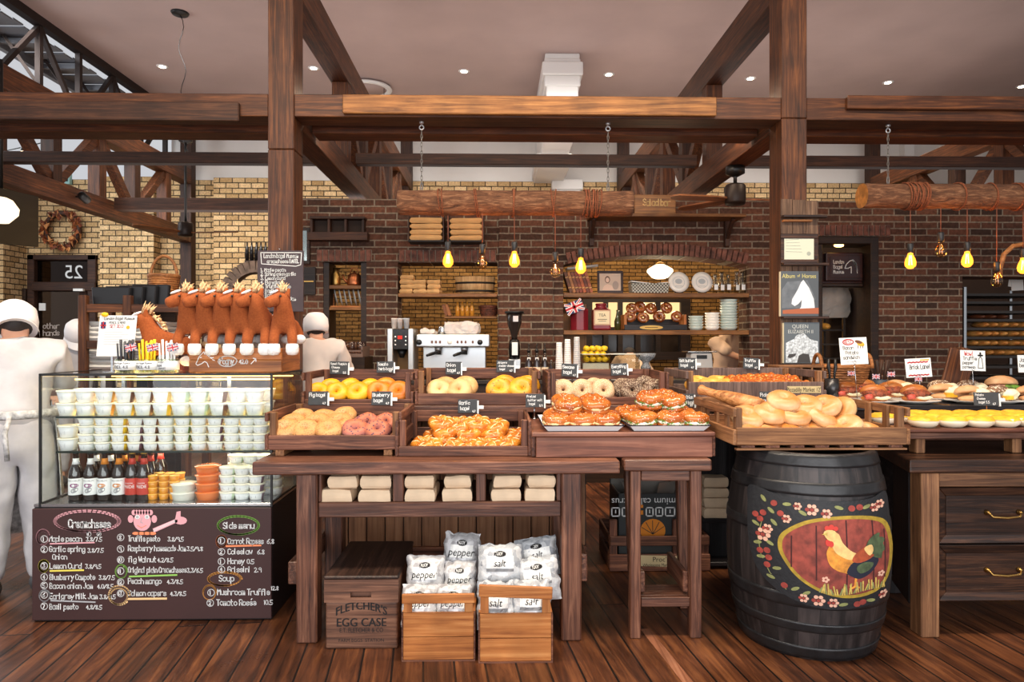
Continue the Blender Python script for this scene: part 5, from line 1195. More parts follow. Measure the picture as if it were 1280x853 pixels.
BIG=[tub_meshes('big',.046,.034,.054,m)for m in FLAV];SML=[tub_meshes('small',.038,.031,.033,m)for m in FLAV]
def put(nm,meshes,names,label,cat,group,loc,rz=0):
    r=thing(nm,label,cat,loc,rz,group)
    for me,n in zip(meshes,names):c=bpy.data.objects.new(n,me);COL.objects.link(c);c.parent=r
    return r
cols12=[85,108,132,157,180,203,227,250,274,297,319]
fl1=[0,0,3,1,4,1,0,2,4,0,0]
for ri,(Y,rn)in enumerate(((3.435,'front row'),(3.55,'back row'))):
    for i,px in enumerate(cols12):
        x=PX(px,3.435)+(ri*.012)
        for l in range(2):
            put('cream_cheese_tub',BIG[fl1[(i+ri+(l if i%3==0 else 0))%11]],('cup','lid'),'white lidded tub, %s from left in %s, %s layer, top shelf'%(ORD[i],rn,('lower','upper')[l]),'tub','tubs on the upper case shelf',(x+rnd(-.003,.003),Y,SZ1+.0005+l*.0625),rnd(-.25,.25))
fl2=[7,2,1,5,4,7,6,0,5,7,7,0]
cols2=[109,129,150,170,189,208,229,249,270,290,309,326]
for ri,(Y,rn)in enumerate(((3.425,'front row'),(3.52,'back row'))):
    for i,px in enumerate(cols2):
        x=PX(px,3.425)+ri*.01
        for l in range(4):
            put('dip_cup',SML[fl2[i]if ri==0 else 0],('cup','lid'),'small white cup, %s from left in %s, %s layer up, lower shelf'%(ORD[i],rn,ORD[l]),'tub','small cups on the lower case shelf',(x+rnd(-.002,.002),Y,SZ2+.0005+l*.0405),rnd(-.3,.3))
for l in range(2):put('cream_cheese_tub',BIG[0],('cup','lid'),'larger white tub at left end of lower shelf, %s'%('bottom of two','top of two')[l],'tub','large tubs at the left of the lower shelf',(PX(86,3.425),3.425,SZ2+.0005+l*.0625))
FZ=CZB+.017
# beer bottles
BRN=flat('brown_bottle_glass',(36,20,10),.08,spec=.8,coat=.5)
def bottle_meshes(kind):
    body=MB().lathe([(.0,0),(.030,0),(.033,.004),(.033,.125),(.030,.145),(.017,.175),(.0135,.19),(.013,.222),(.0145,.224),(.0145,.230),(0,.230)],24).mesh('glass_body',BRN)
    f=lambda u,v,nn=0.0:Vector(((.0337+nn)*cos(R(268)+u/.0337),(.0337+nn)*sin(R(268)+u/.0337),v))
    g=lambda u,v,nn=0.0:Vector(((.0145+(.195-v)*.12*(v<.195)+nn)*cos(R(268)+u/.016),(.0145+(.195-v)*.12*(v<.195)+nn)*sin(R(268)+u/.016),v))
    lb=MB();lb.lathe([(.0332,.028),(.0336,.029),(.0336,.108),(.0332,.109)],24,mi=0);lb.lathe([(.0185,.176),(.0142,.192),(.0140,.205)],20,mi=0 if kind!='white_orange' else 2)
    if kind=='red':
        add_font(lb,'PRIDE',.022,f,1,0,.068,n=.0006);add_font(lb,"LONDON",.009,f,1,0,.085,n=.0006)
        m=[flat('red_beer_label',(192,62,48),.5),LBL,flat('gold_cap',(196,156,60),.35,.6)]
    else:
        add_font(lb,'HOBGOBLIN',.013,f,1,0,.098,n=.0006,sx=.9)
        for k in range(3):oval(lb,.004*k,.075,.012+.002*k,.008,.003,f,2,.0004,k=14)
        disc(lb,.008,.052,.018,.012,f,1,.0003,.6,12,1);segs(lb,[(-.02,.04),(.0,.05),(.02,.07)],.003,f,1,.0007)
        m=[LBL,flat('grey_beer_print',(150,150,152),.6),flat('purple_print',(140,70,120),.6)if kind=='white_purple' else flat('amber_print',(214,130,40),.6)]
    cap=MB().lathe([(.0148,.226),(.0152,.230),(.0135,.236),(0,.237)],18).mesh('cap',flat('gold_cap',(196,156,60),.35,.6)if kind=='red' else flat('dark_cap',(40,36,34),.35,.6))
    return body,lb.mesh('label',m),cap
BT={k:bottle_meshes(k)for k in('red','white_purple','white_orange')}
for i,(px,k)in enumerate(((95,'white_purple'),(113.5,'white_purple'),(131,'white_orange'),(149,'white_orange'))):
    put('beer_bottle',BT[k],('glass_body','label','cap'),'brown beer bottle with white label, %s from left in front row'%ORD[i],'bottle','beer bottles in the case',(PX(px,3.42),3.42,FZ),rnd(-.15,.15))
    put('beer_bottle',BT[k],('glass_body','label','cap'),'brown beer bottle with white label, %s from left in back row'%ORD[i],'bottle','beer bottles in the case',(PX(px+4,3.42)+.03,3.51,FZ),rnd(-.15,.15))
for px,Y,lab in((165.5,3.42,'left one in front'),(180,3.42,'right one in front'),(177,3.50,'left one behind'),(188.5,3.50,'middle one behind'),(201,3.56,'farthest right at the back')):
    put('beer_bottle',BT['red'],('glass_body','label','cap'),'dark beer bottle with red label and gold cap, %s'%lab,'bottle','red labelled beer bottles',(PX(px,Y),Y,FZ),rnd(-.1,.1))
AMB=flat('honey_amber',(226,150,30),.2,coat=.4);ORG=flat('orange_jelly',(232,122,50),.25,coat=.4);CLR=flat('frosted_plastic',(232,232,220),.3,coat=.3)
jm=tub_meshes('jar',.024,.021,.026,AMB,(0,0),True);jl=MB().lathe([(0,.029),(.024,.029),(.0255,.026),(.0255,.024)],20).mesh('lid',flat('amber_lid',(238,180,70),.25,coat=.4))
n_=0
for ri,(Y,xs_)in enumerate(((3.42,(191.5,205,218)),(3.48,(199,212,225)))):
    for i,px in enumerate(xs_):
        for l in range(4):put('honey_jar',(jm[0],jl),('cup','lid'),'tiny amber honey pot, %s stack from left in %s, %s from bottom'%(ORD[i],('front','back')[ri],ORD[l]),'jar','amber honey pots',(PX(px,Y),Y,FZ+l*.0305))
wide=lambda m:(MB().lathe([(0,0),(.050,0),(.056,.03),(.058,.034)],28).mesh('cup',m),MB().lathe([(0,.041),(.05,.041),(.052,.038),(.061,.038),(.062,.033)],28).mesh('lid',m))
wo,wc=wide(ORG),wide(CLR)
for l in range(4):put('deli_tub',wo,('cup','lid'),'orange carrot salad tub, %s from bottom of its stack'%ORD[l],'tub','orange salad tubs',(PX(260,3.43),3.43,FZ+l*.0425))
for l in range(2):put('deli_tub',wc,('cup','lid'),'frosted pale salad tub left of orange stack, %s'%('lower one','upper one')[l],'tub','pale salad tubs',(PX(230,3.42),3.42,FZ+l*.0425))
for ri,(Y,rn)in enumerate(((3.42,'front row'),(3.53,'back row'))):
    for i,px in enumerate((285,303,321,335)):
        if ri==0 and i==3:continue
        for l in range(4+ri):put('dip_cup',SML[(2,7,5,7)[i]],('cup','lid'),'small white cup on case floor, %s from left in %s, %s layer'%(ORD[i],rn,ORD[l]),'tub','small cups on the case floor',(PX(px,3.42),Y,FZ+l*.0405),rnd(-.3,.3))

# ================================================================ ON TOP OF THE CASE
GZ=CZT+.0115
# round bottomed tumblers with sticks of fruit candy
def flag_mesh(s):
    b=MB();f=plane_fn((0,0,0),(1,0,0),(0,0,1),(0,-1,0),.0003);w,h=s,s*.62
    b.add([(-w/2,-.0003,-h/2),(w/2,-.0003,-h/2),(w/2,-.0003,h/2),(-w/2,-.0003,h/2),(-w/2,.0003,-h/2),(w/2,.0003,-h/2),(w/2,.0003,h/2),(-w/2,.0003,h/2)],[(0,1,2,3),(7,6,5,4),(0,4,5,1),(1,5,6,2),(2,6,7,3),(3,7,4,0)],0)
    for a,c in(((-w/2,-h/2),(w/2,h/2)),((-w/2,h/2),(w/2,-h/2))):segs(b,[(a[0]*.9,a[1]*.9),(c[0]*.9,c[1]*.9)],h*.2,f,1,.0002);segs(b,[(a[0]*.9,a[1]*.9),(c[0]*.9,c[1]*.9)],h*.09,f,2,.0004)
    for ww,mi,n in((.34,1,.0006),(.2,2,.0008)):
        b.poly([f(-w/2,-h*ww/2,n),f(w/2,-h*ww/2,n),f(w/2,h*ww/2,n),f(-w/2,h*ww/2,n)],mi);b.poly([f(-h*ww/2,-h/2,n),f(h*ww/2,-h/2,n),f(h*ww/2,h/2,n),f(-h*ww/2,h/2,n)],mi)
    return b.mesh('flag',[flat('flag_navy',(42,48,96),.7),flat('flag_white',(236,234,232),.7),flat('flag_red',(190,40,52),.7)])
FLG=flag_mesh(.055);FLGS=flag_mesh(.046)
def flag(p,label,me=FLGS,stick=.05,rot=(0,0,0)):
    r=thing('paper_flag',label,'flag',p,group='small union flags',rot=rot);c=bpy.data.objects.new('flag',me);COL.objects.link(c);c.parent=r
    ob('stick',MB().tube([(-.02,.001,-stick),(-.02,.001,.016)],.0012,5),SHELF('z'),r)
for px,mcol,nm,lab in((158,flat('black_straw',(50,50,56),.4),'black','glass tumbler of black paper pencils on the display case'),(185,flat('yellow_straw',(244,206,20),.4),'yellow','glass tumbler of yellow pencils on the display case'),(210,flat('white_straw',(236,236,236),.4),'white','glass tumbler of white pencils on the display case')):
    Y=3.42;p=Vector((PX(px,Y),Y,GZ));r=thing('pencil_tumbler',lab,'tumbler',p,group='pencil tumblers');hh=.068
    ob('glass',MB().lathe([(0,.003),(.046,.003),(.05,.0),(.052,hh),(.050,hh),(.046,.006),(0,.006)],26),glass('tumbler_glass',(228,236,226),1.2),r)
    b=MB().lathe([(.0524,.014),(.0524,.058)],26,mi=0);f=lambda u,v,n=0.0:Vector((.053*cos(R(268)+u/.053),.053*sin(R(268)+u/.053),v))
    if nm=='white':
        write(b,'London',-.035,.048,.012,f,mi=1);write(b,'Bagel',-.035,.032,.012,f,mi=1);write(b,'pencil',-.02,.018,.011,f,mi=1)
    else:write(b,'London Bagel Museum',-.046,.044,.009,f,mi=1,maxw=.09);write(b,'PENCIL 4.8',-.042,.022,.014,f,mi=1,maxw=.082)
    ob('label',b,[LBL,INK],r)
    q=MB()
    for k in range(16):
        a=k*2.4;rr=.006+.034*sqrt((k+.5)/16);q.tube([(rr*.9*cos(a),rr*.9*sin(a),.007),(rr*1.08*cos(a),rr*1.08*sin(a),.155+.01*sin(k*3))],.0048,6,mi=0)
    ob('pencils',q,mcol,r)
    flag((PX(px+7,3.355),3.345,GZ+.125),'small union flag stuck in the %s pencil tumbler'%nm,FLG,.05,(0,R(-12),0))
# big price sheet on a yellow clip
sp=P(148,420,3.47);r=thing('price_sheet','tall white price sheet with red flag drawing and yellow clip','sign',(sp.x,3.47,GZ))
b=MB();f=lambda u,v,n=0.0:Vector((u+v*.09-.016,-.002-n,v))
def shp(u,v):return f(u,v)
W_,H_=.18,.205;z0=.08
vs=[f(-.1,z0),f(.085,z0),f(.085,z0+H_),f(-.1,z0+H_)];vb=[v+Vector((0,.0015,0))for v in vs]
b.add(vs+vb,[(0,1,2,3),(7,6,5,4),(0,4,5,1),(1,5,6,2),(2,6,7,3),(3,7,4,0)],0)
ff=lambda u,v,n=0.0:f(u,v,.001+n)
write(b,'London Bagel Museum',-.075,z0+H_-.022,.014,ff,mi=1,maxw=.15);write(b,'PENCIL & MEMO',-.05,z0+H_-.042,.011,ff,mi=1,maxw=.11);write(b,'SET 30.0',-.045,z0+H_-.062,.015,ff,mi=2,maxw=.08)
for k in range(6):segs(b,[(-.07,z0+H_-.085-k*.012),(.02+.03*(k%2),z0+H_-.085-k*.012)],.002,ff,3)
for a,c,m in((.024,.032,4),(.018,.026,0)):b.poly([ff(-.09,z0+H_-.065,.0003*m),ff(-.09+a,z0+H_-.065,.0003*m),ff(-.09+a,z0+H_-.065+c,.0003*m),ff(-.09,z0+H_-.065+c,.0003*m)],m)
segs(b,[(-.09,z0+H_-.05),(-.066,z0+H_-.05)],.006,ff,2,.002);segs(b,[(-.078,z0+H_-.065),(-.078,z0+H_-.033)],.006,ff,2,.002)
disc(b,.045,z0+H_-.06,.009,.009,ff,5,.0005)
ob('sheet',b,[PAPER,INK,flat('red_ink',(196,40,44),.7),flat('pale_ink',(170,170,172),.8),flat('flag_navy2',(42,48,96),.7),flat('gold_star',(226,170,30),.7)],r)
ob('stand',MB().box(-.04,-.03,.004,.01,.0,z0+.1).box(-.06,.0,-.03,.03,0,.004),STEEL,r)
ob('clip',MB().ball((-.065,-.004,z0+H_+.004),(.018,.01,.012),12,8),flat('yellow_clip',(240,190,20),.4),r)
# ---------------------------------------------------------------- crate of horse plush toys
hy0,hy1=3.43,3.75;h0,h1=PX(236,hy0),PX(352,hy0);hz1=PZ(436,hy0,290)
TOYW=lambda a:wood('toy_crate_wood',(104,56,24),(158,94,46),(186,122,68),a,.8,.5,.2)
tc_=thing('toy_crate','honey brown wooden crate with chalk horse drawing on display case','crate',((h0+h1)/2,(hy0+hy1)/2,GZ))
for z0,z1 in((GZ,GZ+(hz1-GZ)*.52),(GZ+(hz1-GZ)*.52+.001,hz1)):ob('front_board',MB().box(h0,h1,hy0,hy0+.016,z0,z1),TOYW('x'),tc_,.003,True)
for a in(h0,h1-.016):ob('side_board',MB().box(a,a+.016,hy0+.017,hy1-.017,GZ,hz1),TOYW('y'),tc_,.003,True)
ob('back_board',MB().box(h0,h1,hy1-.016,hy1,GZ,hz1),TOYW('x'),tc_,.003,True)
ob('lid_board',MB().box(h0+.017,h1-.017,hy0+.017,hy1-.017,hz1-.014,hz1-.002),TOYW('x'),tc_,.002,True)
mb=MB();f=lambda x,y,n=0.0:Vector((P(x,-y,hy0).x,hy0-.0014-n,P(x,-y,hy0).z))
def hx(pts):segs(mb,[(x,-y)for x,y in pts],1.0,f,0)
hx([(247,451),(245,455),(247,457),(252,455),(256,452),(259,454),(261,459)]);hx([(247,451),(249,446),(253,442),(255,440),(256,443)]);hx([(250,447),(252,447)])
for k in range(7):hx([(256+k*1.6,442+k*1.3),(260+k*1.4,440+k*1.8-(k%2)*2)])
oval(mb,284.5,-452,11.5,6.5,1.1,f,jit=.03);write(mb,'Pogny',275,-455.5,8,f,w=1.1,maxw=18);write(mb,'42.0',299,-455,5,f,w=.9);hx([(314,455),(320,448.5)]);hx([(316.5,448),(320,448.5),(320,452)])
ob('chalk_drawing',mb,CHALK,tc_,0,True)
FUR=speck('brown_plush',(162,83,34),(144,69,26),None,rough=.95,blot=140);MANE=flat('blond_mane',(226,186,138),.9,var=.15,vs=80);WF=flat('white_plush',(244,242,238),.95,var=.04,vs=90,bump=.6)
J=[((0,.10,.01),(.042,.05)),((0,.02,.0),(.042,.05)),((0,-.05,.012),(.041,.054)),((0,-.078,.062),(.036,.04)),((0,-.092,.108),(.034,.034)),((0,-.118,.122),(.036,.036)),((0,-.152,.106),(.028,.028)),((0,-.182,.094),(.027,.025)),
     ((.036,-.075,-.02),.024),((.040,-.098,-.062),.023),((.040,-.10,-.088),.024),((-.036,-.075,-.02),.024),((-.040,-.098,-.062),.023),((-.040,-.10,-.088),.024),
     ((.045,.115,-.01),.03),((.062,.12,-.038),.024),((.066,.11,-.055),.023),((-.045,.115,-.01),.03),((-.062,.12,-.038),.024),((-.066,.11,-.055),.023),
     ((.02,-.095,.150),.012),((.026,-.09,.17),.006),((-.02,-.095,.150),.012),((-.026,-.09,.17),.006)]
Bn=[(0,1),(1,2),(2,3),(3,4),(4,5),(5,6),(6,7),(2,8),(8,9),(9,10),(2,11),(11,12),(12,13),(0,14),(14,15),(15,16),(0,17),(17,18),(18,19),(4,20),(20,21),(4,22),(22,23)]
def horse_parts(headturn):
    jj=[]
    for i,(p,r_)in enumerate(J):
        v=Vector(p)
        if i in(5,6,7):v=Vector((0,-.092,.108))+Matrix.Rotation(headturn,3,'Z')@(v-Vector((0,-.092,.108)))
        jj.append((v,r_))
    body=skin(jj,Bn,2,1);body.materials.append(FUR)
    Mh=Matrix.Translation((0,-.092,.108))@Matrix.Rotation(headturn,4,'Z')
    random.seed(11);mane=MB()
    for k in range(46):
        t=k/46;base=Vector((rnd(-.012,.012),-.118+.10*t,.152-.075*max(0,t-.35)*1.6+rnd(-.004,.004)));tip=base+Vector((rnd(-.022,.022),.012+rnd(0,.02),.028+rnd(0,.03)*(1-t)))if t<.4 else base+Vector((rnd(-.03,.03),.02,rnd(-.02,.02)))
        mid=(base+tip)/2+Vector((rnd(-.006,.006),0,.006));mane.tube([base,mid,tip],[.005,.0035,.0006],5)
    hoof=MB()
    hooves=[]
    for x in(.040,-.040):hooves.append(MB().lathe([(0,-.052),(.02,-.05),(.0285,-.036),(.0285,-.012),(.025,0),(0,.002)],16,(x,-.101,-.083)).mesh('hoof',WF))
    for x in(.067,-.067):hooves.append(MB().ball((x,.095,-.062),(.027,.032,.023),14,8).mesh('hoof',WF))
    bz_=MB().ball((0,0,0),(.011,.024,.006),12,8).xf(Mh@Matrix.Translation((0,-.046,.043))@Matrix.Rotation(R(22),4,'X')).mesh('blaze',WF)
    ey=MB()
    for s in(-1,1):ey.ball(Mh@Vector((s*.034,-.035,.022)),.0055,8,6)
    tl=MB().tube([(0,.145,.015),(.01,.175,.01),(.015,.2,-.015),(.012,.205,-.045)],[.012,.015,.014,.004],8).mesh('tail',MANE)
    tg=MB().box(-.03,.03,.03,.07,.052,.054);tg=tg.mesh('white_tag',PAPER)
    return[('body',body)]+[('mane',mane.mesh('mane',MANE))]+[('hoof',h)for h in hooves]+[('blaze',bz_),('eyes',ey.mesh('eyes',BLACK)),('tail',tl),('tag',tg)]
HP=horse_parts(R(-55));HPS=horse_parts(R(0))
def horse(parts,loc,rz,label,s=1.0,tilt=0):
    r=thing('toy_horse',label,'plush toy',loc,group='plush toy horses',rot=(tilt,0,rz));r.scale=(s,)*3
    for n,me in parts:c=bpy.data.objects.new(n,me);COL.objects.link(c);c.parent=r
HY=3.52
for i,(px,tl)in enumerate(((246,'leftmost in the crate'),(267,'second from left in the crate'),(288,'third from left in the crate'),(309,'fourth from left in the crate'),(331,'second from right in the crate'),(355,'rightmost in the crate, tail hanging at right'))):
    horse(HP,(PX(px,HY),HY+.006,hz1+.115),R(-4)if i<5 else R(14),'brown plush horse with white hooves, '+tl,1.1)
horse(HPS,(PX(212,3.60),3.60,GZ+.125),R(-82),'brown plush horse in profile facing left behind the pencil tumblers',1.15)
rk=thing('toy_stand','small dark red box under the profile plush horse','box',(PX(215,3.62),3.62,GZ))
ob('body',MB().box(-.085,.085,-.06,.06,0,.055),flat('dark_red_box',(92,26,24),.5),rk,.004);ob('lid',MB().box(-.088,.088,-.063,.063,.0555,.066),flat('dark_red_box',(92,26,24),.5),rk,.003)
# chalk menu hung on the left post
bY=5.262;r=thing('menu_chalkboard','dark chalkboard menu hanging on the left brown post','chalkboard',(PX(350,bY),bY,PZ(352,bY)))
bx0_,bx1_=PX(322,bY),PX(379,bY)
ob('board',MB().box(bx0_,bx1_,bY,bY+.02,PZ(390,bY),PZ(314,bY)),flat('plum_chalkboard',(70,58,62),.75,var=.06,vs=8),r,.002,True)
mb=MB();f=lambda x,y,n=0.0:Vector((P(x,-y,bY).x,bY-.0014-n,P(x,-y,bY).z));
segs(mb,[(326,-316),(377,-316),(376,-331),(370,-333),(327,-330),(326,-316)],.8,f)
write(mb,'London bagel Museum',330,-322.5,5,f,w=.8,maxw=43);write(mb,'creamcheese BAGEL',334,-329,4.6,f,w=.8,maxw=40)
for i,s in enumerate(('1. Maple pecan','2. Spring onion garlic','3. Lemon Curd','4. Fig walnut','5. Truffle Pesto','6. Basil pesto','7. Bacon Jam','8. Earlgrey Milk Jam','9. Compote')):write(mb,s,326,-339.5-i*5.2,4.2,f,w=.75,maxw=44)
ob('chalk_lettering',mb,CHALK,r,0,True);ob('nail',MB().lathe([(.006,0),(.006,.012),(0,.014)],10,(PX(350,bY),bY+.001,PZ(312.5,bY)),M=Matrix.Rotation(R(90),4,'X')),STEEL,r,0,True)

# ================================================================ PAPER BAGS
def soft(w,d,h,seed,crease=.006,nx=10,ny=10,nz=5):
    """soft packed bag: rounded box with dents; base at z=0"""
    b=MB();
    def pt(u,v,t):
        x,y,z=u*w/2,v*d/2,t*h
        e=1-.10*(abs(t*2-1)**3);x*=e;y*=e
        n=noise.noise_vector(Vector((x*14+seed*3.7,y*14,z*18+seed)))
        return(x+n.x*crease,y+n.y*crease,max(0,z+n.z*crease*(1 if t>.1 else 0)))
    def face(fn,a,c):
        vs=[fn(i/a*2-1,j/c*2-1)for j in range(c+1)for i in range(a+1)]
        b.add(vs,[(j*(a+1)+i,j*(a+1)+i+1,(j+1)*(a+1)+i+1,(j+1)*(a+1)+i)for j in range(c)for i in range(a)],0,False)
    face(lambda u,v:pt(u,v,1),nx,ny);face(lambda u,v:pt(-u,v,0),nx,ny);face(lambda u,v:pt(u,-1,(v+1)/2),nx,nz);face(lambda u,v:pt(-u,1,(v+1)/2),nx,nz)
    face(lambda u,v:pt(1,u,(v+1)/2),ny,nz);face(lambda u,v:pt(-1,-u,(v+1)/2),ny,nz)
    return b
BAGM=flat('pale_kraft_bag',(226,198,164),.8,var=.04,vs=14,bump=.12)
YB_=3.17;szf=szt-.0115
for i,(px,py0,w_,lv)in enumerate(((424,0,.15,0),(472,0,.145,0),(528,0,.135,0),(572,0,.135,0),(631,0,.135,0),(674,0,.135,0),(432,0,.13,1),(472,0,.14,1),(527,0,.13,1),(574,0,.12,1),(633,0,.125,1),(675,0,.13,1))):
    o=ob('paper_bag',soft(w_,.2,.062 if lv==0 else .055,i+1),BAGM);o.location=(PX(px,YB_),YB_+.02+lv*.01,szf+(0.001 if lv==0 else .068));o.rotation_euler=(0,0,rnd(-.05,.05))
    tag(o,'folded pale kraft bag on table shelf, %s from left in %s row'%(ORD[i%6],('bottom','top')[lv]),'paper bag','kraft bags on the table shelf')
zb_=PZ(650,dy)
for l in range(4):
    o=ob('paper_bag',soft(.15,.11,.056,20+l),BAGM);o.location=(PX(896,dy),dy+.057,zb_+.001+l*.0605)
    tag(o,'cream paper bag beside the barrel, %s from bottom of the stack'%ORD[l],'paper bag','bags stacked beside the barrel')
# ---------------------------------------------------------------- clear bags of condiment sachets
def sachet_mat(nm,c1,c2):
    m,t,b,N,L=nt(nm);tc=N.new('ShaderNodeTexCoord');v=N.new('ShaderNodeTexVoronoi');v.inputs['Scale'].default_value=42;L.new(tc.outputs['Object'],v.inputs['Vector'])
    sp=N.new('ShaderNodeSeparateColor');L.new(v.outputs['Color'],sp.inputs[0]);r=ramp(N,[(0,c1),(.5,c2),(1,(206,205,204))]);L.new(sp.outputs[0],r.inputs[0]);L.new(r.outputs[0],b.inputs['Base Color'])
    n=N.new('ShaderNodeTexNoise');n.inputs['Scale'].default_value=26;n.inputs['Detail'].default_value=6;L.new(tc.outputs['Object'],n.inputs['Vector']);ad=N.new('ShaderNodeMath');L.new(n.outputs['Fac'],ad.inputs[0]);L.new(sp.outputs[1],ad.inputs[1])
    bp=N.new('ShaderNodeBump');bp.inputs['Strength'].default_value=.8;bp.inputs['Distance'].default_value=.012;L.new(ad.outputs[0],bp.inputs['Height']);L.new(bp.outputs[0],b.inputs['Normal'])
    b.inputs['Roughness'].default_value=.22;b.inputs['Coat Weight'].default_value=.5;return m
SACH={'pepper':sachet_mat('pepper_sachets',(160,156,156),(206,204,204)),'salt':sachet_mat('salt_sachets',(150,152,156),(204,206,208))}
def cond_bag(kind,px,py,Y,wpx,hpx,label,seed,tilt=0,lean=.25):
    c=P(px,py,Y);w,h=wpx*1.18*Y/FPX,hpx*1.15*Y/FPX;r=thing('condiment_bag',label,'bag',c,group='clear bags of %s sachets'%kind,rot=(-lean,tilt,0))
    def fy(u,v):return .062*max(0,1-abs(u)**2.6)**.6*max(0,1-abs(v)**2.6)**.6+.012*noise.noise(Vector((u*2.4+seed,v*2.4,seed)))+.007*noise.noise(Vector((u*6+seed,v*6,seed)))
    def edge(u,v):return(u*w/2*(1+.13*noise.noise(Vector((v*3,seed,1)))),v*h/2*(1+.13*noise.noise(Vector((u*3,seed,2)))))
    n=16;b=MB()
    for sgn in(-1,1):
        vs=[]
        for j in range(n+1):
            for i in range(n+1):
                u,v=i/n*2-1,j/n*2-1;x,z=edge(u,v);vs.append((x,sgn*fy(u,v)*(1 if sgn<0 else .6),z))
        b.add(vs,[((j*(n+1)+i,j*(n+1)+i+1,(j+1)*(n+1)+i+1,(j+1)*(n+1)+i)if sgn<0 else(j*(n+1)+i,(j+1)*(n+1)+i,(j+1)*(n+1)+i+1,j*(n+1)+i+1))for j in range(n)for i in range(n)],0,True)
    sl_=ob('sachets',b,SACH[kind],r)
    f=lambda x,y,nn=0.0:Vector((x,-fy(max(-1,min(1,x/w*2)),max(-1,min(1,y/h*2)))-.003-nn,y))
    l=MB();lw,lh=w*.31,h*.145;G=8
    l.add([f(-lw+2*lw*i/G,-lh*.2+lh*1.9*j/3)for j in range(4)for i in range(G+1)],[(j*(G+1)+i,j*(G+1)+i+1,(j+1)*(G+1)+i+1,(j+1)*(G+1)+i)for j in range(3)for i in range(G)],0)
    disc(l,0,lh*2.0,lw*.45,lh*.45,f,1,.0015,0,14,2);write(l,'NJOY',-lw*.3,lh*1.8,lh*.45,f,mi=0,n=.003,maxw=lw*.6)
    if kind=='salt':l.add([f(-lw+2*lw*i/G,-lh*.7+lh*.42*j)for j in range(2)for i in range(G+1)],[(i,i+1,G+2+i,G+1+i)for i in range(G)],2)
    add_font(l,kind,lh*1.55,f,1,0,lh*.55,sx=.9,n=.0025,warp=lambda x,y:(x+y*.2,y))
    ob('printed_label',l,[PAPER,INK,flat('grey_band',(120,120,122),.6)],sl_)
(r1_,a0,a1,Y1,zf1,zr1),(r2_,c0_,c1_,Y2,zf2,zr2)=pb1,pb2
cond_bag('pepper',525,757,Y1+.085,38,44,'bag of pepper sachets, front left in the pepper box',1)
cond_bag('pepper',567,757,Y1+.085,38,44,'bag of pepper sachets, front right in the pepper box',2)
cond_bag('pepper',532,722,Y1+.2,40,46,'bag of pepper sachets, back left showing a tall name',3)
cond_bag('pepper',575,728,Y1+.2,34,44,'bag of pepper sachets, middle right below crinkled bag',4)
cond_bag('pepper',577,695,Y1+.3,38,48,'crinkled clear pepper bag sticking up highest of all',5,.06)
cond_bag('salt',620,757,Y2+.085,40,50,'bag of salt sachets, front left in the salt box',6)
cond_bag('salt',664,755,Y2+.085,40,50,'bag of salt sachets, front right in the salt box',7)
cond_bag('salt',625,708,Y2+.2,46,46,'bag of salt sachets, upper left with a grey band',8)
cond_bag('salt',672,724,Y2+.19,46,46,'bag of salt sachets, bulging over right side of box',9,-.12)
cond_bag('salt',672,697,Y2+.3,44,42,'bag of salt sachets, topmost at the back right',10,-.15)

# ================================================================ SIGNS AND TAGS
def chalk_tag(px,py,w,h,Y,lines,label,tilt=0.0,price='4.7',stick=True):
    c=P(px,py,Y);k=Y/FPX;r=thing('chalk_tag',label,'price tag',c,group='slate price tags',rot=(R(-6),tilt,0));w*=k;h*=k
    sl_=ob('slate',MB().box(-w/2,w/2,-.002,.002,-h/2,h/2),SLATE,r,.001)
    if 'Potato' in lines:ob('pick',MB().tube([(0,.003,-.01),(0,.003,-.16)],.0025,6),PINE('z'),r)
    mb=MB();f=plane_fn((0,-.002,0),(1,0,0),(0,0,1),(0,-1,0));n=len(lines);lh=h*.86/(n+.15)
    for i,s in enumerate(lines):write(mb,s,-w*.44+w*.06*i,h/2-h*.05-lh*(i+.82),lh*.62,f,w=lh*.10,maxw=w*.84)
    write(mb,price,w*.22,-h*.44,h*.14,f,w=h*.035)
    ob('chalk_lettering',mb,CHALK,sl_)
    if stick:
        ob('clip',MB().box(w/2-.004,w/2+.004,-.0045,.005,-h*.55,h*.4).box(w/2+.004,w/2+.03,-.0035,-.002,-h*.2,h*.05),flat('white_clip',(226,226,222),.5),r,0)
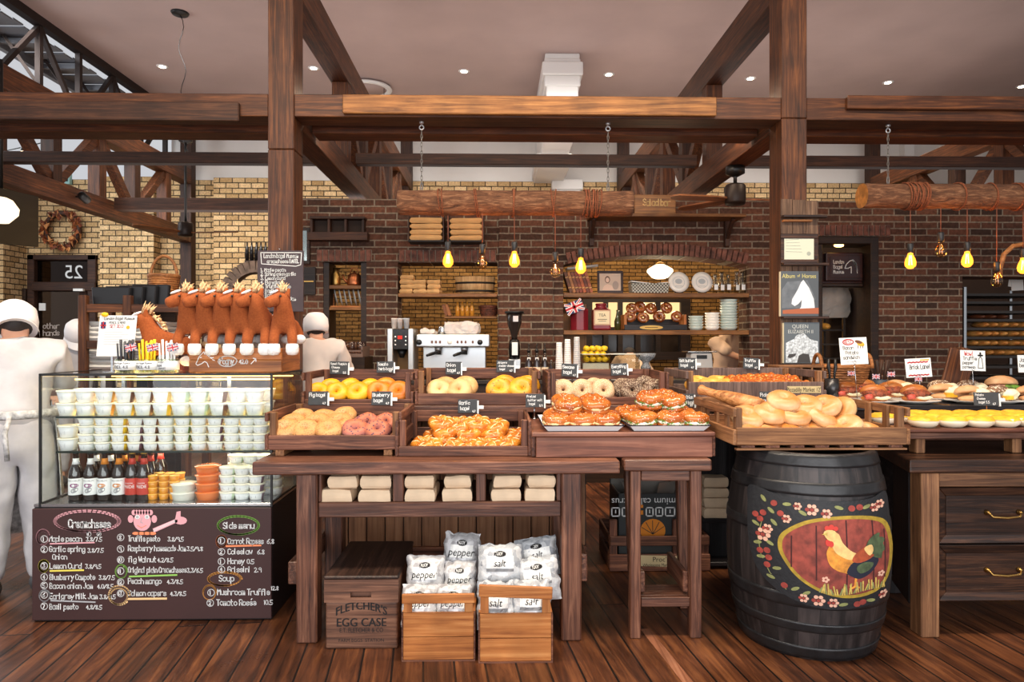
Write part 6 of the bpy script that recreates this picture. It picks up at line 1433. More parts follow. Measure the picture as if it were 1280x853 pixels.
for a in((424,460,24,16,4.178,('Sweet Pumpkin','Cheese','bagel'),'slate tag reading Sweet Pumpkin Cheese bagel',.02,'5.5'),(482,459,22,14,4.178,('Tomato','herb bagel'),'slate tag reading Tomato herb bagel'),(398,498,25,17,3.636,('Fig bagel',''),'slate tag reading Fig bagel'),
          (477,498,25,17,3.636,('Blueberry','bagel'),'slate tag reading Blueberry bagel'),(567,460.5,20,16,4.178,('Onion','bagel'),'slate tag reading Onion bagel'),(632,458,23,15,4.178,('Jalapeno','cheddar cheese','bagel'),'slate tag reading Jalapeno cheddar cheese bagel'),
          (585,508,25,17,3.636,('Garlic','bagel'),'slate tag reading Garlic bagel'),(712,463,20,16,4.178,('Sesame','bagel'),'slate tag reading Sesame bagel',.05),(774,462,21,15,4.178,('Everything','bagel'),'slate tag reading Everything bagel',-.04),
          (859,454.5,22,14,4.238,('Salt butter','bagel'),'slate tag reading Salt butter bagel'),(939,454.5,20,14,4.238,('Truffle','bagel'),'slate tag reading Truffle bagel',.06),(959,498,20,17,3.49,('Plain','bagel'),'slate tag reading Plain bagel behind the plain bagel heap'),
          (857,501,23,17,3.6,('Spring Onion','pretzel bagel'),'slate tag reading Spring Onion pretzel bagel',-.03),(669,501,24,17,3.62,('Pretzel','butter salt','bagel'),'slate tag reading Pretzel butter salt bagel on a stand',.0,'5.9'),(1233,499,33,17,3.62,('Potato','Cheese','bagel 5.5'),'black tag reading Potato Cheese bagel',.0)):
    chalk_tag(*a)
ps=thing('tag_stand','small clear stand under the Pretzel butter tag','tag stand',(PX(668,3.625),3.63,BZT+.0005))
ob('foot',MB().lathe([(.012,0),(.012,.006),(.004,.01),(0,.01)],14),STEEL,ps);ob('stem',MB().tube([(0,0,.009),(0,0,.075)],.004,8),STEEL,ps)
def paper_sign(px,py,w,h,Y,base,label,lines,tilt=0.0,extra=None,frame=True):
    c=P(px,py,Y);k=Y/FPX;w*=k;h*=k;r=thing('paper_sign',label,'sign',c,group='white paper signs',rot=(R(-5),tilt,0))
    b=MB().box(-w/2,w/2,-.0012,.0012,-h/2,h/2,0);f=plane_fn((0,-.0012,0),(1,0,0),(0,0,1),(0,-1,0),.0008)
    sl_=ob('sheet',b,[PAPER],r);l=MB()
    for(s,x,y,hh,mi)in lines:write(l,s,x*w,y*h,hh*h,f,mi=mi,w=hh*h*.13,maxw=w*(.5-x)*.95)
    if extra:extra(l,f,w,h)
    ob('handwriting',l,[INK,flat('red_ink',(196,40,44),.7),flat('pale_ink',(170,170,172),.8),flat('yellow_ink',(226,170,50),.7),flat('brown_ink',(110,66,40),.7)],sl_)
    ob('stand',MB().tube([(0,.004,-h*.1),(0,.004,base-c.z)],.0022,6).torus(.009,.0018,14,6,(0,-.002,-h*.42),Matrix.Rotation(R(90),4,'X')),STEEL,r)
def ex1(l,f,w,h):
    oval(l,-.18*w,.34*h,.19*w,.1*h,.006*1,f,1,k=20);disc(l,.27*w,.26*h,.15*w,.09*h,f,3,0,-.4);disc(l,.2*w,.33*h,.14*w,.06*h,f,4,.0004,-.3)
    for k in range(3):segs(l,[((.17+.09*k)*w,.2*h),((.16+.09*k)*w,.1*h)],.004,f,4)
paper_sign(1067,439,35,34,4.0,UZ,'white card reading BEST Bacon Potato sandwich on thin stand',[('BEST',-.32,.28,.12,1),('Bacon',-.38,.06,.13,0),('Potato',-.3,-.12,.13,0),('sandwich',-.4,-.3,.13,0),('fresh every morning',-.34,-.42,.05,2)],-.04,ex1)
def ex2(l,f,w,h):
    for y in(.28,-.4):segs(l,[((-.4+.07*k)*w,(y+(.03 if k%2 else 0))*h)for k in range(12)],.008,f,1)
    segs(l,[(.1*w,.4*h),(.42*w,.4*h)],.008,f,3)
paper_sign(1148,460,33,24,4.25,UZ,'small white card reading Best Love with red borders',[('Brick Lane!',-.34,-.06,.22,0)],-.05,ex2)
def ex3(l,f,w,h):
    segs(l,[(.2*w,-.36*h),(.24*w,.1*h),(.3*w,.2*h),(.36*w,.1*h),(.4*w,-.36*h),(.2*w,-.36*h)],.004,f,0);disc(l,.3*w,.26*h,.12*w,.05*h,f,0);disc(l,.3*w,.36*h,.04*w,.06*h,f,0,.0003)
paper_sign(1216,451,32,26,4.3,UZ,'white card reading Wow Truffle pepper parmesan held by a ring clip',[('Wow!',-.34,.24,.2,1),('Truffle',-.4,.02,.17,0),('pepper',-.42,-.18,.15,0),('parmesan',-.42,-.38,.13,0)],.03,ex3)
paper_sign(1283,455,22,22,4.3,UZ,'white card cut by the right edge of the picture',[('Jambon',-.4,.12,.22,0),('beurre',-.42,-.2,.22,0)])
for px,py,Y,lab in((1064,467,4.3,'small union flag in the leftmost meat roll'),(1095,471,4.06,'small union flag beside the back meat roll'),(1114,468,4.06,'small union flag in the second row meat roll'),(1148,474,4.14,'small union flag below the Brick Lane card')):flag(P(px,py,Y),lab,FLGS,.10)
# ================================================================ HANGING LOGS, CHAINS AND BULBS
def bark_mat():
    m,t,b,N,L=nt('rough_bark');tc=N.new('ShaderNodeTexCoord');mp=N.new('ShaderNodeMapping');mp.inputs['Scale'].default_value=(7,34,34);L.new(tc.outputs['Object'],mp.inputs['Vector'])
    n=N.new('ShaderNodeTexNoise');n.inputs['Scale'].default_value=1;n.inputs['Detail'].default_value=9;n.inputs['Roughness'].default_value=.7;n.inputs['Distortion'].default_value=1.2;L.new(mp.outputs[0],n.inputs['Vector'])
    r=ramp(N,[(.3,(58,34,20)),(.5,(116,74,48)),(.72,(176,128,92))]);L.new(n.outputs['Fac'],r.inputs[0]);L.new(r.outputs[0],b.inputs['Base Color']);b.inputs['Roughness'].default_value=.9
    bp=N.new('ShaderNodeBump');bp.inputs['Strength'].default_value=1;bp.inputs['Distance'].default_value=.02;L.new(n.outputs['Fac'],bp.inputs['Height']);L.new(bp.outputs[0],b.inputs['Normal']);return m
BARK=bark_mat();ROPE=flat('rust_rope',(122,66,38),.85,var=.25,vs=120,bump=.4);HEART=flat('heartwood',(176,112,50),.7,var=.2,vs=22)
LY=5.42;LR=.098
def log(pa,pb,pyc,label,wraps,chains,bulbs):
    xa,xb=PX(pa,LY),PX(pb,LY);z=PZ(pyc,LY,(pa+pb)/2);r=thing('hanging_log',label,'log',((xa+xb)/2,LY,z),group='hanging logs')
    N_,K=60,26;vs=[];fs=[]
    for i in range(N_+1):
        x=xa+(xb-xa)*i/N_
        for k in range(K):
            t=2*pi*k/K;rr=LR*(1+.05*noise.noise(Vector((x*3,cos(t)*1.4,sin(t)*1.4)))+.035*noise.noise(Vector((x*14,cos(t)*5,sin(t)*5))));vs.append((x,LY+rr*cos(t),z+rr*sin(t)))
    for i in range(N_):
        for k in range(K):fs.append((i*K+k,i*K+(k+1)%K,(i+1)*K+(k+1)%K,(i+1)*K+k))
    b=MB();b.add(vs,fs,0,True);b.f+=[list(range(K))[::-1],[N_*K+k for k in range(K)]];b.m+=[1,1];b.s+=[False,False]
    ob('bark_trunk',b,[BARK,HEART],r,0,True)
    for px,n in wraps:
        mb=MB()
        for q in range(n):
            x=PX(px+(q-n/2)*2.3,LY);mb.torus(LR*1.06+.004,.0055,26,6,(x,LY,z),Matrix.Rotation(R(90+rnd(-9,9)),4,'Y')@Matrix.Rotation(rnd(-.12,.12),4,'X'))
        ob('rope_wrap',mb,ROPE,r,0,True)
    for px in chains:
        x=PX(px,LY);zt=BZ0;c=thing('chain','steel chain and eye bolt holding the %s'%('middle hanging log at x' if False else{527:'left end of the middle log',760:'right end of the middle log',1110:'left end of the right log'}[px]),'chain',(x,LY,zt),group='log chains')
        ob('eye_bolt',MB().lathe([(0,.0),(.018,0),(.018,-.012),(.007,-.014),(.007,-.03),(0,-.03)],14).torus(.017,.0055,18,7,(0,0,-.045),Matrix.Rotation(R(90),4,'X')),flat('zinc',(205,205,205),.35,.8),c)
        ln=MB();zz=-.07;k=0;zend=z+LR-zt-.0
        while zz>zend+.03:
            pts=[(.007*cos(a)*(1 if k%2 else .0),.007*cos(a)*(0 if k%2 else 1.0),zz-.012+.021*sin(a))for a in[2*pi*q/14 for q in range(14)]];ln.tube(pts,.0026,5,True);zz-=.033;k+=1
        ln.tube([(.010*cos(a),0,zend+.03+.034*sin(a))for a in[2*pi*q/16 for q in range(16)]],.0035,6,True)
        ob('links',ln,flat('dull_chain',(120,114,108),.4,.8),c)
    for i,(px,py,lit)in enumerate(bulbs):bulb(px,py,lit,z-LR+.004,label,i)
BG_=glass('amber_bulb_glass',(255,238,208),2.2);SOCK=flat('black_socket',(30,28,28),.45)
def glow_glass():
    if 'glow_glass' in _M:return _M['glow_glass']
    m,t,b,N,L=nt('glow_glass');_M['glow_glass']=m;N.remove(b);tr=N.new('ShaderNodeBsdfTransparent');tr.inputs[0].default_value=lin((255,200,120));e=N.new('ShaderNodeEmission');e.inputs[0].default_value=lin((255,158,54));e.inputs[1].default_value=1.5
    ad=N.new('ShaderNodeAddShader');L.new(tr.outputs[0],ad.inputs[0]);L.new(e.outputs[0],ad.inputs[1]);L.new(ad.outputs[0],N['Material Output'].inputs[0]);return m
def bulb(px,py,lit,ztop,lg,i):
    Y=LY-.02-.03*(i%2);p=P(px,py,Y)
    r=thing('filament_bulb','%s filament bulb, %s from left under the %s log'%('glowing amber' if lit else 'unlit clear',ORD[i],'middle' if 'middle' in lg else 'right hand'),'light bulb',p,group='filament bulbs')
    ob('cord',MB().tube([(0,0,.12),(0,0,ztop-p.z)],.0035,6),flat('red_brown_cord',(120,66,44),.8),r)
    ob('socket',MB().lathe([(0,.125),(.02,.124),(.024,.116),(.024,.052),(.019,.046),(0,.046)],18),SOCK,r)
    ob('glass_bulb',MB().lathe([(.018,.048),(.021,.03),(.035,.0),(.042,-.03),(.038,-.056),(.02,-.076),(0,-.08)],22),glow_glass()if lit else BG_,r)
    fm=emit('lit_filament',(255,176,70),60)if lit else flat('copper_filament',(220,180,130),.3,.5)
    mb=MB()
    for k in range(4):a=k*pi/2;mb.tube([(.008*cos(a),.008*sin(a),.03),(.014*cos(a),.014*sin(a),-.048),(.006*cos(a+.8),.006*sin(a+.8),.02)],.0034 if lit else .002,5)
    ob('filament',mb,fm,r);ob('stem',MB().tube([(0,0,.044),(0,0,-.03)],.003,6),glass('bulb_stem',(250,240,220)),r)
    if lit:
        l=bpy.data.lights.new('bulb_light','POINT');l.energy=5;l.color=(1,.62,.26);l.shadow_soft_size=.03;o=bpy.data.objects.new('bulb_light',l);COL.objects.link(o);o.location=p+Vector((0,0,-.01))
log(498,790,254,'thick bark covered log hung on chains in the middle',[(553,2),(597,1.0 and 2),(643,2),(693,2),(740,9)],[527,760],[(560,322,True),(603,325,False),(643,322,True),(694,335,False),(726,330,True)])
log(1077,1420,246,'thick bark covered log at right with orange cut end',[(1143,11),(1198,2),(1238,2),(1272,3)],[1110],[(1138,324,True),(1176,310,False),(1209,322,True),(1246,347,False),(1279,330,True)])

# ================================================================ THE RIGHT POST'S POSTERS
pY=PY-.004
pl=thing('plank_rack','weathered plank rack with small ledges on the right post','rack',(PX(998,pY),pY,PZ(350,pY)))
for k,(a,b_)in enumerate(((975,989),(989.5,1006),(1006.5,1021))):ob('plank',MB().box(PX(a,pY),PX(b_,pY),pY-.02,pY,PZ(459,pY),PZ(248+k,pY)),wood('grey_plank',(60,40,30),(98,72,54),(132,102,78),'z',.9,.7,.3),pl,.002,True)
for y,m in((271,DESK('x')),(330.5,DESK('x')),(397,DESK('x')),(456,DESK('x'))):
    ob('ledge',MB().box(PX(974,pY),PX(1030 if y!=271 else 1028,pY),pY-.085,pY-.0205,PZ(y+1.6,pY),PZ(y-1.4,pY)),m,pl,.002,True)
ob('ledge_lip',MB().box(PX(976,pY),PX(1012,pY),pY-.05,pY-.0205,PZ(277,pY),PZ(274.5,pY)),PINE('x'),pl,.002,True)
fY=pY-.045
fr=thing('picture_frame','wooden framed pale certificate leaning on the plank rack','picture',(PX(999,fY),fY,PZ(328,fY)))
ob('frame',MB().box(PX(976,fY),PX(1023,fY),fY,fY+.018,PZ(328.5,fY),PZ(323.5,fY)).box(PX(976,fY),PX(1023,fY),fY,fY+.018,PZ(297,fY),PZ(291,fY)).box(PX(976,fY),PX(980.5,fY),fY,fY+.018,PZ(323.5,fY),PZ(297,fY)).box(PX(1018,fY),PX(1023,fY),fY,fY+.018,PZ(323.5,fY),PZ(297,fY)),DESK('x'),fr,.003,True)
mb=MB().box(PX(980.5,fY),PX(1018,fY),fY+.008,fY+.012,PZ(323.5,fY),PZ(297,fY));f=lambda x,y,n=0.0:Vector((P(x,-y,fY).x,fY+.0065-n,P(x,-y,fY).z))
for k in range(5):segs(mb,[(983,-(300+k*3.6)),(999+k,-(299+k*4))],.5,f,1)
disc(mb,1011.5,-317,2.6,2.6,f,1)
ob('certificate',mb,[flat('pale_certificate',(214,214,190),.6),flat('faded_print',(166,170,156),.8)],fr,0,True)
def book(px0,px1,py0,py1,label,fn,base):
    x0,x1,z0,z1=PX(px0,fY),PX(px1,fY),PZ(py1,fY),PZ(py0,fY);r=thing('magazine',label,'magazine',((x0+x1)/2,fY,z0))
    ob('pages',MB().box(x0-.008,x1-.002,fY+.001,fY+.018,z0+.001,z1-.003),flat('cream_pages',(214,196,160),.8),r,0,True)
    mb=MB().box(x0,x1,fY-.003,fY,z0,z1,0);f=lambda x,y,n=0.0:Vector((P(x,-y,fY).x,fY-.0034-n,P(x,-y,fY).z));fn(mb,f,px0,px1,py0,py1)
    ob('cover',mb,base,r,0,True)
def horsecover(mb,f,a,b,c,d):
    star(mb,[(a+1,-d+10),(a+1,-c-24),(a+8,-c-14),(b-14,-c-12),(b-4,-d+22),(b-6,-d+10)],f,1,.0003,1)
    mb.poly([f(x,-y,.0007)for x,y in((1019,392),(1017,374),(1011,360),(1004,350),(1001,353),(997,362),(990,374),(989,380),(993,383),(998,380),(1002,375),(1001,384),(994,392))],2)
    star(mb,[(978,-392.5),(978,-388),(1000,-386),(1023,-385),(1023,-392.5)],f,4,.0011,1)
    for s,x,h in(('Album',985.5,6.0),('of',997.8,4),('Horses',1011,6.0)):add_font(mb,s,h*1.25,lambda x_,y_,n=0.0:f(x_,y_,n),3,x,-345.5 if s!='of' else-345,n=.0012,sx=.82)
book(976,1023,338.5,395.5,'magazine with white horse cover reading Album of Horses',horsecover,[flat('charcoal_cover',(84,88,92),.4),flat('grey_mist',(104,108,112),.4,var=.15,vs=14),flat('white_horse',(226,228,230),.4),flat('yellow_title',(222,206,120),.5),flat('orange_border',(176,96,60),.5)])
def queencover(mb,f,a,b,c,d):
    star(mb,[(a+2,-d+1),(a+2,-c-26),(992,-424),(1004,-416),(1012,-424),(b-2,-c-24),(b-1,-d+1)],f,1,.0003,2)
    disc(mb,1000,-424,7,6,f,1,.0004)
    star(mb,[(996,-453.5),(998,-445),(1003,-442),(1011,-443),(1013,-453.5)],f,3,.0006,1);star(mb,[(984,-447),(986,-443),(995,-442),(994,-445),(988,-448)],f,3,.0006,1)
    add_font(mb,'QUEEN',6.6,lambda x,y,n=0.0:f(x,y,n),2,1000,-408.5,sx=.95,n=.0008);add_font(mb,'ELIZABETH II',6.2,lambda x,y,n=0.0:f(x,y,n),2,1000.5,-415,sx=.9,n=.0008)
book(980,1024,403,454.5,'grey magazine with a queen title on lowest ledge',queencover,[flat('slate_cover',(96,102,106),.4),flat('silver_grey',(196,200,202),.4,var=.25,vs=60),flat('pale_title',(206,206,198),.5),flat('dark_cover_shape',(70,66,64),.5)])

# ================================================================ STAFF SIDE: BACK BAR AND ITS MACHINES
WZ=.98;WY0,WY1=6.45,7.15
bbx0,bbx1=PX(400,WY0),PX(935,WY0)
bc=thing('bar_counter','dark back bar counter under the coffee machine','counter',((bbx0+bbx1)/2,6.8,0))
ob('worktop',MB().box(bbx0,bbx1,WY0,WY1,WZ-.04,WZ),flat('dark_worktop',(46,36,30),.4,var=.2,vs=8),bc,.004,True);ob('cabinet',MB().box(bbx0+.02,bbx1-.02,WY0+.03,WY1,0,WZ-.041),FRD,bc,0,True)
def B(px,py,Y):return P(px,py,Y)
# coffee machine
my=6.55;m0,m1=PX(520,my),PX(612,my);mt=PZ(418,my);mb_=PZ(459,my)
cm=thing('coffee_machine','two group stainless coffee machine with white cloths on top','coffee machine',((m0+m1)/2,my+.25,WZ))
SST=flat('brushed_steel',(196,198,198),.3,.85)
ob('top_body',MB().box(m0,m1,my,my+.5,PZ(434,my),mt),SST,cm,.012,True,2);ob('back_panel',MB().box(m0+.05,m1-.04,my+.16,my+.5,WZ+.09,PZ(434,my)-.001),SST,cm,.006,True)
ob('drip_tray',MB().box(m0+.04,m1-.03,my+.0,my+.5,WZ+.04,WZ+.089),SST,cm,.006,True)
for x in(m0+.08,m1-.1):ob('foot',MB().lathe([(.024,0),(.024,.03),(.03,.04)],14,(x,my+.1,WZ)),BLACK,cm,0,True)
mb=MB()
for px in(540,545,550,572,577,582,591):mb.box(PX(px-1.4,my),PX(px+1.4,my),my-.008,my-.001,PZ(429.5,my),PZ(426,my))
ob('buttons',mb,flat('brown_buttons',(110,76,60),.4),cm,0,True)
mb=MB()
for px in(524,600):mb.lathe([(.026,0),(.026,.03),(.018,.036),(0,.036)],18,(PX(px,my),my,PZ(428,my)),M=Matrix.Rotation(R(90),4,'X'))
ob('steam_knobs',mb,BLACK,cm,0,True)
ob('gauge',MB().lathe([(.026,0),(.026,.012),(0,.012)],22,(PX(562,my),my-.001,PZ(427.5,my)),M=Matrix.Rotation(R(90),4,'X')),LBL,cm,0,True)
for px in(547,580):
    x=PX(px,my);z=PZ(436.5,my);g=ob('group_head',MB().lathe([(.034,.0),(.036,-.02),(.03,-.05),(0,-.05)],18,(x,my+.08,PZ(434,my)-.001)),SST,cm,0,True)
    o=ob('portafilter',MB().tube([(x,my+.04,z-.03),(x-.05,my-.06,z-.045),(x-.09,my-.12,z-.06)],[.014,.016,.012],10).lathe([(.028,-.02),(.028,.02)],16,(x,my+.07,z-.034)),BLACK,cm,0,True)
def cloth(nm,px,py,Y,w,d,h,seed,label,m):
    o=ob(nm,soft(w,d,h,seed,.03,12,8,4),m);o.location=(PX(px,Y),Y+d/2,PZ(py,Y));return tag(o,label,'cloth','white cloths on the coffee machine')
LINEN=flat('white_linen',(224,218,212),.9,var=.04,vs=10)
cloth('folded_cloth',577,417.5,my+.03,.34,.3,.11,3,'crumpled white cloth on right of coffee machine',LINEN);cloth('folded_cloth',533,417.8,my+.03,.13,.3,.04,5,'flat white cloth on left of coffee machine',LINEN)
jx=PX(566,my-.0);tag(ob('milk_jug',MB().lathe([(0,0),(.04,0),(.045,.03),(.036,.06),(.04,.075),(.036,.075),(.034,.06),(0,.01)],20,(0,0,0)),STEEL),'small steel milk jug resting on the coffee machine','jug').location=(PX(552,my),my+.1,mt+.001)
# brewer
ay=6.5;a0,a1=PX(484,ay),PX(517,ay);at_,ab=PZ(411,ay),WZ
br_=thing('coffee_brewer','black and steel automatic brewer with red display beside coffee machine','coffee brewer',((a0+a1)/2,ay+.2,WZ))
ob('side_column',MB().box(a0,PX(491,ay),ay,ay+.4,ab,at_),SST,br_,.006,True);ob('side_column',MB().box(PX(510,ay),a1,ay,ay+.4,ab,at_),SST,br_,.006,True)
ob('control_head',MB().box(PX(491,ay)+.001,PX(510,ay)-.001,ay+.01,ay+.38,PZ(437,ay),at_-.004),flat('gloss_black',(16,15,15),.2),br_,.004,True)
ob('display',MB().box(PX(497,ay),PX(502.5,ay),ay+.005,ay+.0095,PZ(424,ay),PZ(420,ay)),emit('red_display',(235,50,40),1.6),br_,0,True)
mb=MB()
for px in(494,507):
    for py in(421,426,431):mb.box(PX(px-.9,ay),PX(px+.9,ay),ay+.006,ay+.0095,PZ(py+.8,ay),PZ(py-.8,ay))
ob('keys',mb,LBL,br_,0,True);ob('filter_cone',MB().lathe([(.02,-.08),(.05,0),(0,0)],18,(PX(500.5,ay),ay+.1,PZ(437,ay)-.002)),BLACK,br_,0,True)
ob('rear_plate',MB().box(PX(491,ay)+.001,PX(510,ay)-.001,ay+.3,ay+.37,ab,PZ(437,ay)-.001),flat('amber_glow_panel',(176,120,40),.4),br_,0,True)
for i,(px,c)in enumerate(((493,(236,226,216)),(500,(226,220,214)),(508,(210,212,214)))):
    o=tag(ob('cup_stack',MB().lathe([(0,0),(.022,0),(.029,.09),(.031,.092),(.031,.1),(.027,.1),(.026,.02),(0,.02)],18),flat('stack_cup%d'%i,c,.35)),('pale printed cup','white cup','grey steel cup')[i]+' standing on the brewer','cup','cups on the brewer');o.location=(PX(px,ay+.1),ay+.1,at_+.001)
# grinder
gy=6.6;gx=PX(643,gy);gz=lambda py:PZ(py,gy)-WZ
gr=thing('coffee_grinder','black coffee grinder with bean hopper before the brick pier','grinder',(gx,gy,WZ))
ob('base',MB().box(-.06,.06,-.05,.12,0,gz(449)),SST,gr,.006);ob('stand',MB().lathe([(.05,gz(449)),(.056,gz(436)),(.05,gz(426)),(.03,gz(424))],20),flat('gloss_black',(16,15,15),.2),gr)
ob('hopper',MB().lathe([(.028,gz(424)),(.03,gz(420)),(.07,gz(404)),(.078,gz(393)),(.07,gz(392.5)),(0,gz(392.5))],24),flat('smoked_hopper',(44,36,32),.2),gr);ob('hopper_lid',MB().lathe([(.09,gz(392.2)),(.095,gz(391)),(.09,gz(389.5)),(0,gz(389.5))],24),BLACK,gr)
ob('front_label',MB().box(-.025,.03,-.07,-.058,gz(444),gz(428)),LBL,gr)
ob('side_pouch',MB().obox((.01,-.083,gz(399)),(.05,.006,.055)),LBL,gr)
# syrup bottles, cup stacks, lemon box and small bowls
SYR=flat('dark_syrup',(42,26,18),.15,coat=.4)
for i,(px,Y)in enumerate(((661,6.5),(671,6.5),(681,6.52))):
    r=thing('syrup_bottle','pump syrup bottle behind jalapeno crate, %s from left'%ORD[i],'bottle',(PX(px,Y),Y,WZ),group='pump syrup bottles')
    zz=lambda py:PZ(py,Y)-WZ
    ob('bottle',MB().lathe([(0,0),(.034,0),(.036,.01),(.036,zz(456)),(.016,zz(446)),(.014,zz(441)),(0,zz(441))],18),SYR,r);ob('label',MB().lathe([(.0366,zz(470)),(.0366,zz(459))],18),flat('cream_label',(206,190,168),.6),r)
    ob('pump',MB().lathe([(.016,zz(441)),(.016,zz(437)),(.005,zz(436)),(.005,zz(430))],12).tube([(0,0,zz(430)),(-.0,-.03,zz(430)),(0,-.045,zz(432))],.006,6),BLACK,r);ob('collar_tag',MB().box(-.016,.016,-.02,-.017,zz(452),zz(447)),LBL,r)
tb_=MB().lathe([(0,0),(.03,0),(.031,.1),(.012,.15),(.013,.19),(0,.19)],18);o=tag(ob('sauce_bottle',tb_,SYR),'dark bottle with small labels right of the syrup pumps','bottle');o.location=(PX(690,6.4)-.0,6.5,WZ)
for i,(px,y0)in enumerate(((699,428),(709.5,424),(721,421))):
    Y=6.5;hgt=PZ(y0,Y)-WZ-.002;n=int(hgt/.019);prof=[]
    r1_,r2_=(.028,.036)
    mbq=MB();rr=lambda z:.040-.014*z/hgt
    prof=[(0,0),(rr(0),0)]
    for k in range(n):z0_,z1_=hgt*k/n,hgt*(k+1)/n;prof+=[(rr(z0_)+.0015,z0_+.001),(rr(z0_)+.0015,z0_+.006),(rr(z0_),z0_+.0075),(rr(z1_),z1_)]
    prof+=[(0,hgt)]
    o=tag(ob('paper_cup_stack',mbq.lathe(prof,20),LBL if i<2 else flat('clear_cup_plastic',(206,206,206),.15,coat=.4)),('white paper cup stack on left','taller white paper cup stack in middle','tall clear plastic cup stack at right')[i],'cup stack','stacks of takeaway cups');o.location=(PX(px,Y),Y,WZ)
ly=6.5;l0,l1=PX(728,ly),PX(762,ly);lz1=PZ(443,ly)
def clearbox(a,b,Y,z0,z1,d,label,grp='clear acrylic boxes'):
    r=thing('acrylic_box',label,'box',((a+b)/2,Y+d/2,z0),group=grp);g=glass('acrylic',(240,240,236),1.3)
    for nm,q in(('front_pane',(a,b,Y,Y+.004)),('back_pane',(a,b,Y+d-.004,Y+d)),('side_pane',(a,a+.004,Y+.005,Y+d-.005)),('side_pane',(b-.004,b,Y+.005,Y+d-.005))):ob(nm,MB().box(*q,z0+.005,z1),g,r,0,True)
    ob('base',MB().box(a,b,Y,Y+d,z0,z0+.004),flat('frosted_plastic',(232,232,220),.3,coat=.3),r,0,True);ob('rim',MB().tube([(a,Y,z1),(b,Y,z1),(b,Y+d,z1),(a,Y+d,z1)],.004,6,True),flat('frosted_plastic',(232,232,220),.3,coat=.3),r,0,True)
clearbox(l0,l1,ly,WZ,lz1,.2,'clear acrylic box full of lemons on the back bar');clearbox(PX(764,ly),PX(800,ly),ly,WZ,lz1,.2,'empty clear acrylic box right of the lemons')
LEM=flat('lemon_peel',(232,196,36),.45,var=.08,vs=40,bump=.25)
LM=MB().lathe([(0,-.036),(.006,-.034),(.018,-.026),(.028,-.008),(.028,.008),(.018,.026),(.006,.034),(0,.037)],16).mesh('lemon',LEM)
k=0
for l in range(6):
    for i in range(4):
        for j in range(2):
            o=bpy.data.objects.new('lemon',LM);COL.objects.link(o);o.location=(l0+.04+i*.058+(.01 if l%2 else-.005),ly+.05+j*.085,WZ+.038+l*.052);o.rotation_euler=(rnd(0,3),rnd(0,3),rnd(0,3));o.scale=(.92,)*3
            if l>=3:tag(o,'yellow lemon in clear box, %s from left in %s %s layer'%(ORD[i],('front','rear')[j],('lower','middle','upper')[l-3]),'lemon','lemons in the acrylic box')
            else:bpy.data.objects.remove(o)
lf=ob('box_liner',MB().box(l0+.006,l1-.006,ly+.006,ly+.194,WZ+.005,WZ+.155),flat('frosted_plastic',(232,232,220),.3,coat=.3));tag(lf,'pale block liner under the lemons in clear box','box liner')
o=tag(ob('stone_bowl',MB().lathe([(0,.0),(.05,0),(.05,.02),(.03,.05),(.035,.07),(.085,.11),(.1,.15),(.092,.15),(.07,.11),(0,.09)],26),flat('speckled_granite',(120,124,128),.6,var=.45,vs=110)),'grey speckled stone bowl on a foot beside acrylic box','bowl');o.location=(PX(810,6.5),6.6,PZ(442,6.6)-.15)
o=tag(ob('bowl_stand',MB().lathe([(0,0),(.06,0),(.06,.02),(.05,.025),(.05,PZ(442,6.6)-.15-WZ-.001),(0,PZ(442,6.6)-.15-WZ-.001)],22),flat('dark_stone',(72,68,62),.7,var=.2,vs=40)),'dark round stand under the speckled stone bowl','stand');o.location=(PX(810,6.5),6.6,WZ)
sc=thing('kitchen_scale','grey kitchen scale with dark display behind salt butter tag','scale',(PX(878,6.5),6.6,WZ));zsc=PZ(441,6.5)-WZ
ob('body',MB().prism([(-.12,0),(.12,0),(.1,zsc),(-.1,zsc)],-.08,.1),flat('scale_grey',(186,186,184),.4),sc,.01);ob('display',MB().box(-.05,.05,-.084,-.08,zsc-.06,zsc-.025),flat('dark_display',(40,42,44),.3),sc);ob('pan',MB().box(-.14,.14,-.1,.12,zsc+.001,zsc+.012),STEEL,sc,.003)

# ================================================================ WALL SHELVES AND WHAT THEY CARRY
def shelf(pa,pb,ytop,ybot,y0,y1,label,brackets=()):
    r=thing('wall_shelf',label,'shelf',((PX(pa,y0)+PX(pb,y0))/2,(y0+y1)/2,PZ(ytop,y0)))
    ob('board',MB().box(PX(pa,y0),PX(pb,y0),y0,y1,PZ(ybot,y0),PZ(ytop,y0)),SHELF('x'),r,.003,True)
    for px in brackets:ob('bracket',MB().box(PX(px-3,y0+.1),PX(px+3,y0+.1),y1-.06,y1,PZ(ytop+42,y1),PZ(ybot,y0)-.001).beam((PX(px,y0+.1),y0+.06,PZ(ybot,y0)-.012),(PX(px,y0+.1),y1-.03,PZ(ytop+34,y1)),.04,.03),TIMBERD('z'),r,.003,True)
    return PZ(ytop,y0)
S0=RY+.02
nA1=shelf(404.5,457.5,357,361.5,S0,RY+.3,'upper niche shelf with brass jug and copper kettle');nA2=shelf(404.5,457.5,384.5,388,S0,RY+.3,'lower niche shelf with a row of grey plates')
nB1=shelf(497.5,621.5,367,371.5,S0,RY+.32,'shelf with bag stacks and a wooden tub');nB2=shelf(555,621.5,395.5,398,S0+.1,RY+.32,'lower shelf behind coffee machine with books and bottles')
nC1=shelf(704.5,936.5,366,371.5,S0,RY+.33,'upper arch shelf with books, photo and plates');nC2=shelf(704.5,936.5,413,418.5,S0,RY+.33,'lower arch shelf with tea tins, pretzel bagels and bowls')
nD=shelf(738,933,266,270,RY-.30,RY,'long bracket shelf above the brick arch',(722+20,915))
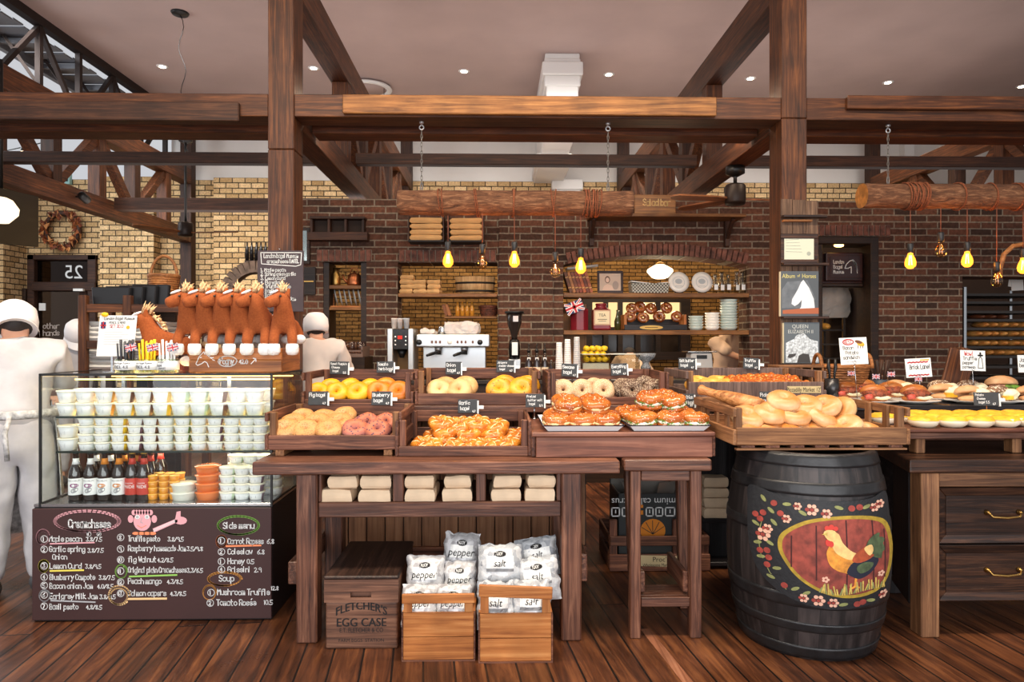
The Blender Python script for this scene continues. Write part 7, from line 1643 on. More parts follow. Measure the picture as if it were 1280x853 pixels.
fn=ob('niche_frame',MB().box(rx(404.2),rx(411),RY+.01,RY+.33,.96,rz(329)).box(rx(451),rx(457.8),RY+.01,RY+.33,.96,rz(329)),FRD);fn['kind']='structure';fn.name='trim_5'
o=ob('trim_6',MB().box(rx(706),rx(738),RY+.335,RY+.36,.96,rz(378)),wood('ochre_board',(110,70,26),(146,96,40),(170,116,54),'z',.6));o['kind']='structure'
def lz_(nm,prof,mat,px,Y,z,label,cat,group=None,n=22,extra=None):
    r=thing(nm,label,cat,(PX(px,Y),Y,z),group=group);ob('body',MB().lathe(prof,n),mat,r)
    if extra:
        for en,em,emat in extra:ob(en,em,emat,r)
    return r
COPPER=flat('copper',(186,112,72),.35,.9)
lz_('brass_jug',[(0,0),(.045,0),(.05,.02),(.05,.12),(.03,.16),(.034,.2),(.03,.2),(0,.19)],BRASS,420,RY+.14,nA1+.001,'tall brass jug on upper niche shelf','jug',extra=[('handle',MB().tube([(.03,0,.19),(.075,0,.19),(.08,0,.12),(.048,0,.07)],.007,8),BRASS)])
lz_('copper_kettle',[(0,0),(.075,0),(.08,.02),(.07,.12),(.04,.14),(.012,.15),(.015,.165),(0,.17)],COPPER,443,RY+.14,nA1+.001,'copper kettle with spout on upper niche shelf','kettle',extra=[('spout',MB().tube([(-.065,0,.03),(-.11,0,.07),(-.13,0,.13)],[.018,.012,.009],10),COPPER),('handle',MB().tube([(-.05,0,.13),(-.03,0,.2),(.03,0,.2),(.05,0,.13)],.006,8),COPPER)])
rk_=thing('plate_rack','wooden plate rack on the lower niche shelf','rack',(PX(433,RY+.12),RY+.14,nA2+.001))
ob('base',MB().box(-.17,.17,-.07,.07,0,.018),PINE('x'),rk_,.002);ob('rear_bar',MB().box(-.17,.17,.06,.075,.14,.16).box(-.17,-.155,.06,.075,.018,.14).box(.155,.17,.06,.075,.018,.14),PINE('x'),rk_,.002)
PLG=MB().lathe([(0,.004),(.06,.004),(.095,.014),(.097,.017),(.06,.009),(0,.008)],28).mesh('plate',flat('grey_china',(186,190,190),.3,coat=.3))
for i in range(6):
    o=bpy.data.objects.new('plate',PLG);COL.objects.link(o);o.location=(PX(433,RY+.12)-.135+i*.052,RY+.14,nA2+.118);o.rotation_euler=(0,R(78),.25);tag(o,'grey plate standing in the wooden rack, %s from left'%ORD[i],'plate','plates in the wooden rack')
o=tag(ob('glass_rack',MB().box(-.22,.2,-.18,.18,0,.03).box(-.22,.2,-.18,-.165,.05,.065).box(-.22,.2,.165,.18,.05,.065).box(-.22,-.205,-.18,.18,.03,.1).box(.185,.2,-.18,.18,.03,.1),flat('brown_rack_plastic',(120,96,84),.5)),'brown dishwasher rack of upturned glasses below the niche','dish rack');o.location=(PX(431,6.7),6.75,PZ(446,6.7));zrk=PZ(446,6.7)
bs=tag(ob('dish_washer',MB().box(-.24,.22,-.2,.24,0,zrk-WZ-.001),FRD),'dark box under the brown dishwasher rack','dishwasher');bs.location=(PX(431,6.7),6.75,WZ)
TG=glass('tumbler',(236,226,222),1.6);TMB=MB().lathe([(.034,0),(.03,.12),(0,.12)],18).lathe([(.031,0),(.0275,.117),(0,.117)],18).mesh('upturned_glass',TG)
for i in range(5):
    for j in range(2):o=bpy.data.objects.new('drinking_glass',TMB);COL.objects.link(o);o.location=(PX(431,6.7)-.165+i*.08,6.68+j*.12,zrk+.031);tag(o,'upturned drinking glass in brown rack, %s from left in %s row'%(ORD[i],('front','rear')[j]),'glass','glasses in the brown rack')
# bag stacks and tub on shelf B
KB=flat('tan_kraft_bag',(206,160,104),.8,var=.06,vs=14,bump=.15);kb=[soft(.15,.2,.048,40+q,.007,8,6,3).mesh('tan_bag',KB)for q in range(3)]
def bagstack(px,Y,z,n,w,label,grp):
    for l in range(n):
        o=bpy.data.objects.new('paper_bag',kb[(l+int(px))%3]);COL.objects.link(o);o.location=(PX(px,Y),Y+.1,z+.001+l*.0515);o.scale=(w/.15,1,1);o.rotation_euler=(0,0,rnd(-.1,.1));tag(o,'tan paper bag, %s from bottom of the %s'%(ORD[l],label),'paper bag',grp)
for px,n,nm in((508,4,'left stack beside wooden tub'),(524.5,3,'middle stack beside wooden tub'),(542,3,'right stack beside wooden tub')):bagstack(px,RY+.03,nB1,n,.145,nm,'tan bags beside the wooden tub')
wt=thing('wooden_tub','round pale stave tub with black bands on the shelf','tub',(PX(594,RY+.16),RY+.165,nB1+.001));ob('staves',MB().lathe([(0,.01),(.21,0),(.225,.19),(.21,.19),(.198,.02),(0,.02)],32,sy=.62),wood('tub_stave_wood',(128,92,56),(176,138,92),(206,170,124),'z',.5,.6,.2),wt)
for z in(.02,.11,):ob('band',MB().lathe([(.212+z*.08,z),(.218+z*.08,z),(.2195+z*.08,z+.02),(.2135+z*.08,z+.02)],32,sy=.625),IRON,wt)
for i,px in enumerate((559,563)):o=tag(ob('book',MB().box(-.014,.014,-.09,.09,0,.13).box(-.0155,.0155,-.0905,-.089,0,.132),flat('worn_brown_book%d'%i,((120,70,40),(146,90,50))[i],.7)),('leaning brown book, left of two by amber bottles','leaning tan book, right of two by amber bottles')[i],'book','books by the amber bottles');o.location=(PX(px,RY+.2),RY+.2,nB2+.006);o.rotation_euler=(0,R(-18),0)
for i,px in enumerate((572,578,584,590)):lz_('oil_bottle',[(0,0),(.024,0),(.025,.09),(.01,.13),(.011,.16),(0,.16)],flat('amber_oil',(206,140,50),.15,coat=.5),px,RY+.2,nB2+.001,'amber oil bottle on lower shelf, %s from left'%ORD[i],'bottle','amber oil bottles')
def basket(px,Y,z,w,d,h,label,hand=0,m=None,handle2=False):
    WK=m or wood('wicker',(96,54,24),(150,92,46),(186,128,74),'x',1.2,.6,.6);r=thing('wicker_basket',label,'basket',(PX(px,Y),Y,z));b=MB();n=34
    for k in range(int(h/.016)+1):
        f_=k/max(1,int(h/.016));b.torus(1,.0,3,3)if False else b.tube([((w/2*(.8+.2*f_)+.004*(q%2))*cos(2*pi*q/n),(d/2*(.8+.2*f_)+.004*((q+k)%2))*sin(2*pi*q/n),.009+k*.016)for q in range(n)],.0095,6,True)
    b.lathe([(0,.002),(.4,.002),(.4,.008),(0,.008)],24,sx=w,sy=d);ob('weave',b,WK,r)
    ob('rim',MB().tube([(w/2*cos(2*pi*q/n),d/2*sin(2*pi*q/n),h+.01)for q in range(n)],.014,8,True),WK,r)
    if hand:ob('handle',MB().tube([(w/2*.98*cos(t),0,h+hand*sin(t))for t in[pi*q/16 for q in range(17)]],.012,8),WK,r)
    if handle2:
        for s in(-1,1):ob('handle',MB().tube([(s*w/2+.05*cos(t)*.0+s*.0,.06*cos(t),h+.09*sin(t))for t in[pi*q/12 for q in range(13)]],.012,8),WK,r)
    return r
basket(611,RY+.21,nB2+.001,.2,.2,.1,'dark red brown basket on lower shelf behind coffee machine',m=flat('dark_wicker',(84,42,26),.7,var=.3,vs=40))
# wire rack of bags high on the wall
bY_=RY-.22
for i,(a,b_)in enumerate(((510,555),(560,605))):
    r=thing('bag_rack','thin dark wall rack holding %s tan bag stack'%('the left','the right')[i],'rack',((PX(a,bY_)+PX(b_,bY_))/2,bY_+.1,PZ(301.5,bY_)),group='wall bag racks')
    ob('board',MB().box(PX(a,bY_),PX(b_,bY_),bY_,RY,PZ(302.5,bY_),PZ(300.5,bY_)),IRON,r,0,True);[ob('side_bar',MB().box(PX(q,bY_),PX(q+1.4,bY_),bY_,RY,PZ(300.5,bY_),PZ(270,bY_)),TIMBERD('z'),r,0,True)for q in(a,b_-1.4)]
    for l in range(4):
        o=bpy.data.objects.new('paper_bag',kb[(l+i)%3]);COL.objects.link(o);o.location=((PX(a,bY_)+PX(b_,bY_))/2,bY_+.105,PZ(300.5,bY_)+.001+l*.0615);o.scale=(2.3,.9,1.15);tag(o,'wide tan paper bag, %s from bottom in the %s wall rack'%(ORD[l],('left','right')[i]),'paper bag','bags in the wall racks')
# pigeonhole, dark frames on brick
r=thing('pigeonhole_shelf','small dark pigeonhole shelf on brick above the niche','shelf',(rx(424),RY-.08,rz(300)))
for a,b_,c,d_ in((388,462,303,293),(391,459,277,274)):ob('board',MB().box(rx(a),rx(b_),RY-.13,RY,rz(c),rz(d_)),TIMBERD('x'),r,.003,True)
for px in(392.5,414,434.5,456):ob('divider',MB().box(rx(px-1.5),rx(px+1.5),RY-.11,RY,rz(293)+.001,rz(277)-.001),TIMBERD('z'),r,.002,True)
ob('back_board',MB().box(rx(394.2),rx(454.2),RY-.02,RY-.001,rz(293)+.001,rz(277)-.001),flat('dark_shelf_back',(48,32,22),.8),r,0,True)
r=thing('wall_frame','narrow dark framed mirror beside the left post','mirror',(rx(383),RY-.02,rz(308)));ob('frame',MB().box(rx(376),rx(388),RY-.03,RY,rz(331),rz(286)),FRD,r,.004,True);ob('mirror',MB().box(rx(378),rx(384.5),RY-.033,RY-.0305,rz(327),rz(290)),flat('mirror_glass',(170,180,176),.08,.9),r,0,True)
r=thing('wall_board','dark wooden board with brass rail below narrow mirror','board',(rx(386),RY-.02,rz(352)));ob('panel',MB().box(rx(376),rx(395),RY-.025,RY,rz(369),rz(335)),wood('near_black_wood',(22,15,12),(38,27,22),(58,42,34),'x',.7),r,.003,True);ob('rail',MB().box(rx(378),rx(393),RY-.04,RY-.0255,rz(353.5),rz(352)),BRASS,r,0,True)
# arch shelf: books, photo, basket, plates, jars
BK=[(96,56,34),(150,96,54),(112,62,40),(124,56,36),(166,84,44),(100,50,34),(150,80,48)]
for i,c in enumerate(BK):
    o=tag(ob('book',MB().box(-.016,.016,-.1,.1,0,.235,0).box(-.0165,.0165,-.102,-.0985,.05,.06,1).box(-.0165,.0165,-.102,-.0985,.17,.18,1),[flat('leather%d'%i,c,.6,var=.15,vs=20),flat('gilt',(196,150,80),.5)]),'leaning leather book on arch shelf, %s from left'%ORD[i],'book','leather books on the arch shelf');o.location=(PX(713,RY+.14)+i*.038,RY+.15,nC1+.006);o.rotation_euler=(0,R(-17),0)
o=tag(ob('paper_roll',MB().obox((0,0,0),(.34,.2,.012)).tube([(-.17,-.1,-.004),(.17,-.1,-.004)],.014,8),flat('grey_paper',(176,174,172),.8)),'grey paper sheet lying across the leather books','paper');o.location=(PX(727,RY+.12),RY+.14,nC1+.29);o.rotation_euler=(0,R(-6),0)
r=thing('photo_frame','brown framed sepia portrait photo on arch shelf','photo',(PX(763,RY+.1),RY+.1,nC1+.001),rot=(R(-5),0,0));w2,h2=.145,.255
ob('frame',MB().box(-w2,w2,0,.015,0,.03).box(-w2,w2,0,.015,h2-.03,h2).box(-w2,-w2+.025,0,.015,.03,h2-.03).box(w2-.025,w2,0,.015,.03,h2-.03),FRB,r,.003)
mb=MB().box(-w2+.025,w2-.025,.007,.011,.03,h2-.03,0);f=plane_fn((0,.0065,0),(1,0,0),(0,0,1),(0,-1,0));disc(mb,-.03,.155,.03,.042,f,1,.0004);disc(mb,-.03,.15,.02,.028,f,2,.0008);star(mb,[(-.09,.035),(-.07,.085),(-.03,.105),(.02,.085),(.04,.035)],f,2,.0004);disc(mb,.06,.09,.035,.05,f,3,.0003)
ob('photograph',mb,[flat('sepia_ground',(196,172,152),.5),flat('sepia_dark',(104,76,62),.5),flat('sepia_skin',(218,186,164),.5),flat('sepia_grey',(160,142,130),.5)],r)
def wiremat():
    m,t,b,N,L=nt('check_basket');tc=N.new('ShaderNodeTexCoord');ck=N.new('ShaderNodeTexChecker');ck.inputs['Scale'].default_value=55;ck.inputs['Color1'].default_value=lin((190,190,180));ck.inputs['Color2'].default_value=lin((70,66,60));L.new(tc.outputs['Object'],ck.inputs[0]);L.new(ck.outputs[0],b.inputs['Base Color']);b.inputs['Roughness'].default_value=.8;return m
r=thing('fabric_basket','grey checked oblong basket lined with paper on arch shelf','basket',(PX(811,RY+.14),RY+.15,nC1+.001));ob('sides',MB().prism([(-.2,0),(.2,0),(.215,.11),(-.215,.11)],-.09,.1),wiremat(),r,.006);ob('paper_lining',MB().obox((-.09,0,.118),(.25,.17,.01),(.0,.12,0)).obox((.14,0,.115),(.12,.16,.008),(0,-.1,0)),PAPER,r)
PLW=MB().lathe([(0,.006),(.075,.004),(.115,.016),(.118,.02),(.075,.011),(0,.012)],34)
for i,px in enumerate((848,877)):
    r=thing('display_plate','round commemorative plate with grey print on arch shelf, %s one'%('left','right')[i],'plate',(PX(px,RY+.1),RY+.1,nC1+.122),rot=(R(80),0,0),group='display plates');ob('plate',PLW.mesh('plate',PLATE),None,r)
    mb=MB();f=plane_fn((0,0,.0125),(1,0,0),(0,1,0),(0,0,1));disc(mb,0,.01,.04,.03,f,0,0);oval(mb,0,0,.065,.065,.004,f,0);segs(mb,[(-.04,-.045),(.04,-.045)],.006,f,0);ob('print',mb,flat('pale_grey_print',(176,182,184),.5),r)
    st2=tag(ob('plate_stand',MB().box(-.05,.05,-.04,.05,0,.006).box(-.05,.05,-.045,-.04,0,.02),FRD),'dark stand under the %s commemorative plate'%('left','right')[i],'stand','plate stands');st2.location=(PX(px,RY+.1),RY+.12,nC1)
for i,(px,h_)in enumerate(((894,.22),(902,.25),(910,.22),(921,.26),(928,.25))):
    lz_('carafe',[(0,0),(.032,0),(.034,h_*.55),(.02,h_*.75),(.02,h_*.9),(.026,h_),(.024,h_),(.018,h_*.9),(0,h_*.1)],glass('carafe_glass',(226,224,216),2.2),px,RY+.14+.05*(i%2),nC1+.001,'clear glass carafe with white tag, %s from left on arch shelf'%ORD[i],'carafe','glass carafes',extra=[('tag',MB().box(-.02,.02,-.037,-.035,.04,.1),LBL)])
r=thing('kitchen_pendant','glowing white schoolhouse pendant lamp inside the arch','pendant lamp',P(825,340,8.4));GLB=emit('opal_glass_glow',(255,232,196),2.6)
ob('shade',MB().lathe([(.05,.09),(.09,.07),(.155,.03),(.16,.0),(.1,-.07),(.06,-.085),(0,-.087)],30),GLB,r);ob('fitter',MB().lathe([(.055,.088),(.06,.1),(.03,.12),(0,.13)],20),BRASS,r);ob('cord',MB().tube([(0,0,.12),(0,0,2.72-P(825,340,8.4).z)],.004,6),BLACK,r)
l=bpy.data.lights.new('pendant_glow','POINT');l.energy=22;l.color=(1,.78,.5);l.shadow_soft_size=.16;o=bpy.data.objects.new('pendant_glow',l);COL.objects.link(o);o.location=P(825,360,8.3)
# lower arch shelf
RED=flat('crimson_tin',(120,26,36),.35,var=.08,vs=6)
r=thing('tea_tin','crimson octagonal tea tin at left of the lower arch shelf','tin',(PX(724,RY+.12),RY+.13,nC2+.001),group='crimson tea tins');ob('body',MB().lathe([(0,0),(.105,0),(.105,.235),(.095,.24),(.06,.24),(.055,.245),(0,.245)],8,M=Matrix.Rotation(R(22.5),4,'Z'),smooth=False),RED,r,.004);ob('lid',MB().lathe([(.06,.2455),(.062,.25),(.05,.27),(0,.275)],20),RED,r)
flag(P(718,384,RY+.005),'large union flag drooping before the left tea tin',flag_mesh(.2),.12,(0,R(-22),0))
r=thing('tea_tin','crimson tea caddy with cream square label on the lower arch shelf','tin',(PX(751.5,RY+.12),RY+.13,nC2+.001),group='crimson tea tins');ob('body',MB().box(-.1,.1,-.08,.08,0,.235),RED,r,.02,seg=3);ob('lid',MB().lathe([(.075,.235),(.078,.25),(.06,.255),(.06,.28),(.066,.285),(.06,.3),(0,.305)],22),RED,r)
mb=MB().box(-.095,.095,-.087,-.0805,.055,.225,0);f=plane_fn((0,-.087,0),(1,0,0),(0,0,1),(0,-1,0));mb.poly([f(-.08,.07),f(.08,.07),f(.08,.21),f(-.08,.21)],1);add_font(mb,'TEA',.045,f,2,0,.165,n=.001);segs(mb,[(-.05,.12),(.05,.12)],.006,f,2,.001);segs(mb,[(-.04,.1),(.04,.1)],.005,f,2,.001);ob('label',mb,[flat('label_border',(190,150,120),.6),flat('cream_label2',(222,206,170),.6),INK],r)
lz_('olive_bottle',[(0,0),(.035,0),(.038,.1),(.02,.16),(.014,.2),(.016,.23),(0,.23)],flat('olive_glass',(60,62,30),.15,coat=.4),772,RY+.16,nC2+.001,'dark olive bottle beside the crimson tea caddy','bottle')
bx_=thing('bagel_box','dark wooden box of glossy pretzel bagels with gold plaque','box',(PX(818,RY+.1),RY+.15,nC2+.001));xh=(PX(857,RY+.05)-PX(779,RY+.05))/2
ob('front_board',MB().box(-xh,xh,-.12,-.1,0,.062),BLACKW('x'),bx_,.003);ob('back_board',MB().box(-xh,xh,.12,.14,0,.13),BLACKW('x'),bx_,.003);ob('base',MB().box(-xh,xh,-.099,.119,0,.012),BLACKW('x'),bx_,0)
for s in(-1,1):ob('end_board',MB().box(min(s*xh,s*(xh-.03)),max(s*xh,s*(xh-.03)),-.099,.119,.0125,.175),PINE('z'),bx_,.003)
mb=MB();f=plane_fn((0,-.12,.03),(1,0,0),(0,0,1),(0,-1,0));disc(mb,-.05,0,.13,.024,f,0,0,0,24,1);segs(mb,[(-.12,0),(.02,0)],.006,f,1,.0006);ob('plaque',mb,[flat('gold_plaque',(206,166,84),.5),INK],bx_)
for i,(px,py)in enumerate(((788,400),(804,401),(824,400),(846,400))):lay('shelf','dark glossy pretzel bagel in boxed row, %s from left at bottom'%ORD[i],P(px,py-4,RY+.14),T3,rnd(-.3,.3),s=1.12,group='pretzel bagels in the gold plaque box')
for i,(px,py)in enumerate(((790,387),(800,385),(814,387),(833,386))):lay('shelf','dark glossy pretzel bagel in boxed row, %s from left on top'%ORD[i],P(px,py-1,RY+.16),T3,rnd(-.4,.4),s=1.12,group='pretzel bagels in the gold plaque box')
BOW=[(0,0),(.05,0),(.062,.012),(.085,.016),(.087,.019),(.06,.016),(0,.014)]
def bowls(px,n,dz,s,mat,label,grp):
    me=MB().lathe([(0,0),(.055,0),(.08,dz*1.4),(.078,dz*1.4),(.05,.004),(0,.004)],26).mesh('bowl',mat)
    for l in range(n):o=bpy.data.objects.new('bowl',me);COL.objects.link(o);o.location=(PX(px,RY+.12),RY+.14,nC2+.001+l*dz);o.scale=(s,s,1);tag(o,'%s, %s from bottom'%(label,ORD[l]),'bowl',grp)
bowls(870.5,5,.03,1.05,flat('celadon',(186,200,194),.3,coat=.3),'pale green bowl in left bowl stack','left stack of bowls');bowls(891,6,.031,1.05,PLATE,'cream bowl in middle bowl stack','middle stack of bowls');bowls(911.5,11,.0305,1.25,flat('celadon',(186,200,194),.3,coat=.3),'pale green bowl in tall right bowl stack','right stack of bowls')
# salad bar sign on the bracket shelf
r=thing('wooden_sign','brown wooden Salad bar sign on the bracket shelf','sign',(PX(819,RY-.2),RY-.2,nD+.001));k_=(RY-.2)/FPX
ob('board',MB().box(-26*k_,26*k_,0,.03,0,25.5*k_),SHELF('x'),r,.004);mb=MB();f=plane_fn((0,0,0),(1,0,0),(0,0,1),(0,-1,0));write(mb,'Salad bar',-.13,.1,.07,f,w=.009,maxw=.3);ob('lettering',mb,flat('gold_lettering',(206,170,110),.6),r)

# ================================================================ BAKERY DOORWAY AND RACKS
tY=RY+.15;r=thing('shop_sign','burgundy framed sign reading London Bagel Museum over the doorway','sign',(PX(1054,tY),tY,rz(332)))
ob('frame',MB().box(PX(1031,tY),PX(1077,tY),tY-.03,tY+.02,PZ(351,tY),PZ(315,tY)),FRB,r,.01,True,2);ob('panel',MB().box(PX(1036,tY),PX(1073,tY),tY-.034,tY-.0305,PZ(346,tY),PZ(319.5,tY)),flat('oxblood_panel',(44,18,18),.4),r,.002,True)
mb=MB();f=lambda x,y,n=0.0:Vector((P(x,-y,tY).x,tY-.036-n,P(x,-y,tY).z))
for i,s in enumerate(('London','Bagel','Museum')):write(mb,s,1040,-(330+i*6.2),4.2,f,w=.7,maxw=13)
segs(mb,[(1054,-336),(1056,-331),(1060,-327),(1064,-325.5),(1068,-330),(1069.5,-342)],.9,f);segs(mb,[(1054,-336),(1058,-336),(1062,-334),(1062,-342)],.9,f)
for k in range(6):segs(mb,[(1063+k,-326-k*.9),(1067+k*.5,-329-k*2)],1.1,f)
ob('chalk_drawing',mb,CHALK,r,0,True)
r=thing('door_lamp','small glowing amber lamp above the bakery doorway sign','wall lamp',P(1048.5,307,RY+.04));ob('shade',MB().ball((0,0,0),(.055,.03,.02),16,8),emit('amber_lamp_glow',(255,200,110),9),r);ob('arm',MB().tube([(0,0,.014),(0,.04,.05),(0,.12,.05)],.007,6),BRASS,r)
qY=8.2
r=thing('bakery_trolley','steel bakery trolley under a grey cloth in the doorway','trolley',(PX(1038,qY),qY+.3,0));t0,t1=PX(1010,qY),PX(1057,qY)
for x in(t0,t1-.03):
    for y in(qY,qY+.5):ob('upright',MB().box(x,x+.03,y,y+.03,.06,PZ(358,qY)),STEEL,r,0,True)
for py in(392,412,430,448):ob('tray',MB().box(t0+.031,t1-.031,qY+.01,qY+.5,PZ(py,qY)-.015,PZ(py,qY)),flat('dark_tray',(52,46,42),.5),r,0,True)
for x in(t0,t1-.03):ob('castor',MB().lathe([(0,-.012),(.03,-.012),(.03,.012),(0,.012)],14,(x+.015,qY+.05,.03),M=Matrix.Rotation(R(90),4,'Y')),BLACK,r,0,True)
c=soft(PX(1062,qY)-PX(1006,qY),.6,PZ(357,qY)-PZ(397,qY),8,.02,12,6,10);o=tag(ob('trolley_cover',c,flat('grey_linen',(196,190,180),.9,var=.03,vs=8)),'pale grey cloth cover over the bakery trolley','cloth');o.location=(PX(1034,qY),qY+.27,PZ(397,qY))
for i,px in enumerate((1026,1038)):
    o=tag(ob('loaf',MB().ball((0,0,.04),(.06,.12,.045),18,10),BM['salt']),'pale loaf on trolley tray, %s of two'%('left','right')[i],'loaf','loaves on the trolley');o.location=(PX(px,qY),qY+.16,PZ(412,qY)+.0005)
# bread rack at the right edge
kY=7.9;r=thing('bread_rack','tall steel bread rack with dark trays at the right edge','rack',(PX(1245,kY),kY+.3,0));t0,t1=PX(1205,kY),PX(1310,kY)
for x in(t0,(t0+t1)/2-.2,t1-.03):
    for y in(kY,kY+.56):
        if x==(t0+t1)/2-.2 and y==kY:continue
        ob('upright',MB().box(x,x+.03,y,y+.03,.05,PZ(358,kY)),STEEL,r,0,True)
trs=[366,376,388,398.5,409.5,421,433,445,458,472]
for py in trs:ob('tray',MB().box(t0+.031,t1-.031,kY+.01,kY+.55,PZ(py,kY)-.03,PZ(py,kY)),flat('dark_tray',(52,46,42),.5),r,0,True)
LOAF=MB().ball((0,0,.038),(.05,.17,.04),16,9).mesh('bread_roll',speck('golden_loaf',(220,158,84),(196,122,56),None,rough=.5));LOAFD=MB().ball((0,0,.03),(.05,.15,.032),16,9).mesh('bread_roll',speck('dark_loaf',(110,62,36),(84,44,26),None,rough=.5))
for py,xs_,me,nm in((398.5,(1226,1240,1255),LOAFD,'dark bread roll'),(409.5,(1232,1243,1255,1268,1281),LOAF,'golden bread roll'),(421,(1221,1233,1244,1255,1267,1279),LOAF,'golden bread roll'),(433,(1219,1231,1243,1256,1268,1280),LOAF,'golden bread roll'),(445,(1238,1250,1261,1273),LOAF,'golden bread roll')):
    for i,px in enumerate(xs_):o=bpy.data.objects.new('bread_roll',me);COL.objects.link(o);o.location=(PX(px,kY+.1),kY+.2,PZ(py,kY)+.0005);o.rotation_euler=(0,0,rnd(-.12,.12));tag(o,'%s on bread rack, %s from left on %s loaded tray'%(nm,ORD[i],ORD[trs.index(py)-3]),'bread roll','rolls on the bread rack')
r=thing('tote_paper','white paper sheet pinned above the bread rack','paper',P(1270,347,kY+.3));ob('sheet',MB().obox((0,0,0),(.17,.004,.24),(0,.12,0)),PAPER,r);ob('lower_sheet',MB().obox((.01,-.006,-.06),(.15,.003,.2),(0,-.05,0)),PAPER,r)
o=tag(ob('arc_lamp',MB().tube([P(1250,348,6.3),P(1250,335,6.3),P(1255,318,6.3),P(1266,308,6.3),P(1282,305,6.3),P(1300,312,6.3)],.022,8),wood('bent_wood',(120,74,36),(160,104,56),(190,136,84),'x',.8)),'curved pale wooden arc at the right edge by unlit bulb','wooden arc')  # bent wooden tube only, no lamp on it
# basket, boards, tongs and jars on the counter behind the sandwiches
bZ=UZ
basket(1053,4.45,bZ,.33,.22,.18,'wicker basket with two loop handles behind the Bacon Potato card',handle2=True)
cz=thing('drawer_organiser','small brown pigeonhole box below the magazines','organiser',(PX(1003,4.42),4.45,KZ));g0,g1=PX(974,4.36),PX(1030,4.36);gt=PZ(457.5,4.36)
for z0,z1 in((KZ,KZ+.012),(gt-.014,gt)):ob('board',MB().box(g0,g1,4.36,4.55,z0,z1),CRATEL('x'),cz,.002,True)
for k in range(5):x=g0+(g1-g0-.012)*k/4;ob('divider',MB().box(x,x+.012,4.36,4.55,KZ+.013,gt-.015),CRATEL('z'),cz,.002,True)
ob('back_panel',MB().box(g0,g1,4.551,4.56,KZ,gt),FRD,cz,0,True)
r=thing('tong_holder','black tongs standing in a dark steel holder','tongs holder',(PX(1040,4.1),4.1,UZ));ob('holder',MB().lathe([(0,0),(.04,0),(.042,.13),(.038,.13),(.036,.01),(0,.01)],20),flat('dark_steel',(70,68,68),.3,.7),r)
for s in(-1,1):ob('tongs',MB().tube([(s*.012,0,.012),(s*.015,0,.16),(s*.022,.0,.2),(s*.02,0,.25)],[.006,.007,.011,.008],8),BLACK,r)
r=thing('utensil_pot','pot of dark wooden spoons behind the small flags','utensil pot',(PX(1101,4.5),4.52,UZ));ob('pot',MB().lathe([(0,0),(.05,0),(.055,.1),(.05,.1),(.045,.01),(0,.01)],20),flat('blue_grey_pot',(70,78,88),.5),r)
for k in range(6):a=k*1.05;ob('spoon',MB().tube([(.02*cos(a),.02*sin(a),.012),(.045*cos(a),.03*sin(a),.14),(.075*cos(a),.04*sin(a),.23)],[.006,.007,.015],8),TIMBERD('z'),r)
for i in range(4):o=tag(ob('chopping_board',MB().box(-.05,.05,-.012,.012,0,.30),TIMBER('z'),bevel=.005),'narrow dark wooden board leaning, %s from left behind sandwiches'%ORD[i],'board','leaning wooden boards');o.location=(PX(1178,4.5)+i*.045,4.46+i*.027,UZ+.016);o.rotation_euler=(R(-4),R(17),0)

# ================================================================ LEFT SIDE: STORAGE RACK, WREATH, SCREEN, LAMP
rY=4.62;r=thing('storage_rack','open brown wooden rack of folded towels behind the display case','rack',(PX(165,rY),rY+.18,0));s0,s1=PX(97,rY),PX(236,rY)
for px in(97,153,226):
    for y in(rY,rY+.32):ob('post',MB().box(PX(px,rY),PX(px+10,rY),y,y+.045,0,PZ(370,rY)),TIMBER('z'),r,.004,True)
for py in(381,426,462,520):ob('shelf_board',MB().box(s0+.055,s1-.055,rY+.05,rY+.31,PZ(py+3.5,rY),PZ(py,rY)),TIMBER('x'),r,.003,True)
for py in(381,426):
    for a,b_ in((107.3,152.7),(163.3,225.7)):ob('rail',MB().box(PX(a,rY),PX(b_,rY),rY+.005,rY+.03,PZ(py+10,rY),PZ(py,rY)),TIMBER('x'),r,.003,True)
TW=flat('folded_towel',(214,210,204),.95,var=.03,vs=12,bump=.2);tw=[soft(.24,.22,.03,60+q,.004,8,5,2).mesh('towel',TW)for q in range(3)]
for zi,(py,n,lab)in enumerate(((426,4,'upper'),(462,6,'lower'))):
    for j,px in enumerate((129,186)):
        for l in range(n):o=bpy.data.objects.new('folded_towel',tw[(l+j)%3]);COL.objects.link(o);o.location=(PX(px,rY+.1),rY+.18,PZ(py,rY)+.001+l*.033);tag(o,'white folded towel on %s shelf, %s from bottom of %s pile'%(lab,ORD[l],('left','right')[j]),'towel','folded towels on the rack')
ztop=PZ(381,rY)+.0
TRB=flat('black_tray_plastic',(24,23,25),.35)
for j,px in enumerate((135,151,167,180)):
    o=tag(ob('black_tray',MB().prism([(-.12,0),(.12,0),(.13,.12+.01*j),(-.13,.12+.01*j)],-.02,.02,plane='xz'),TRB,bevel=.006),'black plastic tray standing on rack, %s from left'%ORD[j],'tray','black trays on the rack');o.location=(PX(140+j*12,rY+.1),rY+.1+j*.048,ztop+.001)
basket(205,5.15,PZ(381,5.15),.2,.2,.2,'wicker basket with tall hoop handle on the left rack',hand=.16);o=tag(ob('basket_stand',MB().box(-.14,.14,-.12,.12,0,PZ(381,5.15)-.001),FRD),'dark block stand behind the rack under the hoop basket','stand');o.location=(PX(205,5.15),5.15,0)
Yw=12.92;c=P(78,288,Yw);r=thing('wreath','brown dried leaf wreath on pale brick above the door','wreath',c);random.seed(21);k_=Yw/FPX
ob('ring',MB().torus(20.5*k_,.05,30,8,M=Matrix.Rotation(R(90),4,'X')),TIMBERD('x'),r);mb=MB()
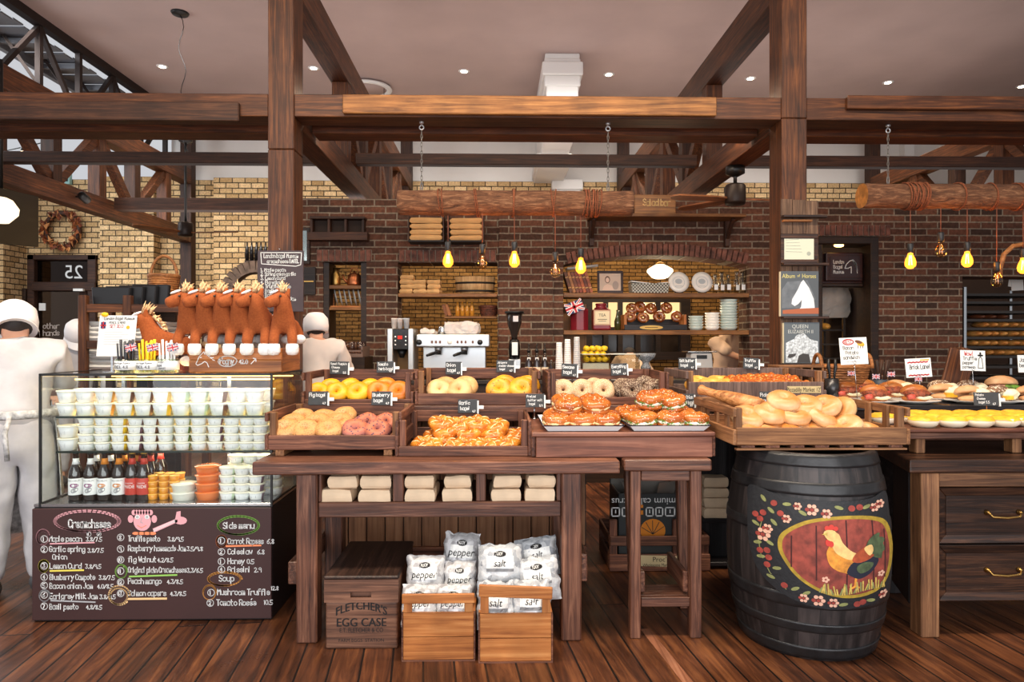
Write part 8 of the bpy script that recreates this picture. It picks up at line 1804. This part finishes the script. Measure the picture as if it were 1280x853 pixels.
for q in range(150):
    a=rnd(0,6.28);rr=20.5*k_+rnd(-.07,.07);p=(rr*cos(a),-.03-rnd(0,.06),rr*sin(a));mb.add([Vector(p)+Euler((rnd(0,6),rnd(0,6),rnd(0,6))).to_matrix()@Vector(v)for v in((-.085,0,0),(0,-.04,.024),(.09,0,0),(0,.04,.024))],[(0,1,2,3)],q%3)
ob('dried_leaves',mb,[flat('dry_leaf_brown',(160,88,46),.8),flat('dry_leaf_tan',(206,140,82),.8),flat('dry_leaf_dark',(112,56,32),.8)],r)
v0,v1,v2,v3=P(-40,226,6.3),P(48,246,7.6),P(48,309,7.6),P(-40,300,6.3)
r=thing('wall_screen','large black screen hanging at the left edge','screen',(v0+v1+v2+v3)/4);ctr=r.location.copy();nrm=(v1-v0).cross(v3-v0).normalized()*.05
mb=MB();vs=[v-ctr for v in(v0,v1,v2,v3)];mb.add(vs+[v+nrm for v in vs],[(0,1,2,3),(7,6,5,4),(0,4,5,1),(1,5,6,2),(2,6,7,3),(3,7,4,0)]);ob('panel',mb,flat('screen_black',(14,12,11),.35),r)
tp=(v0+v1)/2-ctr;ob('hanger',MB().tube([tp+nrm,tp+nrm+Vector((0,0,1.3))],.02,8),BLACK,r)
p=P(-2,264,4.6);r=thing('globe_pendant','glowing cream pendant lamp cut by the left edge','pendant lamp',p);ob('shade',MB().lathe([(.05,.09),(.08,.075),(.115,.02),(.11,-.02),(.06,-.075),(0,-.08)],28),emit('cream_globe_glow',(255,226,186),1.6),r);ob('rod',MB().tube([(0,0,.09),(0,0,1.8)],.008,8),BLACK,r)
# string light and fittings in the timber
p=P(28,191,9.0);r=thing('festoon_light','string cable with one small glowing bulb at far left','string light',p);ob('cable',MB().tube([P(-10,192,9)-p,P(28,184,9)-p,P(64,176,9)-p,P(100,166,9)-p],.008,6),BLACK,r);ob('bulb',MB().ball((0,0,-.01),.035,14,9),emit('warm_bulb',(255,225,180),8),r);ob('socket',MB().lathe([(.02,.02),(.022,.07),(0,.075)],14),BLACK,r)
def track_head(px,py,Y,ax,label):
    p=P(px,py,Y);r=thing('spotlight',label,'spotlight',p,group='small black spotlights');ob('head',MB().lathe([(0,-.07),(.055,-.07),(.055,.06),(.03,.08),(0,.08)],18,M=Matrix.Rotation(R(70),4,'X')),BLACK,r);ob('bracket',MB().tube([(0,.02,0),(ax-p.x,.02 if ax<0 else .2,.02)],.012,8),BLACK,r)
track_head(105,247,9.1,-5.6,'small black spotlight under the left truss');track_head(1084,173,12.4,6.95,'small black spotlight before the right white wall')
# ceiling fans with wooden blades
def fan(px,py,Y,ztop,label,blades,s=1.0):
    p=P(px,py,Y);r=thing('ceiling_fan',label,'ceiling fan',p,group='wooden bladed fans')
    ob('motor',MB().lathe([(0,-.09),(.09,-.085),(.1,-.06),(.1,.09),(.085,.11),(0,.115)],26),flat('dark_bronze',(46,34,28),.45,.4),r);ob('rod',MB().tube([(0,0,.11),(0,0,ztop-p.z)],.018,10),BLACK,r)
    ob('canopy',MB().lathe([(.03,ztop-p.z-.1),(.09,ztop-p.z-.07),(.09,ztop-p.z)],20),BLACK,r)
    for a in blades:
        M=Matrix.Rotation(R(a),4,'Z')@Matrix.Rotation(R(10),4,'X');o=ob('blade',MB().prism([(.08,-.025),(.2,-.06),(.62*s,-.075),(.72*s,-.04),(.74*s,.02),(.66*s,.06),(.2,.05),(.08,.025)],-.008,.008,plane='xy'),wood('blade_wood',(92,50,24),(138,82,42),(170,110,62),'x',.7),r);o.matrix_local=Matrix.Translation((0,0,-.03))@M
fan(919,245,6.6,3.05,'wooden ceiling fan beside the right truss above the arch',(8,128,188),.9);fan(232,288,9.6,4.2,'wooden ceiling fan hanging by the left truss',(-4,116,236),1.0)
r=thing('bottle_rack','small dark bottle rack on yellow brick left of the chalkboard','rack',P(320,317,12.7));mb=MB()
ob('bar',MB().box(-.2,.25,-.03,.02,-.17,-.13),FRD,r)
for k in range(5):ob('bottle',MB().lathe([(0,-.13),(.035,-.13),(.035,.08),(.015,.14),(.015,.2),(0,.2)],12,(-.16+k*.085,-.01,0)),flat('black_bottle',(28,26,26),.2),r)
# arched brick oven mouth seen past the toys
mb=MB();cx_,cz_=P(322,372,11.8).x,P(322,372,11.8).z
for k in range(16):a=R(8+k*10.9);mb.obox((cx_+.52*cos(a),11.8,cz_+.52*sin(a)),(.2,.2,.085),(0,-a,0))
tag(ob('oven_arch',mb.box(cx_-.6,cx_+.6,11.75,12.3,0,cz_+.02),flat('grey_brown_brick',(96,78,66),.9,var=.25,vs=10,bump=.4)),'grey brown brick arch of an oven behind the toy horses','oven arch')
# ================================================================ PEOPLE
SKIN=flat('skin',(214,160,130),.5,var=.03,vs=20,sss=.1);HAIR=flat('dark_hair',(34,26,24),.6,var=.3,vs=90)
def person(label,loc,rz,shirt,trousers,h=1.6,bend=0.0,arms=((.1,.34,.92),(.1,.34,.92)),cap=None,mask=False,group=None,apron=None,headpitch=0.0,hair=True,brim=0.0):
    """stands on loc facing -Y before rotation; arms = (outward, forward, height) of each wrist (left, right)"""
    s=h/1.62;r=thing('person',label,'person',loc,rz,group)
    hipz=.84;C=Matrix.Rotation(bend,3,'X')
    def up(x,y,z):v=C@Vector((x,y,z-hipz));return Vector((v.x,v.y,v.z+hipz))*s
    Jt=[];Bn=[]
    def j(p,rad,par=None):Jt.append((Vector(p),rad));i=len(Jt)-1;(Bn.append((par,i))if par is not None else None);return i
    pel=j(Vector((0,0,.86))*s,(.13*s,.10*s));wst=j(up(0,0,1.0),(.12*s,.09*s),pel);chs=j(up(0,0,1.2),(.15*s,.105*s),wst);shc=j(up(0,.005,1.32),(.10*s,.08*s),chs)
    nk=j(up(0,-.005,1.385),.052*s,shc);hc=up(0,-.02,1.475);H=C@Matrix.Rotation(headpitch,3,'X')
    def hd(x,y,z):return hc+(H@Vector((x,y,z)))*s
    h1=j(hd(0,-.012,-.03),(.062*s,.072*s),nk);h2=j(hd(0,.0,.045),(.074*s,.088*s),h1);h3=j(hd(0,0,.09),(.055*s,.065*s),h2)
    ns=j(hd(0,-.088,-.0),.014*s,h1)
    for sd in(-1,1):j(hd(sd*.078,.005,.0),.016*s,h1)
    wr=[]
    for sd,(o_,f_,z_)in((1,arms[0]),(-1,arms[1])):
        sh=j(up(sd*.175,.005,1.31),.058*s,shc);S_=Jt[sh][0];W=C@Vector((0,0,0));w=Vector((sd*(.175+o_)*s,-f_*s+(C@Vector((0,0,.46))).y*s,z_*s))
        m=(S_+w)/2;d=(w-S_);L=.27*s;hh=sqrt(max(.0004,L*L-(d.length/2)**2));el=m+(Vector((sd*.55,.6,-.55)).normalized()*hh)
        e=j(el,.042*s,sh);a=j(w+(el-w)*.08,.028*s,e);fd=(w-el).normalized();pm=j(w+fd*.045*s,(.036*s,.02*s),a);side=fd.cross(Vector((0,0,1)));side=side.normalized()if side.length>.1 else Vector((1,0,0));dn=side.cross(fd)
        pe=j(w+fd*.085*s,(.036*s,.017*s),pm)
        for q in range(4):k1=j(w+fd*.115*s+side*(q-1.5)*.019*s+dn*.004,.0088*s,pe);j(w+fd*(.135+(.016 if q in(1,2)else .006))*s+side*(q-1.5)*.02*s+(dn if dn.z<0 else-dn)*.018*s,.0078*s,k1)
        t1=j(w+fd*.06*s-side*sd*.04*s,.0105*s,pm);j(w+fd*.09*s-side*sd*.052*s,.009*s,t1);wr.append((sh,e,a))
    legs=[]
    for sd in(-1,1):
        hp=j(Vector((sd*.09,0,.80))*s,.09*s,pel);kn=j(Vector((sd*.10,-.015,.46))*s,.058*s,hp);an=j(Vector((sd*.105,.01,.09))*s,.038*s,kn);ft=j(Vector((sd*.11,-.09,.04))*s,(.042*s,.03*s),an);j(Vector((sd*.115,-.17,.03))*s,(.036*s,.022*s),ft);legs.append((hp,kn,an))
    body=skin(Jt,Bn,2,pel);body.materials.append(SKIN);ob('body',body,None,r)
    def shell(nm,ids,bones,grow,mat,ends=()):
        mp={i:k for k,i in enumerate(ids)};jj=[]
        for i in ids:
            p,rad=Jt[i];rad=rad if isinstance(rad,tuple)else(rad,rad);jj.append((p,tuple(x*grow[0]+grow[1]*s for x in rad)))
        me=skin(jj,[(mp[a],mp[b])for a,b in bones],3,0)
        for v in me.vertices:
            n=noise.noise_vector(Vector((v.co.x*9,v.co.y*9,v.co.z*5))+Vector((3,1,2)))*.018+noise.noise_vector(Vector((v.co.x*20,v.co.y*20,v.co.z*11)))*.011;v.co+=n
        me.materials.append(mat);return ob(nm,me,None,r)
    clr=len(Jt);Jt.append((up(0,.0,1.365),.062*s));ids=[pel,wst,chs,shc,clr]+[x for w in wr for x in w];bn=[(pel,wst),(wst,chs),(chs,shc),(shc,clr)]+[(shc,w[0])for w in wr]+[(w[0],w[1])for w in wr]+([(w[1],w[2])for w in wr]if shirt[1]else[])
    if not shirt[1]:ids=[i for i in ids if i not in[w[2]for w in wr]]
    shell('shirt',ids,bn,(1.16,.028),shirt[0])
    ids=[pel,wst]+[x for l in legs for x in l];shell('trousers',ids,[(pel,wst)]+[(pel,l[0])for l in legs]+[(l[0],l[1])for l in legs]+[(l[1],l[2])for l in legs],(1.10,.026),trousers)
    for sd in(-1,1):ob('shoe',MB().ball(Vector((sd*.112,-.075,.047))*s,(.054*s,.15*s,.046*s),16,9),flat('shoe',(60,56,56),.6),r)
    HM=Matrix.Translation(hc)@(H.to_4x4())
    if hair:ob('hair',MB().ball((0,0,0),(.088*s,.094*s,.084*s),20,12).xf(HM@Matrix.Translation((0,(.006 if cap else .018)*s,(.006 if cap else .04)*s))),HAIR,r)
    e=MB()
    for sd in(-1,1):e.ball(HM@Vector((sd*.03*s,-.083*s,.02*s)),.010*s,8,6)
    ob('eyes',e,BLACK,r)
    ob('mouth',MB().ball(HM@Vector((0,-.081*s,-.052*s)),(.024*s,.006*s,.006*s),10,6),flat('lips',(168,92,84),.5),r)
    if mask:ob('face_mask',MB().ball(HM@Vector((0,-.05*s,-.035*s)),(.07*s,.055*s,.05*s),16,9),flat('white_mask',(232,232,232),.8),r)
    if cap:
        b=MB();RM=HM@Matrix.Rotation(brim,4,'Z')
        prof=[(.104*s,-.03*s),(.110*s,.03*s),(.104*s,.09*s),(.07*s,.134*s),(0,.146*s)]
        b.lathe(prof,26,M=RM@Matrix.Translation((0,.008*s,0)),sy=1.06)
        pts=[];n=12
        for q in range(n+1):t=pi*q/n;pts.append((cos(t)*.106*s,-sin(t)*.11*s));
        vs=[RM@Vector((x,y+.008*s,-.028*s))for x,y in pts]+[RM@Vector((x*1.04,y*1.6+.008*s,-.07*s))for x,y in pts];vs+=[v+Vector((0,0,.006))for v in vs]
        m_=n+1;fs=[]
        for q in range(n):fs+=[(q,q+1,m_+q+1,m_+q),(2*m_+q+1,2*m_+q,3*m_+q,3*m_+q+1),(m_+q,m_+q+1,3*m_+q+1,3*m_+q)]
        b.add(vs,fs,0,True);ob('cap',b,cap,r)
    if apron:
        b=MB();n=18;vs=[]
        for jx in range(9):
            z=(.98-jx*.085)*s
            for i in range(n+1):a=R(-90-115+230*i/n);rr=(.165+.02*jx/8*2+.006*sin(i*2.1+jx*.5))*s;vs.append((rr*1.12*cos(a),rr*sin(a),z))
        b.add(vs,[(jx*(n+1)+i,(jx+1)*(n+1)+i,(jx+1)*(n+1)+i+1,jx*(n+1)+i+1)for jx in range(8)for i in range(n)],0,True)
        ob('apron_tie',MB().tube([(.196*s*cos(q*pi/12),.163*s*sin(q*pi/12),.985*s)for q in range(24)],.014,8,True,flat=1.6).tube([(.03*s,.165*s,.98*s),(.05*s,.2*s,.9*s),(.04*s,.21*s,.76*s)],.012,8),apron,r)
        o=ob('apron',b,apron,r);sm=o.modifiers.new('thickness','SOLIDIFY');sm.thickness=.004
    return r
COTTON=flat('white_cotton',(190,187,188),.9,var=.05,vs=9,bump=.3);CREAMC=flat('beige_cotton',(222,190,164),.9,var=.03,vs=7);CAPM=flat('white_cap',(240,236,236),.85)
py_=3.64
person('person in white cap, shirt and trousers standing left of the display case',(PX(20,py_),py_,0),R(216),(COTTON,False),COTTON,1.6,.24,((-.04,.34,.98),(-.06,.36,1.06)),CAPM,True,None,flat('grey_apron',(176,174,172),.9,var=.25,vs=40),.35,True,R(180))
person('person in pale shirt and cap seen from behind, by the left post',(PX(392,5.75),5.85,0),R(200),(flat('pale_grey_cotton',(218,206,198),.9,var=.03,vs=7),True),COTTON,1.60,.10,((.06,.3,.95),(.06,.3,.95)),CAPM,False,None,None,.1)
person('masked person in white behind the wooden rack, bending over',(PX(92,6.6),6.6,0),R(40),(COTTON,True),COTTON,1.58,.30,((.05,.3,.9),(.05,.3,.9)),CAPM,True,None,None,.3)
person('person in beige shirt bending, back turned, below the arch shelf',(PX(798,8.6),8.75,0),R(178),(CREAMC,False),COTTON,1.56,.95,((.05,.25,.8),(.05,.25,.8)),None,False,None,None,.3)
person('person in beige collared shirt reaching across at right of the arch',(PX(905,8.75),8.75,0),R(25),(CREAMC,False),COTTON,1.66,.12,((.0,.42,1.05),(-.2,.42,1.06)),None,False,None,None,.2)
